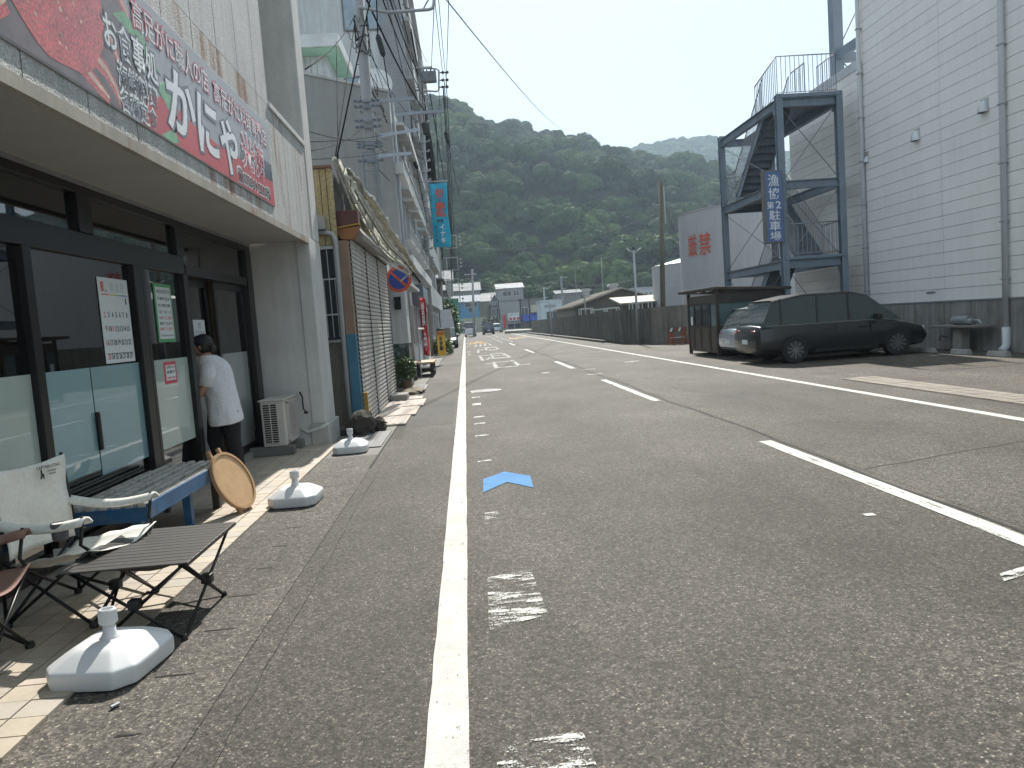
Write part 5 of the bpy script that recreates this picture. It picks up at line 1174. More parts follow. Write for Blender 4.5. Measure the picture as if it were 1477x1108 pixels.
# kiosk
KB = M('kiosk_brown', (.055, .040, .032), .6, .1, var=.12, streak=.15); KB2 = M('kiosk_panel', (.040, .028, .025), .45, var=.2, dirt=.2, dcol=(.16, .15, .14))
kk_ = thing('kiosk', (8.3, 23, 0), 'small dark brown kiosk hut with flat overhanging roof and windows', 'kiosk')
KX0, KX1, KY0, KY1, KZ0, KZ1 = 7.36, 9.35, 21.55, 24.3, .12, 1.80
b = MB(); b.hexa([(KX0-.14, KY0-.25, 1.97), (KX1+.15, KY0-.25, 1.83), (KX1+.15, KY1+.7, 1.83), (KX0-.14, KY1+.7, 1.97), (KX0-.14, KY0-.25, 2.05), (KX1+.15, KY0-.25, 1.91), (KX1+.15, KY1+.7, 1.91), (KX0-.14, KY1+.7, 2.05)]); b.build('roof', KB, kk_, bevel=.008)
for x, y in ((KX0, KY0), (KX0, KY1), (KX1, KY0), (KX1, KY1)):
    b = MB(); b.box(x-.045, x+.045, y-.045, y+.045, 0, 1.93 if x < 8 else 1.82); b.build('corner_post', KB, kk_)
for (x0, x1, y0, y1) in ((KX0-.02, KX0+.02, KY0+.045, KY1-.045), (KX0+.045, KX1-.045, KY0-.02, KY0+.02), (KX0+.045, KX1-.045, KY1-.02, KY1+.02), (KX1-.02, KX1+.02, KY0+.045, KY1-.045)):
    b = MB(); b.box(x0, x1, y0, y1, KZ0, .86); b.box(x0, x1, y0, y1, 1.58, 1.84); b.build('wall_panel', KB2, kk_)
    b = MB(); b.box(x0-.01*(x1-x0 < .1), x1+.01*(x1-x0 < .1), y0-.01*(y1-y0 < .1), y1+.01*(y1-y0 < .1), .84, .90); b.box(x0-.01*(x1-x0 < .1), x1+.01*(x1-x0 < .1), y0-.01*(y1-y0 < .1), y1+.01*(y1-y0 < .1), 1.56, 1.60); b.build('window_rail', KB, kk_)
for i, (ya, yb) in enumerate(((21.6, 22.15), (22.2, 23.0), (23.05, 23.7), (23.75, 24.25))):
    b = MB(); b.box(KX0-.005, KX0+.005, ya, yb, .90, 1.56); w_ = b.build('window', GLASSF if i in (1, 2) else M('window_teal', (.10, .16, .16), .15, coat=.5), kk_)
    b = MB(); b.box(KX0-.03, KX0+.03, ya-.05, ya, .15, 1.6); b.build('mullion', KB, kk_)
    b = MB(); b.box(KX0-.032, KX0-.02, ya+.06, yb-.06, .2, .8); b.build('door_panel', KB2, kk_)
b = MB(); b.box(KX0+.05, 8.4, KY0-.005, KY0+.005, .90, 1.56); b.build('window', MC['window_teal'], kk_); b = MB(); b.box(8.45, KX1-.05, KY0-.005, KY0+.005, .90, 1.56); b.build('window', GLASSF, kk_)
b = MB(); b.box(8.40, 8.45, KY0-.03, KY0+.03, .15, 1.6); b.build('mullion', KB, kk_)
b = MB(); b.box(KX0, KX1, KY0, KY1, .10, .14); b.build('floor', KB, kk_)
b = MB(); b.box(KX0-.035, KX0-.022, 23.85, 24.05, .93, 1.2); b.build('notice', PAPER, kk_)
for y in (21.9, 22.8): 
    b = MB(); b.box(KX0-.12, KX0-.02, y, y+.22, 1.93, 1.955); b.build('roof_light', PAPER, kk_)
# barricades
OR = M('barrier_orange', (.36, .075, .03), .6, var=.1)
for i, (x, y) in enumerate(((9.0, 31.6), (9.75, 30.6))):
    t_ = thing('barricade', (x, y, 0), ('left', 'right')[i]+' orange folding A-frame barricade standing before the concrete wall behind the kiosk', 'barricade', 'orange barricades')
    for s in (-.28, .28):
        b = MB(); b.tube([(x+s-.14, y-.2, 0), (x+s, y, .72), (x+s+.14, y+.2, 0)], .028, 6); b.tube([(x+s-.14, y+.2, 0), (x+s, y, .72), (x+s+.14, y-.2, 0)], .024, 6); b.build('leg', OR, t_)
    b = MB(); b.box(x-.38, x+.38, y-.06, y-.03, .54, .74); b.build('board', M('board_dark', (.10, .08, .07), .7), t_)
    for k in range(4):
        b = MB(); b.prism([(0, 0), (.09, 0), (.15, .16), (.06, .16)], (x-.34+k*.18, y-.062, .56), (1, 0, 0), (0, 0, 1), (0, -.004, 0)); b.build('stripe', OR if k % 2 else PAPER, t_)
    b = MB(); b.tube([(x-.3, y-.05, .3), (x+.3, y-.05, .3)], .015, 6); b.build('rail', PAPER, t_)

# long concrete wall
WALLC = M('stained_concrete', (.17, .162, .148), .9, var=.2, vs=.8, streak=.75, dirt=.45, dcol=(.035, .035, .03), bump=.6, bs=40)
WALLB = M('bare_concrete', (.22, .205, .18), .9, var=.2, vs=1.2, streak=.35, dirt=.4, dcol=(.08, .08, .07), bump=.6, bs=40)
cw = thing('concrete_wall', (8, 60, 0), 'long dark stained concrete boundary wall along the right of the road', 'wall')
def wallseg(a, c, h0, h1, m, n, t=.18):
    a = Vector(a); c = Vector(c); d = (c-a).normalized(); s = Vector((-d.y, d.x, 0)); s = s if s.x > 0 else -s
    for i in range(n):
        p = a.lerp(c, i/n)+d*.004; q = a.lerp(c, (i+1)/n)-d*.004; ha = h0+(h1-h0)*i/n; hb = h0+(h1-h0)*(i+1)/n
        b = MB(); b.hexa([p, p+s*t, q+s*t, q, p+Vector((0, 0, ha)), p+s*t+Vector((0, 0, ha)), q+s*t+Vector((0, 0, hb)), q+Vector((0, 0, hb))]); b.build('wall_panel', m, cw)
wallseg((8.35, 95, 0), (7.62, 37, 0), 1.45, 1.65, WALLC, 14)
wallseg((7.60, 37, 0), (8.5, 34, 0), 1.65, 1.66, WALLC, 2)
wallseg((8.5, 34, 0), (11.0, 29.6, 0), 1.66, 1.68, WALLB, 3)
wallseg((11.0, 29.6, 0), (16, 29.0, 0), 1.68, 1.68, WALLB, 3)
b = MB(); b.box(7.3, 7.7, 40, 92, 0, .12); b.build('footing', WALLC, cw)
isl = MB(); isl.prism([(5.2, 100), (7.4, 96), (9, 97), (9, 112), (6.2, 116)], (0, 0, 0), (1, 0, 0), (0, 1, 0), (0, 0, .35)); tag(isl.build('traffic_island', CONC), kind='structure')

# tanks
def tank(x, y, r, h, cone, label):
    t_ = thing('storage_tank', (x, y, 0), label, 'storage tank', 'white fuel tanks'); n = 64
    TM = M('tank_white', (.46, .47, .49), .5, var=.04, vs=.5, streak=.1)
    b = MB(); k = 6
    b.lathe([(r, h*i/k) for i in range(k+1)], (x, y, 0), n); b.build('shell', TM, t_, auto=True)
    b = MB(); b.lathe([(r+.04, h), (r+.04, h+.06), (.3, h+cone), (.01, h+cone)], (x, y, 0), n); b.build('roof', TM, t_, auto=True)
    for i in range(1, k):
        b = MB(); b.lathe([(r+.002, h*i/k-.02), (r+.012, h*i/k), (r+.002, h*i/k+.02)], (x, y, 0), n); b.build('weld_seam', TM, t_)
    return t_
yT = 50; l = at(986, 380, yT); tp_ = at(1050, 299, yT); rT = 5.2
T1 = tank(l.x+rT, yT, rT, tp_.z-.35, .5, 'big white round tank with red warning characters behind the stair tower')
yT2 = 60; l2 = at(943, 400, yT2); r2 = 4.4; tank(l2.x+r2, yT2, r2, at(945, 386, yT2).z, 1.0, 'smaller white tank with lit cone roof left of the big tank')
REDP = M('tank_red', (.60, .10, .05), .6)
for ch_, px, py in (('火', 976, 359), ('厳', 997, 358), ('禁', 1017, 356)):
    if ch_ == '火': continue
    # place flat char on the cylinder: find the ray hit with the shell
    d = FW+IX*((px-IW/2)/FPX)+IY*(-(py-IH/2)/FPX); cx_, cy_ = l.x+rT, yT
    A_ = d.x**2+d.y**2; B_ = 2*(d.x*(CAM.x-cx_)+d.y*(CAM.y-cy_)); C_ = (CAM.x-cx_)**2+(CAM.y-cy_)**2-(rT+.01)**2; D_ = B_*B_-4*A_*C_
    s_ = (-B_-math.sqrt(max(D_, 0)))/(2*A_); h_ = CAM+d*s_; nn = Vector((h_.x-cx_, h_.y-cy_, 0)).normalized(); rr = Vector((0, 0, 1)).cross(nn)
    if ch_ == '禁': ang0 = math.atan2(nn.y, nn.x)

wT = 1.0
for k_, ch_ in enumerate(('禁', '厳')):
    o = text(ch_, 'lettering', REDP, None, (0, 0, 0), (1, 0, 0), (0, 0, 1), 1.0, 1.42, 0, .006); ac_ = ang0-k_*1.18/rT
    pass
    cx_, cy_, cz_ = l.x+rT, yT, at(1017, 356, yT).z
    for v in o.data.vertices:
        a2 = ac_+v.co.x/rT; v.co = Vector((cx_+(rT+.06)*math.cos(a2), cy_+(rT+.06)*math.sin(a2), cz_+v.co.z))-wloc(T1)
    o.parent = T1
# street lamp pole, wooden pole
lp = thing('lamp_post', (7.95, 34.4, 0), 'slim grey lamp post with small twin lights in front of the concrete wall', 'lamp post')
b = MB(); b.tube([(7.95, 34.4, 0), (7.98, 34.4, 4.35)], [.06, .045], 10); b.build('pole', M('lamp_grey', (.38, .40, .42), .5, .3), lp, smooth=True)
for s in (-1, 1):
    b = MB(); b.tube([(7.98, 34.4, 4.2), (7.98+s*.25, 34.38, 4.36)], .03, 6); b.build('arm', MC['lamp_grey'], lp)
    b = MB(); b.bar((7.98+s*.18, 34.35, 4.33), (7.98+s*.32, 34.35, 4.42), .10, .04); b.build('lamp', WHITEPL, lp)
b = MB(); b.lathe([(.05, 0), (.07, .05), (.03, .14)], (7.98, 34.4, 4.36), 10); b.build('cap', BLACK, lp)
b = MB(); q = at(796, 486, 66); b.box(q.x-.05, q.x+.05, 65.9, 66, 0, 2.9); b.box(q.x-.5, q.x+.5, 65.88, 65.9, 2.5, 2.75); tag(b.build('sign_post', M('lamp_grey', 0)), 'grey post with small sign plate seen from behind along the concrete wall', 'sign post')
wp = thing('wooden_pole', (13.4, 49, 0), 'brown wooden utility pole rising before the smaller tank', 'utility pole')
p0 = at(955, 447, 46); p1 = at(953, 264, 46); b = MB(); b.tube([(p0.x, 46, 0), (p1.x, 46, p1.z)], [.17, .12], 10); b.build('pole', M('pole_brown', (.12, .10, .07), .8, var=.15), wp, smooth=True)
b = MB(); b.tube([(p1.x+.12, 45.85, p1.z-2.5), (p1.x+.12, 45.85, p1.z-.2)], .05, 8); b.build('conduit', GALV, wp)

# cars
PAINTK = M('paint_black', (.006, .007, .009), .3, .0, var=.02, fine=.0, coat=.5); PAINTS = M('paint_silver', (.42, .47, .53), .3, .6, var=.02, fine=0, coat=1.0); PAINTW = M('paint_white', (.62, .64, .65), .3, .0, var=.02, fine=0, coat=.8); PAINTD = M('paint_navy', (.03, .035, .05), .25, .2, var=.02, fine=0, coat=1)
CGL = M('car_glass', (.022, .040, .044), .02, var=.02, fine=0, coat=1.0); TYRE = M('tyre', (.018, .018, .018), .85); RIM = M('rim', (.30, .31, .32), .35, .8); LTR = M('tail_red', (.45, .02, .02), .25, coat=.8); LTW = M('head_clear', (.65, .68, .7), .15, coat=.8)
def car(loc, rz, L, W, H, paint, label, van=False, name='parked_car', cat='car'):
    """local +X is the nose"""
    t_ = thing(name, (0, 0, 0), label, cat); hb = H*.56; h0 = .20; hl = L/2
    if van: prof = [(-1, .92, .28, hb*1.0), (-.97, .97, .22, hb*1.04), (-.6, 1, h0, hb*1.06), (0, 1, h0, hb*1.05), (.55, 1, h0, hb*1.03), (.80, .97, h0, hb*.95), (.96, .9, .24, hb*.80), (1, .8, .32, hb*.55)]
    else: prof = [(-1, .84, .34, hb*.85), (-.96, .93, .26, hb*1.02), (-.6, 1, h0, hb*1.06), (0, 1, h0, hb*1.02), (.42, 1, h0, hb*.99), (.72, .97, h0, hb*.90), (.93, .90, .24, hb*.76), (1, .78, .34, hb*.55)]
    def ring(x, w_, z0, zt):
        hw = W/2*w_; zm = (z0+zt)*.55
        return [(x, -hw*.9, z0), (x, -hw, z0+.10), (x, -hw*1.0, zm), (x, -hw*.95, zt*.97), (x, -hw*.86, zt), (x, 0, zt+.03), (x, hw*.86, zt), (x, hw*.95, zt*.97), (x, hw*1.0, zm), (x, hw, z0+.10), (x, hw*.9, z0)]
    rs = [ring(a*hl, w_, z0, zt) for a, w_, z0, zt in prof]; n = 11; b = MB(); vs = [v for r_ in rs for v in r_]
    fs = [(i*n+k, i*n+k+1, (i+1)*n+k+1, (i+1)*n+k) for i in range(len(rs)-1) for k in range(n-1)]+[tuple(range(n)), tuple((len(rs)-1)*n+k for k in range(n-1, -1, -1))]+[(i*n, (i+1)*n, (i+1)*n+n-1, i*n+n-1) for i in range(len(rs)-1)]
    b.add(vs, fs); o = b.build('body', paint, t_, smooth=True); md = o.modifiers.new('b', 'BEVEL'); md.width = .03; md.segments = 2; md.limit_method = 'ANGLE'; md.angle_limit = R(30)
    # greenhouse
    if van: gp = [(-.98, hb*1.0), (-.94, H*.97), (-.5, H), (.35, H*.99), (.62, H*.93), (.86, hb*.98)]
    else: gp = [(-.94, hb*1.0), (-.80, H*.93), (-.45, H), (.12, H*.99), (.30, H*.93), (.66, hb*.97)]
    b = MB(); m_ = len(gp); vs = []
    for a, z in gp:
        f = (z-hb)/(H-hb) if z > hb else 0; hw = W/2*(.93-.15*f); vs += [(a*hl, -hw, z), (a*hl, hw, z)]
    low = [(a*hl, s*W/2*.93, hb*.96) for a, z in gp for s in (-1, 1)]
    b.add(vs+low, [(2*i, 2*i+1, 2*i+3, 2*i+2) for i in range(m_-1)]+[(2*i, 2*i+2, 2*m_+2*i+2, 2*m_+2*i) for i in range(m_-1)]+[(2*i+1, 2*m_+2*i+1, 2*m_+2*i+3, 2*i+3) for i in range(m_-1)])
    b.build('window', CGL, t_)
    for s in (-1, 1):
        b = MB(); b.bar((-.9*hl, s*W/2*.955, hb*1.02), (.5*hl, s*W/2*.955, hb*1.0), .012, .022); b.build('belt_trim', M('chrome', (.6, .6, .6), .15, .9), t_)
        b = MB(); b.bar((-.35*hl, s*W/2*1.0, .27), (.38*hl, s*W/2*1.0, .27), .02, .08); b.build('side_sill', M('arch_dark', (.01, .01, .01), .6), t_)
    b = MB(); ra = [g for g in gp[1:-1]]; vs = []
    for a, z in ra:
        f = (z-hb)/(H-hb); hw = W/2*(.93-.15*f)+.004; vs += [(a*hl, -hw, z+.004), (a*hl, hw, z+.004), (a*hl, -hw*.9, z+.03), (a*hl, hw*.9, z+.03), (a*hl, -hw-.003, z-.05), (a*hl, hw+.003, z-.05)]
    b.add(vs, [(6*i+q[0], 6*i+q[1], 6*i+6+q[1], 6*i+6+q[0]) for i in range(len(ra)-1) for q in ((2, 3), (0, 2), (3, 1), (4, 0), (1, 5))]); b.build('roof', paint, t_, smooth=False)
    for s in (-1, 1):
        for a in ((-.86, -.5, .02, .34) if van else (-.72, -.30, .06)):
            zt = H*.96; b = MB(); b.bar((a*hl, s*W/2*.935, hb*.97), ((a+.02)*hl, s*(W/2*.80+.0), zt), .05, .02, (0, s, .3)); b.build('pillar', paint, t_)
        for a in (-.58, .60):
            x = a*hl; b = MB(); b.tube([(x, s*(W/2-.20), .31), (x, s*(W/2+.005), .31)], .31, 28); b.build('tyre', TYRE, t_, bevel=.02)
            b = MB(); b.lathe([(.215, 0), (.20, .015), (.05, .012), (.045, .025)], (0, 0, 0), 24)
            w_ = MB(); w_.prism([(.205*math.cos(k*math.pi/12), .205*math.sin(k*math.pi/12)) for k in range(24)], (x, s*(W/2+.006), .31), (1, 0, 0), (0, 0, 1), (0, s*.004, 0)); w_.build('rim_back', M('rim_dark', (.05, .05, .05), .5), t_)
            w_ = MB()
            for k in range(10):
                t = k*2*math.pi/10+.3; dv = Vector((math.cos(t), 0, math.sin(t))); c_ = Vector((x, s*(W/2+.016), .31))
                w_.bar(c_+dv*.03, c_+dv*.205, .022, .012, (0, 1, 0))
            w_.prism([(.05*math.cos(k*.524), .05*math.sin(k*.524)) for k in range(12)], (x, s*(W/2+.012), .31), (1, 0, 0), (0, 0, 1), (0, s*.012, 0))
            w_.build('rim', RIM, t_)
            w_ = MB(); ang = [k*math.pi/12 for k in range(13)]
            w_.add([(x+math.cos(t)*r_, s*(W/2+.004), .31+math.sin(t)*r_) for t in ang for r_ in (.31, .37)], [(2*k, 2*k+2, 2*k+3, 2*k+1) for k in range(12)]); w_.build('wheel_arch', M('arch_dark', (.01, .01, .01), .6), t_)
        b = MB(); b.box(-.995*hl, -.95*hl, s*W*.30-.10, s*W*.30+.12, hb*.72, hb*.92); b.build('tail_light', LTR, t_, bevel=.02)
        b = MB(); b.box(.90*hl, .975*hl, s*W*.31-.14, s*W*.31+.10, hb*.58, hb*.74); b.build('headlight', LTW, t_, bevel=.03)
        b = MB(); b.box(.34*hl, .40*hl, s*(W/2-.05), s*(W/2+.15), hb*1.0, hb*1.16); b.build('mirror', paint, t_, bevel=.03)
        for a in (-.2, .2):
            b = MB(); b.box(a*hl-.09, a*hl+.09, s*(W/2+.0), s*(W/2+.02), hb*.82, hb*.85); b.build('door_handle', paint, t_)
            b = MB(); b.box(a*hl+.2, a*hl+.208, s*(W/2-.02), s*(W/2+.003), .3, hb*.95); b.build('door_gap', BLACK, t_)
    b = MB(); b.box(-1.005*hl, -.99*hl, -.17, .17, hb*.55, hb*.67); b.build('number_plate', PAPER, t_)
    b = MB(); b.box(.97*hl, 1.0*hl, -.35, .35, .34, .48); b.build('front_grille', BLACK, t_)
    t_.location = loc; t_.rotation_euler = (0, 0, rz); return t_
car((8.98, 18.15, 0), 0, 4.25, 1.70, 1.60, PAINTK, 'glossy black car parked nose to the warehouse wall, nearest to the road camera')
car((9.15, 20.25, 0), R(1), 4.0, 1.62, 1.42, PAINTS, 'silver car parked behind the black one, beside the kiosk')
car((-1.45, 52.5, 0), R(-88), 4.4, 1.65, 1.42, PAINTD, 'dark car parked with rear towards us on the left kerb beyond the yellow board')
car((.62, 98, 0), R(90), 3.4, 1.45, 1.85, PAINTW, 'small white van driving away beside the left edge line', van=True, name='van', cat='van')
car((3.2, 106, 0), R(92), 3.5, 1.55, 1.75, PAINTD, 'dark boxy van driving away down the middle of the road', van=True, name='van', cat='van')
car((4.9, 118, 0), R(80), 3.8, 1.6, 1.45, PAINTS, 'pale car far off beside the dark van', name='parked_car')
mo = thing('motor_scooter', (-.75, 58, 0), 'dark motor scooter parked beyond the dark car at the left kerb', 'scooter')
for y in (57.5, 58.7):
    b = MB(); b.tube([(-.80, y, .27), (-.70, y, .27)], .27, 18); b.build('wheel', TYRE, mo)
b = MB(); b.prism([(57.6, .3), (58.6, .3), (58.5, .75), (58.0, .55), (57.5, .78)], (-.87, 0, 0), (0, 1, 0), (0, 0, 1), (.24, 0, 0)); b.build('body', PAINTK, mo, bevel=.04)
b = MB(); b.box(-.9, -.6, 57.35, 57.9, .78, .88); b.build('seat', BLACK, mo, bevel=.03)
b = MB(); b.tube([(-.75, 58.6, .6), (-.75, 58.4, 1.05)], .03, 6); b.tube([(-1.05, 58.4, 1.05), (-.45, 58.4, 1.05)], .02, 6); b.build('handlebar', BLACK, mo)
# ------------------------------------------------------------------ utility poles and wires on the left
def upole(Y, px0, py0, px1, py1, r, label, hw=True):
    a = at(px0, py0, Y); c = at(px1, py1, Y); d = (c-a)/(c.z-a.z); g0 = a-d*a.z
    t_ = thing('utility_pole', g0, label, 'utility pole', 'utility poles'); b = MB(); b.tube([g0, c], [r*1.15, r*.8], 14); b.build('pole', POLEC, t_, smooth=True)
    return t_, g0, d, c
INS = M('insulator', (.35, .36, .38), .4); GREYC = M('grey_cable', (.10, .10, .11), .6)
def arm(t_, g0, d, z, x0, x1, m=GALV, r=.04, ins=True, y=0):
    c = g0+d*z; b = MB(); b.bar((c.x+x0, c.y-.18+y, z), (c.x+x1, c.y-.18+y, z), r*2, r*2); b.build('cross_arm', m, t_)
    if ins:
        for k in range(4):
            x = c.x+x0+(x1-x0)*(k+.3)/4; b = MB(); b.lathe([(.035, 0), (.05, .03), (.03, .06), (.05, .09), (.02, .13)], (x, c.y-.18+y, z+r), 8); b.build('insulator', INS, t_)
p1, g1, d1, c1 = upole(21, 541, 300, 512, -80, .16, 'nearest grey concrete utility pole in front of the grey end wall')
P1z = lambda py: at(520, py, 21).z
def pbox(t_, px, py, Y, w_, h, m=BLACK, nm='splice_box'):
    c = at(px, py, Y); b = MB(); b.tube([(c.x, c.y, c.z-h/2), (c.x+.04, c.y, c.z+h/2)], w_/2, 8); return b.build(nm, m, t_, bevel=.01)
for py in (150, 158, 178, 187, 212, 216, 236):
    z = P1z(py); c = g1+d1*z; b = MB(); b.bar((c.x-.32, c.y-.2, z), (c.x+.34, c.y-.2, z), .04, .05)
    for s in (-.3, -.16, .18, .32): b.lathe([(.03, 0), (.05, .02), (.05, .05), (.03, .08)], (c.x+s, c.y-.22, z), 8)
    b.build('insulator_rack', M('rack_grey', (.20, .22, .25), .5, .3), p1)
for (pxa, pya, pxb, pyb, Yb_) in ((533, 147, 597, 142, 21.5), (563, 166, 640, 160, 26), (545, 196, 603, 187, 24), (537, 226, 592, 221, 24)):
    b = MB(); b.bar(at(pxa, pya, 21.0 if pxa < 560 else 25), at(pxb, pyb, Yb_), .07, .09); b.build('bracket_arm', M('arm_bluegrey', (.30, .33, .38), .5, .4), p1)
for py, x1 in () and ((208, 1.1), (168, 1.9), (145, 1.5), (180, .7)):
    z = P1z(py)+.1; c = g1+d1*z; b = MB(); b.bar((c.x+.1, c.y, z-.12), (c.x+x1, c.y+5.0, z+.15), .05, .07); b.build('bracket_arm', M('arm_bluegrey', (.30, .33, .38), .5, .4), p1)
zt = P1z(15); c = g1+d1*zt
b = MB(); e = at(626, 5, 21); f = at(560, 18, 21)
b.tube([(c.x, c.y-.2, zt), f, at(618, 14, 21), at(624, 12, 21), at(626, 4, 21), at(626, -30, 21)], .045, 8); b.build('offset_frame', GALV, p1, smooth=True)
b = MB(); b.tube([at(580, 6, 21), at(592, 14, 21), at(610, 14, 21), at(620, -4, 21)], .02, 6); b.build('jumper', GREYC, p1, smooth=True)
for k in range(9):
    z = P1z(30+k*6); c = g1+d1*z; b = MB(); a0 = rnd.uniform(0, 6)
    b.tube([c+Vector((.19*math.cos(a0+t), .19*math.sin(a0+t), t*.05*rnd.choice((1, -1)))) for t in np.linspace(0, 5, 12)], .012, 5); b.build('cable_coil', WIRE, p1, smooth=True)
b = MB(); z0, z1 = P1z(330), P1z(225)
for s in (-.12, .12):
    for yy in (-.25, -.05): b.tube([g1+d1*z0+Vector((s*1.6, yy-.1, 0)), g1+d1*z1+Vector((s*1.6, yy-.1, 0))], .018, 6)
for k in range(5): q = g1+d1*(z0+(z1-z0)*k/4); b.bar(q+Vector((-.2, -.35, 0)), q+Vector((.2, -.35, 0)), .03, .03)
b.build('cable_guard', M('rack_grey', 0), p1)
p2, g2_, d2, c2 = upole(39, 618, 440, 606, 86, .15, 'grey utility pole with many racks standing at the corner of the grey block')
for py in np.arange(150, 400, 14):
    z = at(612, py, 39).z; c = g2_+d2*z; b = MB(); b.bar((c.x-.25, c.y-.2, z), (c.x+.3, c.y-.2, z), .05, .05); b.lathe([(.05, 0), (.07, .05), (.04, .1)], (c.x+.3, c.y-.2, z), 8); b.lathe([(.05, 0), (.07, .05), (.04, .1)], (c.x-.25, c.y-.2, z), 8); b.build('insulator_rack', GALV, p2)
fr = MB(); Yf = 39
fr.tube([at(596, 98, Yf), at(628, 99, Yf), at(633, 102, Yf), at(633, 130, Yf), at(630, 132, Yf), at(598, 130, Yf)], .05, 8); fr.build('offset_frame', GALV, p2, smooth=True)
for py in (105, 116, 126):
    a_ = at(633, py, Yf); b = MB(); b.tube([a_, a_+Vector((.45, 0, 0))], .03, 6); b.lathe([(.05, -.06), (.09, 0), (.05, .06)], a_+Vector((.42, 0, 0)), 8); b.lathe([(.05, -.06), (.09, 0), (.05, .06)], a_+Vector((.2, 0, 0)), 8); b.build('insulator', BLACK, p2)
a_ = at(619, 110, Yf); b = MB(); b.box(a_.x-.36, a_.x+.36, Yf-.2, Yf+.2, a_.z-.30, a_.z+.20); b.build('transformer_box', M('transformer', (.14, .15, .16), .6), p2, bevel=.03)
for s in (-.28, -.1, .1, .28):
    b = MB(); b.lathe([(.05, 0), (.03, .12)], (a_.x+s, Yf, a_.z+.2), 8); b.build('insulator', BLACK, p2)
arm(p2, g2_, d2, at(600, 100, Yf).z, -.4, .6, ins=False)
p3_, g3, d3, c3 = upole(62, 639, 470, 630, 320, .17, 'grey utility pole behind the blank signboard carrying square frames')
for py in (341, 373, 404, 425):
    z = at(636, py, 62).z; c = g3+d3*z; arm(p3_, g3, d3, z, -1.0, 1.5, GALV, .03, ins=False)
    b = MB(); b.tube([(c.x+.6, c.y, z), (c.x+.6, c.y, z-1.0), (c.x+1.5, c.y, z-1.0), (c.x+1.5, c.y, z)], .04, 6); b.build('offset_frame', GALV, p3_)
    for k in range(3):
        b = MB(); b.lathe([(.05, -.08), (.10, 0), (.05, .08)], (c.x+1.75, c.y, z-.15-k*.3), 6); b.build('insulator', INS, p3_)
p4_, g4, d4, c4 = upole(95, 684, 480, 681, 388, .15, 'slender grey utility pole beside the driving white van')
arm(p4_, g4, d4, at(681, 396, 95).z, -1.0, .6, GALV, .05)
for lab, Y, px, pyt in (('utility pole on the right above the white flat house', 118, 809, 398), ('short thin utility pole amid the roofs left of the white flat house', 140, 784, 414)):
    a_ = at(px, pyt, Y); t_ = thing('utility_pole', (a_.x, Y, 0), lab, 'utility pole', 'utility poles'); b = MB(); b.tube([(a_.x, Y, 0), a_], .16, 8); b.build('pole', POLEC, t_)
    b = MB(); b.bar((a_.x-.2, Y-.2, a_.z-.3), (a_.x+1.0, Y-.2, a_.z-.3), .12, .12); b.bar((a_.x-.1, Y-.2, a_.z-2), (a_.x+.6, Y-.2, a_.z-2), .12, .12); b.build('cross_arm', GALV, t_)
# two thin masts
for i, (px, pyt, pyb, Y) in enumerate(((867, 372, 425, 72), (829, 386, 428, 110))):
    a_ = at(px, pyt, Y); c = at(px+3, pyb, Y); tag((lambda b: (b.tube([c, a_], .035, 5), b.build('antenna_mast', GALV))[1])(MB()), ('nearer', 'farther')[i]+' thin leaning antenna mast above the gabled warehouse roof', 'antenna mast', 'thin masts'); g_ = at(px-18, pyb, Y)
    b = MB(); b.tube([g_, a_-Vector((0, 0, .6))], .02, 4); tag(b.build('guy_wire', GREYC), ('nearer', 'farther')[i]+' slanting guy wire of the thin mast above the gabled roof', 'wire')
NAMES = ['thinnest black cable from the offset frame to the upper stud of the box frame', 'black cable from the offset frame end to the middle stud', 'rightmost thin black cable falling to the lowest stud', 'short black cable from the offset frame to the box frame corner',
 'cable from the upper stud running down to the far roofs', 'cable from the middle stud running down to the far roofs', 'cable from the lowest stud running down to the far roofs', 'thickest black cable slanting across the grey end wall', 'second thick black cable slanting beside the tiled strip',
 'third black cable slanting past the tall block window', 'black cable hugging the tall block edge', 'thick black cable from the racks pole crossing the blue banner', 'black cable from the racks pole to the square frame pole', 'black cable just right of the blue banner', 'black cable left of the farthest square frame',
 'thick twisted cable hanging down to the white van', 'bundled cable dropping before the hill foot', 'thin cable from the top rack to the facade', 'thin cable from the second rack down the facade', 'thin cable from the third rack over the end wall', 'straight thick cable from the awning tip to the sky',
 'thin cable rising from the awning tip to the nearest pole', 'vertical thin cable above the tan wall', 'thin cable from the shop pillar to the nearest pole top', 'upper thin cable crossing the grey end wall', 'second thin cable crossing the grey end wall', 'third thin cable crossing the grey end wall', 'lowest thin cable crossing the grey end wall',
 ]
seen = {}
LOOSE = ['upper loose wavy black cable by the nearest pole', 'long loose wavy black cable before the tiled strip', 'short loose cable curl at the nearest pole top', 'loose black cable beside the middle racks', 'loose black cable hanging at the facade corner']
FARC = ['upper far cable left of the hill foot pole', 'lower far cable left of the hill foot pole', 'far cable right of the hill foot pole', 'far cable from the hill foot pole to the brown pole', 'long grey cable crossing low before the hill', 'grey cable from the square frame pole to the brown pole', 'cable falling right from the brown pole top', 'short cable rising left from the brown pole top']
def uniq(l):
    for key, lst in (('thin black overhead', NAMES), ('loose wavy', LOOSE), ('thin grey cable strung', FARC)):
        if l.startswith(key):
            i = seen.get(key, 0); seen[key] = i+1; return lst[i] if i < len(lst) else l
    return l
def wire(a, c, sag, r, label, m=WIRE, n=14, grp='overhead cables along the left houses', wav=0):
    label = uniq(label)
    a = Vector(a); c = Vector(c); pts = [a.lerp(c, i/n)-Vector((0, 0, sag*4*(i/n)*(1-i/n)))+Vector((rnd.uniform(-wav, wav), 0, rnd.uniform(-wav, wav))) for i in range(n+1)]
    b = MB(); b.tube(pts, r, 5); o = b.build('cable', m, smooth=True); tag(o, label, 'cable', grp); return o
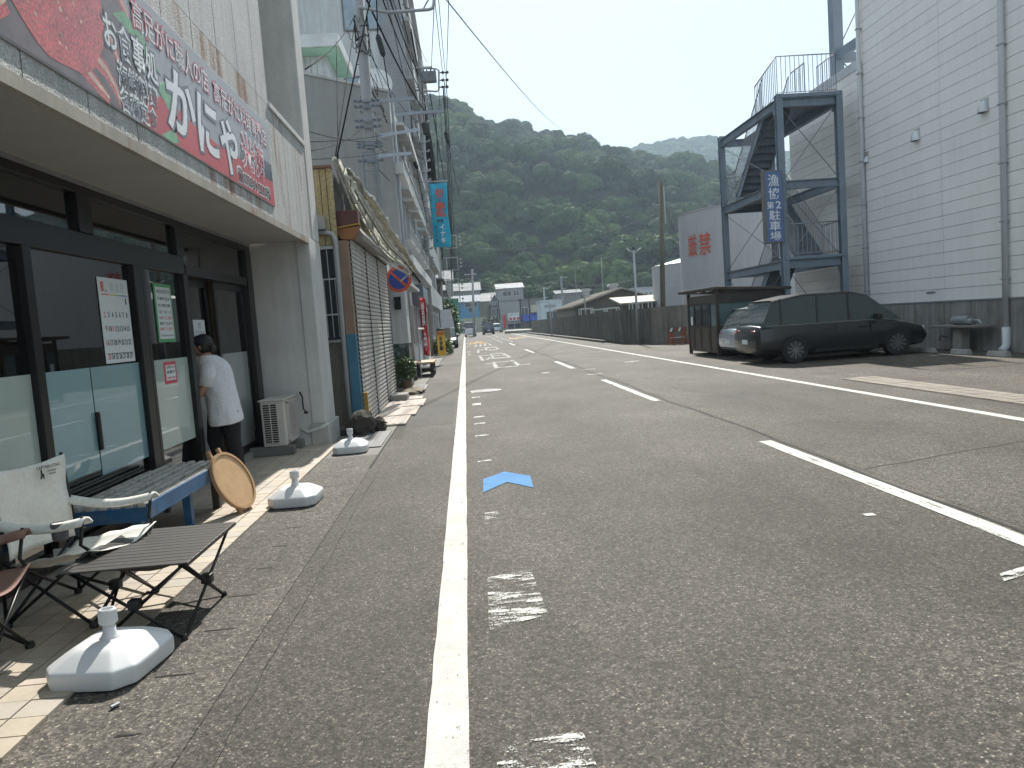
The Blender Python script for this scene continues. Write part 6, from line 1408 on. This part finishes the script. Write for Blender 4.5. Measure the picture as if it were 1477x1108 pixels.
GL = 'thin black overhead cable among the poles along the left houses'
for (xa, ya, Ya, xb, yb, Yb, s, r_) in (
    (630, -30, 21, 642, 105, 39, .2, .012), (624, -30, 21, 640, 118, 39, .2, .012), (648, -30, 21, 643, 127, 39, .1, .012), (626, 12, 21, 622, 100, 39, 0, .012),
    (643, 105, 39, 657, 400, 80, 1.0, .022), (641, 118, 39, 655, 405, 80, 1.0, .022), (640, 127, 39, 652, 410, 80, 1.1, .022),
    (520, -20, 21, 612, 160, 39, .25, .03), (545, -20, 21, 611, 140, 39, .25, .02), (556, -20, 20, 607, 110, 39, .3, .022), (570, -20, 21, 600, 100, 39, .1, .02),
    (608, 150, 39, 640, 345, 62, .3, .03), (612, 170, 39, 637, 375, 62, .4, .02), (620, 135, 39, 650, 300, 62, .6, .03), (628, 160, 39, 640, 400, 62, .4, .02),
    (650, 300, 62, 652, 440, 90, .4, .04), (645, 270, 50, 652, 420, 90, .4, .03),
    (520, 140, 21, 600, 215, 39, .15, .012), (520, 160, 21, 600, 265, 39, .2, .012), (530, 190, 21, 605, 245, 39, .1, .012),
    (485, 232, 12.2, 538, -20, 16, 0, .014), (483, 232, 12.2, 512, 30, 20.8, .0, .010), (485, 60, 20, 488, 232, 12.4, 0, .008),
    (440, 100, 11.0, 512, 22, 21, .15, .010), (445, 190, 11.0, 560, 200, 24, .12, .006), (445, 205, 11.0, 585, 185, 30, .1, .006), (445, 230, 11.0, 560, 218, 24, .05, .005), (445, 218, 11.0, 520, 187, 21, .1, .005)):
    wire(at(xa, ya, Ya), at(xb, yb, Yb), s, r_, GL)
for (xa, ya, Ya, xb, yb, Yb) in ((515, 40, 21, 545, 130, 24), (524, 70, 21, 583, 240, 34), (500, 40, 20.5, 520, 60, 20.8), (540, 110, 21, 560, 175, 24), (560, 150, 24, 590, 215, 34)):
    wire(at(xa, ya, Ya), at(xb, yb, Yb), .3, .010, 'loose wavy black cable hanging between poles by the grey end wall', wav=.06, grp='loose hanging cables')
wire(at(640, -5, 24), at(815, 186, 150), 1.0, .022, 'long single cable crossing the open sky towards the wooded hill', GREYC, 24, None)
for (xa, ya, Ya, xb, yb, Yb, s) in ((690, 410, 100, 809, 402, 118, 1.0), (690, 414, 100, 809, 404, 118, 1.3), (809, 402, 118, 925, 412, 90, 1.2), (810, 410, 118, 950, 395, 60, .6), (700, 390, 95, 955, 335, 46, 1.6), (650, 352, 62, 955, 305, 46, 1.2), (955, 285, 46, 1010, 420, 70, .3)):
    wire(at(xa, ya, Ya), at(xb, yb, Yb), s, .018, 'thin grey cable strung before the hill between far poles', GREYC, 16, 'far cables before the hill')
XW_ = [(524, -20, 21, 572, -20, 24, .15), (556, -10, 21, 636, 300, 60, 1.2), (515, 10, 21, 640, 330, 62, 1.4), (560, -20, 21, 617, 120, 39, .4), (575, -20, 21, 616, 90, 39, .2), (525, 60, 21, 606, 175, 39, .5), (530, 120, 21, 612, 230, 39, .4),
  (540, 205, 21, 616, 260, 39, .3), (540, 236, 21, 618, 300, 39, .3), (617, 200, 39, 639, 372, 62, .3), (617, 240, 39, 639, 400, 62, .2), (600, 60, 30, 640, 340, 62, .6), (640, 345, 62, 683, 398, 95, .6), (640, 380, 62, 683, 402, 95, .5), (640, 410, 62, 684, 412, 95, .3), (633, 130, 39, 645, 300, 62, .7)]
ORD = 'first second third fourth fifth sixth seventh eighth ninth tenth eleventh twelfth thirteenth fourteenth fifteenth sixteenth'.split()
for k, (xa, ya, Ya, xb, yb, Yb, s) in enumerate(XW_):
    wire(at(xa, ya, Ya), at(xb, yb, Yb), s, .010 if k % 3 else .018, f'{ORD[k]} of the slack service cables strung between the grey poles, counted from the sky down', GREYC if k % 4 == 3 else WIRE, 18, 'slack service cables', .01)
for i, (px, py, Y, w_, h) in enumerate(((549, 66, 20.5, .16, .55), (614, 186, 37, .34, .62), (645, 199, 40, .24, .62), (588, 235, 30, .16, .42), (599, 236, 30, .16, .42), (537, 235, 21, .09, .36))):
    c = at(px, py, Y); b = MB(); b.tube([(c.x+.05, c.y, c.z-h/2), (c.x+.04, c.y, c.z-h/2+.08), (c.x-.04, c.y, c.z+h/2-.08), (c.x-.05, c.y, c.z+h/2)], [w_*.3, w_/2, w_/2, w_*.3], 10)
    tag(b.build('cable_box', BLACK, smooth=False), ('black cable joint box hanging highest before the tall block window', 'biggest black cable joint box hanging right of the racks pole', 'black cable joint box hanging farthest right before the hill', 'left of the twin black cable joints on the white facade', 'right of the twin black cable joints on the white facade', 'small black cable joint on the nearest pole')[i], 'cable joint box', 'cable joint boxes')
    wh_ = ('highest box', 'biggest box', 'farthest right box', 'left twin box', 'right twin box', 'small box on the nearest pole')[i]
    wire(c+Vector((-.05, 0, h/2)), at(px-6, py-70, Y), 0, .018, 'black cable running up from the '+wh_); wire(c+Vector((.05, 0, -h/2)), at(px+18, py+85, Y+8), .25, .016, 'black cable running down from the '+wh_)

# ------------------------------------------------------------------ far town, 120 to 175 m away
def far_house(px0, px1, pyt, Y, depth, col, label, roof='flat', rcol=(.16, .16, .17), pyb=475, wins=(), rise=1.5, cat='house', name='far_house', over=.3):
    a = at(px0, pyb, Y); c = at(px1, pyt, Y); x0, x1, zt = a.x, c.x, c.z; t_ = thing(name, ((x0+x1)/2, Y, 0), label, cat)
    wm = M('wall_%d_%d' % (int(col[0]*100), int(col[2]*100)), col, .8, var=.08, streak=.12); b = MB(); b.box(x0, x1, Y, Y+depth, 0, zt); b.build('wall', wm, t_)
    rm = M('roof_%d_%d' % (int(rcol[0]*100), int(rcol[2]*100)), rcol, .8, .0, var=.2, vs=1, streak=.2)
    if roof == 'flat': b = MB(); b.box(x0-.15, x1+.15, Y-.15, Y+depth, zt, zt+.22); b.build('roof', rm, t_)
    elif roof == 'eave':      # eave faces us, ridge along X
        b = MB(); b.prism([(Y-over, zt-.05), (Y+depth/2, zt+rise), (Y+depth+over, zt-.05), (Y+depth+over, zt-.2), (Y+depth/2, zt+rise-.15), (Y-over, zt-.2)], (x0-over, 0, 0), (0, 1, 0), (0, 0, 1), (x1-x0+2*over, 0, 0)); b.build('roof', rm, t_)
        b = MB(); n = int((x1-x0)/.45)
        for i in range(n): q = x0+(x1-x0)*(i+.5)/n; b.bar((q, Y-over, zt-.02), (q, Y+depth/2, zt+rise+.03), .06, .06)
        b.build('roof_rib', rm, t_)
    elif roof == 'gable':     # gable faces us
        xm = (x0+x1)/2; b = MB(); b.prism([(x0, zt), (x1, zt), (xm, zt+rise)], (0, Y, 0), (1, 0, 0), (0, 0, 1), (0, depth, 0)); b.build('gable', wm, t_)
        b = MB(); b.prism([(x0-over, zt-.15), (xm, zt+rise), (x1+over, zt-.15), (x1+over, zt), (xm, zt+rise+.18), (x0-over, zt)], (0, Y-over, 0), (1, 0, 0), (0, 0, 1), (0, depth+2*over, 0)); b.build('roof', rm, t_)
    for (u0, u1, v0, v1) in wins:
        X0, X1, Z0, Z1 = x0+(x1-x0)*u0, x0+(x1-x0)*u1, zt*v0, zt*v1
        b = MB(); f = .08; b.box(X0, X1, Y-.08, Y, Z0, Z0+f); b.box(X0, X1, Y-.08, Y, Z1-f, Z1); b.box(X0, X0+f, Y-.08, Y, Z0+f, Z1-f); b.box(X1-f, X1, Y-.08, Y, Z0+f, Z1-f); b.box((X0+X1)/2-.04, (X0+X1)/2+.04, Y-.07, Y, Z0+f, Z1-f); o = b.build('window', M('alu', 0), t_)
        b = MB(); b.box(X0+f, X1-f, Y-.03, Y-.01, Z0+f, Z1-f); b.build('pane', GLASSF, o)
    return t_, x0, x1, zt
G = (.20, .20, .20)
far_house(612, 634, 430, 100, 8, (.16, .13, .11), 'brown weathered house with low eaves just beyond the poles', 'eave', (.14, .14, .15), wins=((.1, .45, .15, .5), (.55, .9, .15, .5)))
far_house(618, 640, 418, 118, 9, (.22, .20, .18), 'house with shining pale tin roof at the far left', 'eave', (.22, .225, .23), rise=2.2)
far_house(642, 660, 432, 135, 8, (.02, .17, .09), 'green walled shop box beside the blue house', 'flat', (.05, .2, .12))
o_, x0, x1, zt = far_house(656, 690, 434, 150, 9, (.10, .27, .45), 'bright blue house with round dark window', 'eave', (.20, .22, .27), rise=1.4, wins=((.45, .95, .80, .97),))
b = MB(); c = at(679, 447, 149.9); b.prism([(.42*math.cos(k*.393), .42*math.sin(k*.393)) for k in range(16)], c, (1, 0, 0), (0, 0, 1), (0, .1, 0)); b.build('round_window', GLASSF, o_)
b = MB(); c = at(660, 447, 149.7); b.box(c.x-.45, c.x+.35, 149.6, 149.8, c.z-1.2, c.z+1.6); b.build('sign_board', M('sign_deep_blue', (.02, .06, .25), .5), o_); text('魚\n民', 'lettering', WH, o_, (c.x-.05, 149.6, c.z+.2), (1, 0, 0), (0, 0, 1), .5, 2.0, .01)
b = MB(); c = at(664, 460, 148); e = at(712, 474, 148); b.box(c.x, e.x, 147.6, 148, 0, c.z); tag(b.build('garden_wall', M('cream_wall', (.45, .43, .36), .8)), 'long low cream wall under the blue house', 'wall')
far_house(655, 692, 418, 176, 9, (.30, .30, .29), 'house with bright silver tin roof above the blue house', 'eave', (.23, .235, .24), rise=2.0)
far_house(622, 652, 404, 168, 9, (.26, .24, .22), 'house with white ribbed roof behind the poles', 'eave', (.22, .22, .23), rise=2.5)
far_house(668, 700, 421, 186, 9, (.32, .31, .30), 'grey gabled house on the slope with brown roof', 'gable', (.30, .29, .28), rise=3.0, over=.6)
far_house(684, 706, 434, 154, 8, (.36, .33, .27), 'beige house right of the blue house with shining roof', 'eave', (.24, .24, .24), rise=1.5, wins=((.05, .3, .35, .8),))
o_, x0, x1, zt = far_house(709, 722, 438, 152, 7, (.14, .14, .14), 'dark narrow house with white lattice gable', 'gable', (.50, .50, .50), rise=1.8, wins=((.1, .45, .45, .85), (.55, .9, .45, .85)))
b = MB()
for k in range(5): b.bar((x0+(x1-x0)*(.1+.2*k), 151.9, zt-.2), (x0+(x1-x0)*(.1+.2*k), 151.9, zt+.6), .12, .05, (0, 1, 0))
b.build('lattice', PAPER, o_)
o_, x0, x1, zt = far_house(723, 751, 433, 150, 9, (.30, .30, .31), 'flat grey shop house with white poster board and red pictures', 'flat', (.22, .22, .22), wins=((.30, .95, .02, .22),))
c = at(732, 452, 149.8); e = at(749, 462, 149.8); b = MB(); b.box(c.x, e.x, 149.7, 149.8, e.z, c.z); b.build('poster_board', PAPER, o_)
for k in range(3): 
    b = MB(); q = c.x+.3+k*.75; b.box(q, q+.5, 149.66, 149.7, e.z+.15, e.z+.65); b.build('poster_patch', REDI if k != 1 else RED, o_)
text('お食事 干物', 'lettering', INK, o_, ((c.x+e.x)/2, 149.7, c.z-.35), (1, 0, 0), (0, 0, 1), 1.9, .35, .01)
c = at(728, 461, 147); banner('red_banner', 'far red banner standing before the grey shop house', 0, (c.x-.3, 147, .4), (.5, 2.6), REDB, None, None, None, .05)
far_house(721, 754, 414, 165, 8, (.25, .26, .27), 'two-storey house with bright white shed roof above the shops', 'eave', (.30, .31, .32), rise=1.2, wins=((.2, .55, .80, .93), (.62, .85, .80, .93)))
o_, x0, x1, zt = far_house(752, 783, 431, 150, 8, (.17, .17, .17), 'dark grey house with beige curved front and blue awning', 'flat', (.15, .15, .15), wins=((.05, .35, .45, .75),))
c = at(765, 440, 149.8); b = MB(); b.box(c.x, c.x+1.7, 149.3, 149.99, c.z-1.5, c.z); b.build('beige_front', M('beige', (.40, .36, .28), .8), o_)
c = at(753, 455, 149); e = at(784, 461, 149); b = MB(); b.prism([(150, c.z+.2), (148.8, e.z+.1), (148.8, e.z-.2), (150, e.z)], (c.x, 0, 0), (0, 1, 0), (0, 0, 1), (e.x-c.x, 0, 0)); b.build('blue_awning', M('awning_blue', (.03, .07, .32), .6), o_)
o_, x0, x1, zt = far_house(783, 812, 433, 135, 9, (.52, .60, .64), 'pale blue-white flat house behind the concrete wall', 'flat', (.5, .55, .6), wins=((.2, .75, .32, .62),))
far_house(692, 722, 428, 172, 7, (.24, .23, .22), 'grey house with dark tiled roof between the shops', 'eave', (.12, .12, .13), rise=1.2)
far_house(806, 838, 421, 168, 8, (.2, .2, .2), 'low dark roofed house behind the pale flat house', 'eave', (.13, .14, .15), rise=.8)
far_house(918, 946, 415, 120, 8, (.50, .52, .54), 'pale house peeping over the gabled warehouse', 'flat', (.42, .44, .46), wins=((.5, .62, .72, .9), (.7, .82, .72, .9)))
for k, (px, Y) in enumerate(((712, 140), (705, 143))):
    c = at(px, 470, Y); leafy('garden_tree', (c.x, Y, 0), 1.1, 3.0, 900, M('leaf_dark', (.035, .06, .02), .6, var=.3), ('dark rounded', 'small dark')[k]+' garden tree before the beige house', leaf=.35, cat='tree')
for k, (px, Y) in enumerate(((659, 140), (667, 141), (675, 141))):
    c = at(px, 470, Y); leafy('garden_tree', (c.x, Y, 0), .7, 2.3, 400, MC['leaf_dark'], ('left', 'middle', 'right')[k]+' small clipped garden tree before the low cream wall', leaf=.3, cat='tree')
# gabled warehouse behind the concrete wall
gw_ = thing('gabled_warehouse', (12, 74, 0), 'brown-grey warehouse with low gable and corrugated roof behind the concrete wall', 'warehouse')
Yg = 70; xl = at(830, 440, Yg).x; pk = at(896, 417, Yg); xr = at(962, 435, Yg).x; ze = at(830, 443, Yg).z; DG = M('dark_gable', (.11, .095, .08), .9, var=.1, streak=.2)
b = MB(); b.prism([(xl, 0), (xr, 0), (xr, ze-.1), (pk.x, pk.z), (xl, ze)], (0, Yg, 0), (1, 0, 0), (0, 0, 1), (0, 14, 0)); b.build('wall', DG, gw_)
ROOFC = M('corrugated_roof', (.30, .27, .22), .7, var=.15, vs=2, streak=.2)
b = MB(); b.prism([(xl-.4, ze-.08), (pk.x, pk.z+.02), (xr+.3, ze-.18), (xr+.3, ze-.06), (pk.x, pk.z+.16), (xl-.4, ze+.06)], (0, Yg-.35, 0), (1, 0, 0), (0, 0, 1), (0, 15.5, 0)); b.build('roof', ROOFC, gw_)
b = MB()
for k in range(30):
    y = Yg-.3+k*.5; b.bar((xl-.4, y, ze+.07), (pk.x, y, pk.z+.17), .1, .05)
b.build('roof_rib', ROOFC, gw_)
b = MB(); xs = at(802, 443, 86).x; b.box(xs-.2, xl, Yg+.2, 84, 0, ze-.0); b.build('side_wall', M('side_brown', (.26, .23, .19), .9, var=.1, streak=.3), gw_)
for px, py, Y in ((884, 413, 74), (845, 420, 80)):
    c = at(px, py, Y); b = MB(); b.box(c.x-.35, c.x+.35, Y-.3, Y+.3, c.z-.6, c.z); b.prism([(-.55, 0), (.55, 0), (.4, .25), (-.4, .25)], (c.x, Y-.4, c.z), (1, 0, 0), (0, 0, 1), (0, .8, 0)); b.build('roof_vent', GALV, gw_)
lt = thing('lean_to_shed', (11, 62, 0), 'low shed with pale corrugated roof beside the gabled warehouse', 'shed')
a_ = at(893, 440, 60); c = at(944, 437, 60); zb = at(920, 432, 60).z; b = MB(); b.box(a_.x+.3, c.x+1, 60, 64, 0, a_.z-.05); b.build('wall', DG, lt)
b = MB(); b.prism([(59.6, a_.z), (64, zb+.25), (64, zb+.38), (59.6, a_.z+.12)], (a_.x, 0, 0), (0, 1, 0), (0, 0, 1), (c.x-a_.x+1.2, 0, 0)); b.build('roof', ROOFC, lt)
pr = thing('pipe_rack', (10, 52, 0), 'row of white pipe frames showing over the concrete wall', 'pipe frame'); 
for (px0, px1, pyt, Y) in ((838, 855, 446, 56), (856, 875, 447, 54), (876, 893, 445, 52), (912, 926, 437, 50), (926, 940, 436, 50)):
    a_ = at(px0, pyt, Y); c = at(px1, pyt-1.2, Y); b = MB()
    for x in (a_.x, c.x): b.tube([(x, Y, 0), (x, Y, a_.z)], .04, 6); b.tube([(x, Y+1, 0), (x, Y+1, a_.z)], .04, 6)
    b.tube([(a_.x, Y, a_.z), (c.x, Y, a_.z)], .05, 6); b.tube([(a_.x, Y+1, a_.z), (c.x, Y+1, a_.z)], .05, 6); b.build('frame', M('frame_white', (.5, .52, .52), .5), pr)
a_ = at(843, 425, 60); lp2 = thing('lamp_post', (a_.x, 60, 0), 'short lamp post with flat head rising behind the concrete wall', 'lamp post'); b = MB(); b.tube([(a_.x, 60, 0), (a_.x, 60, a_.z)], .06, 8); b.build('pole', M('lamp_grey', 0), lp2); b = MB(); b.box(a_.x-.3, a_.x+.3, 59.9, 60.1, a_.z, a_.z+.08); b.build('lamp', M('lamp_grey', 0), lp2)
a_ = at(800, 425, 130); lp3 = thing('lamp_post', (a_.x-4.2, 128, 0), 'dark thin street lamp before the blue awning house', 'lamp post'); c = at(762, 428, 128); lp3.location = (c.x, 128, 0); b = MB(); b.tube([(c.x, 128, 0), c], .08, 8); b.tube([c, c+Vector((-.6, 0, .2))], .06, 6); b.tube([c, c+Vector((.6, 0, .2))], .06, 6); b.build('pole', BLACK, lp3)

# ------------------------------------------------------------------ wooded hills
from mathutils import noise as mn
prof = [(-400, 70), (-200, 92), (-100, 96), (-60, 94), (-12, 83), (-2, 80), (8, 76), (18, 71), (30, 70.5), (41, 67.5), (50, 64), (60, 58.5), (70, 54), (81, 53), (92, 52), (98, 48), (107, 44), (118, 43), (135, 42), (160, 44), (220, 36), (400, 30), (800, 25)]
def ridge(u):
    for (a, za), (c, zc) in zip(prof, prof[1:]):
        if a <= u <= c: return za+(zc-za)*(u-a)/(c-a)
    return prof[0][1] if u < prof[0][0] else prof[-1][1]
Y0H, Y1H = 188., 430.
def hillz(x, y):
    u = x*300/max(y, 60.); H_ = (ridge(u)-1.45)*Y1H/300+1.45; t = (y-Y0H)/(Y1H-Y0H)
    if t < 0: return -1
    n = mn.noise(Vector((x*.016, y*.016, 3.1)))*13+mn.noise(Vector((x*.045, y*.03, 7.7)))*9
    if t <= 1: z = H_*(1-(1-t)**1.55)*.98
    else: z = H_*(1-.25*(t-1)**1.2)
    return z+n*min(1, t*3)*(.25 if t > .85 and t < 1.2 else 1)
def terrain(name, f, x0, x1, y0, y1, s, m):
    xs = np.arange(x0, x1+1, s); ys = np.arange(y0, y1+1, s); vs = [(float(x), float(y), f(float(x), float(y))) for y in ys for x in xs]; nx = len(xs)
    me = bpy.data.meshes.new(name); me.from_pydata(vs, [], [(j*nx+i, j*nx+i+1, (j+1)*nx+i+1, (j+1)*nx+i) for j in range(len(ys)-1) for i in range(nx-1)]); me.materials.append(m)
    for p in me.polygons: p.use_smooth = True
    o = link(name, me); o['kind'] = 'structure'; return o
FLOOR = M('forest_floor', (.022, .038, .014), .95, var=.3, vs=.3)
terrain('hill', hillz, -260, 420, 180, 620, 9, FLOOR)
def farz(x, y):
    u = x*700/max(y, 100.); pf = [(-300, 60), (100, 120), (150, 140), (172, 149), (200, 153), (238, 155), (255, 151), (264, 149), (300, 140), (420, 110), (800, 60)]; z = 60
    for (a, za), (c, zc) in zip(pf, pf[1:]):
        if a <= u <= c: z = za+(zc-za)*(u-a)/(c-a)
    t = (y-640)/260; return -5 if t < 0 else (z-1.45)*900/700*min(1, 1-(1-min(t, 1))**1.7)+mn.noise(Vector((x*.012, y*.012, 1)))*10*min(1, t*3)*(.3 if t > .85 else 1)
terrain('far_hill', farz, 60, 620, 630, 1000, 18, FLOOR)
def leafmat(name, col, amb=.35):
    m = bpy.data.materials.new(name); t, b = nodes(m); p = pos(t)
    oi = t.nodes.new('ShaderNodeObjectInfo')
    f = math_(t, 'MULTIPLY', ramp(t, oi.outputs['Random'], 0, 1, .45, 1.6), ramp(t, noise(t, p, .35, 3), .3, .7, .7, 1.35))
    hue = mix(t, ramp(t, noise(t, p, .05, 3), .35, .65, 0, 1), col, (col[0]*1.25, col[1]*1.12, col[2]*.9))
    t.links.new(scale_col(t, hue, f), b.inputs['Base Color']); b.inputs['Roughness'].default_value = .75
    b.inputs['Specular IOR Level'].default_value = .08
    tr = t.nodes.new('ShaderNodeBsdfTranslucent'); t.links.new(scale_col(t, hue, f), tr.inputs[0]); mx = t.nodes.new('ShaderNodeMixShader'); mx.inputs[0].default_value = amb
    out = t.nodes['Material Output']; t.links.new(b.outputs[0], mx.inputs[1]); t.links.new(tr.outputs[0], mx.inputs[2]); t.links.new(mx.outputs[0], out.inputs[0]); MC[name] = m; return m
LF = leafmat('forest_leaf', (.036, .068, .024), .15); LF2 = leafmat('forest_leaf_bright', (.062, .105, .034), .2)
BARK = M('bark', (.07, .06, .05), .9)
def crown_mesh(name, seed, n, rx, rz, lobes, leaf, m, base=.0):
    q = np.random.RandomState(seed); L = []
    for i in range(lobes):
        a = q.uniform(0, 6.28); r_ = math.sqrt(q.uniform(0, 1)); c = np.array([r_*rx*.72*math.cos(a), r_*rx*.72*math.sin(a), rz*(.35+.55*math.sqrt(max(0, 1-r_*r_)))*q.uniform(.75, 1.05)]); L.append((c, q.uniform(.24, .42)*rx))
    vs = np.zeros((n*4, 3)); idx = q.randint(0, lobes, n)
    for i in range(n):
        c, r_ = L[idx[i]]; d = q.normal(size=3); d[2] = abs(d[2])*1.0-.35; d /= np.linalg.norm(d)
        p = c+d*r_*q.uniform(.80, 1.08)*np.array([1, 1, .8]); nn = d+q.normal(size=3)*.30; nn /= np.linalg.norm(nn)
        u = np.cross(nn, [0.3, .2, 1]); u /= np.linalg.norm(u); v = np.cross(nn, u); s = leaf*q.uniform(.6, 1.3)
        vs[i*4:i*4+4] = [p-u*s-v*s*.6, p+u*s-v*s*.5, p+u*s*.7+v*s*.6, p-u*s*.8+v*s*.7]
    vs[:, 2] += base; me = bpy.data.meshes.new(name)
    me.vertices.add(n*4); me.vertices.foreach_set('co', vs.ravel()); me.loops.add(n*4); me.loops.foreach_set('vertex_index', np.arange(n*4)); me.polygons.add(n)
    me.polygons.foreach_set('loop_start', np.arange(0, n*4, 4)); me.polygons.foreach_set('loop_total', np.full(n, 4)); me.update(calc_edges=True); me.materials.append(m); return me
src = bpy.data.collections.new('crown_kinds')
for k in range(7):
    rx = (5.2, 6.2, 4.4, 5.6, 7.0, 4.8, 5.0)[k]
    o = bpy.data.objects.new('crown_kind', crown_mesh('crown', 20+k, 4200, rx, rx*(.95 if k != 5 else 1.25), 11+2*k, .42, LF if k != 3 else LF2)); src.objects.link(o)
def scatter(name, pts, scales, label):
    me = bpy.data.meshes.new(name); me.from_pydata(pts, [], []); at_ = me.attributes.new('sc', 'FLOAT', 'POINT'); at_.data.foreach_set('value', scales)
    me.materials.append(LF)
    o = link(name, me); o['kind'] = 'stuff'; tag(o, label, 'forest')
    g = bpy.data.node_groups.new('scatter_crowns', 'GeometryNodeTree'); g.interface.new_socket('Geometry', in_out='INPUT', socket_type='NodeSocketGeometry'); g.interface.new_socket('Geometry', in_out='OUTPUT', socket_type='NodeSocketGeometry')
    gi = g.nodes.new('NodeGroupInput'); go = g.nodes.new('NodeGroupOutput'); ip = g.nodes.new('GeometryNodeInstanceOnPoints'); ci = g.nodes.new('GeometryNodeCollectionInfo')
    ci.inputs['Collection'].default_value = src; ci.inputs['Separate Children'].default_value = True; ci.inputs['Reset Children'].default_value = True; ip.inputs['Pick Instance'].default_value = True
    rv = g.nodes.new('FunctionNodeRandomValue'); rv.data_type = 'INT'; rv.inputs[4].default_value = 0; rv.inputs[5].default_value = 6
    rr = g.nodes.new('FunctionNodeRandomValue'); rr.data_type = 'FLOAT_VECTOR'; rr.inputs[0].default_value = (-.12, -.12, 0); rr.inputs[1].default_value = (.12, .12, 6.28)
    na = g.nodes.new('GeometryNodeInputNamedAttribute'); na.data_type = 'FLOAT'; na.inputs[0].default_value = 'sc'
    g.links.new(gi.outputs[0], ip.inputs['Points']); g.links.new(ci.outputs[0], ip.inputs['Instance']); g.links.new(rv.outputs[2], ip.inputs['Instance Index']); g.links.new(rr.outputs[0], ip.inputs['Rotation']); g.links.new(na.outputs[0], ip.inputs['Scale']); g.links.new(ip.outputs[0], go.inputs[0])
    md = o.modifiers.new('scatter', 'NODES'); md.node_group = g; return o
pts = []; scs = []; q = random.Random(11); y = 196.
while y < 470:
    x = -.42*y*.6-30
    while x < .50*y+30:
        if q.random() < .93:
            px_, py_ = x+q.uniform(-3.2, 3.2), y+q.uniform(-3.2, 3.2); pts.append((px_, py_, hillz(px_, py_)-1.0+q.uniform(-1.2, 1.8))); scs.append(q.choice((.7, .85, 1.0, 1.2, 1.4, 1.7)))
        x += 7.4
    y += 6.6
scatter('hill_forest', pts, scs, 'dense evergreen forest covering the hill behind the town')
pts = []; scs = []; y = 700.
while y < 930:
    x = 90
    while x < 430:
        px_, py_ = x+q.uniform(-6, 6), y+q.uniform(-6, 6); pts.append((px_, py_, farz(px_, py_)-2)); scs.append(q.uniform(1.1, 1.7)); x += 12
    y += 12
scatter('far_forest', pts, scs, 'pale distant forest on the far ridge at the right')
# trees one can tell apart at the foot of the hill
tms = [crown_mesh('foot_crown', 60+k, 4200, 4.2, 4.4, 30, .27, LF2 if k != 1 else LF, 2.6) for k in range(3)]
tb_ = MB(); tb_.tube([(0, 0, -1), (.1, .1, 1.5), (.0, .2, 4.2)], [.32, .24, .12], 8)
for s in ((1.6, .3, 4.6), (-1.5, .6, 4.8), (.3, -1.4, 4.5)): tb_.tube([(0, .1, 2.2), s], [.14, .05], 6)
trunk_me = tb_.mesh('trunk', BARK, smooth=True)
i = 0
FTR = (('leftmost', 655, 398, 186), ('lit', 690, 402, 184), ('broad', 706, 396, 188), ('tall', 722, 388, 190), ('darker', 738, 396, 192), ('second lit', 672, 394, 190), ('rounded', 752, 402, 186), ('low', 764, 408, 182), ('far right', 778, 404, 186), ('paler', 790, 396, 192), ('bushy', 700, 410, 182), ('smaller', 715, 405, 184))
for nm, px, pyt, Y in FTR:
    c = at(px, pyt, Y); z0 = max(0, c.z-9.2); t_ = thing('evergreen_tree', (c.x, Y, z0), f'{nm} round evergreen tree at the hill foot above the far roofs', 'tree', 'trees at the foot of the hill', rz=i*1.3)
    sc_ = .9+.25*((i*37) % 10)/10; t_.scale = (sc_, sc_, sc_); link('crown', tms[i % 3], t_); link('trunk', trunk_me, t_); i += 1

# air between us and the hills
hz = MB(); hz.box(-320, 640, -14, 1010, -6.5, 232)
vm = bpy.data.materials.new('haze_air'); vm.use_nodes = True; t = vm.node_tree; t.nodes.clear(); o = t.nodes.new('ShaderNodeOutputMaterial'); pv = t.nodes.new('ShaderNodeVolumePrincipled')
pv.inputs['Color'].default_value = (.62, .80, .95, 1); pv.inputs['Density'].default_value = HAZE; pv.inputs['Anisotropy'].default_value = .35; t.links.new(pv.outputs[0], o.inputs['Volume'])
ho = hz.build('haze', vm); ho['kind'] = 'stuff'
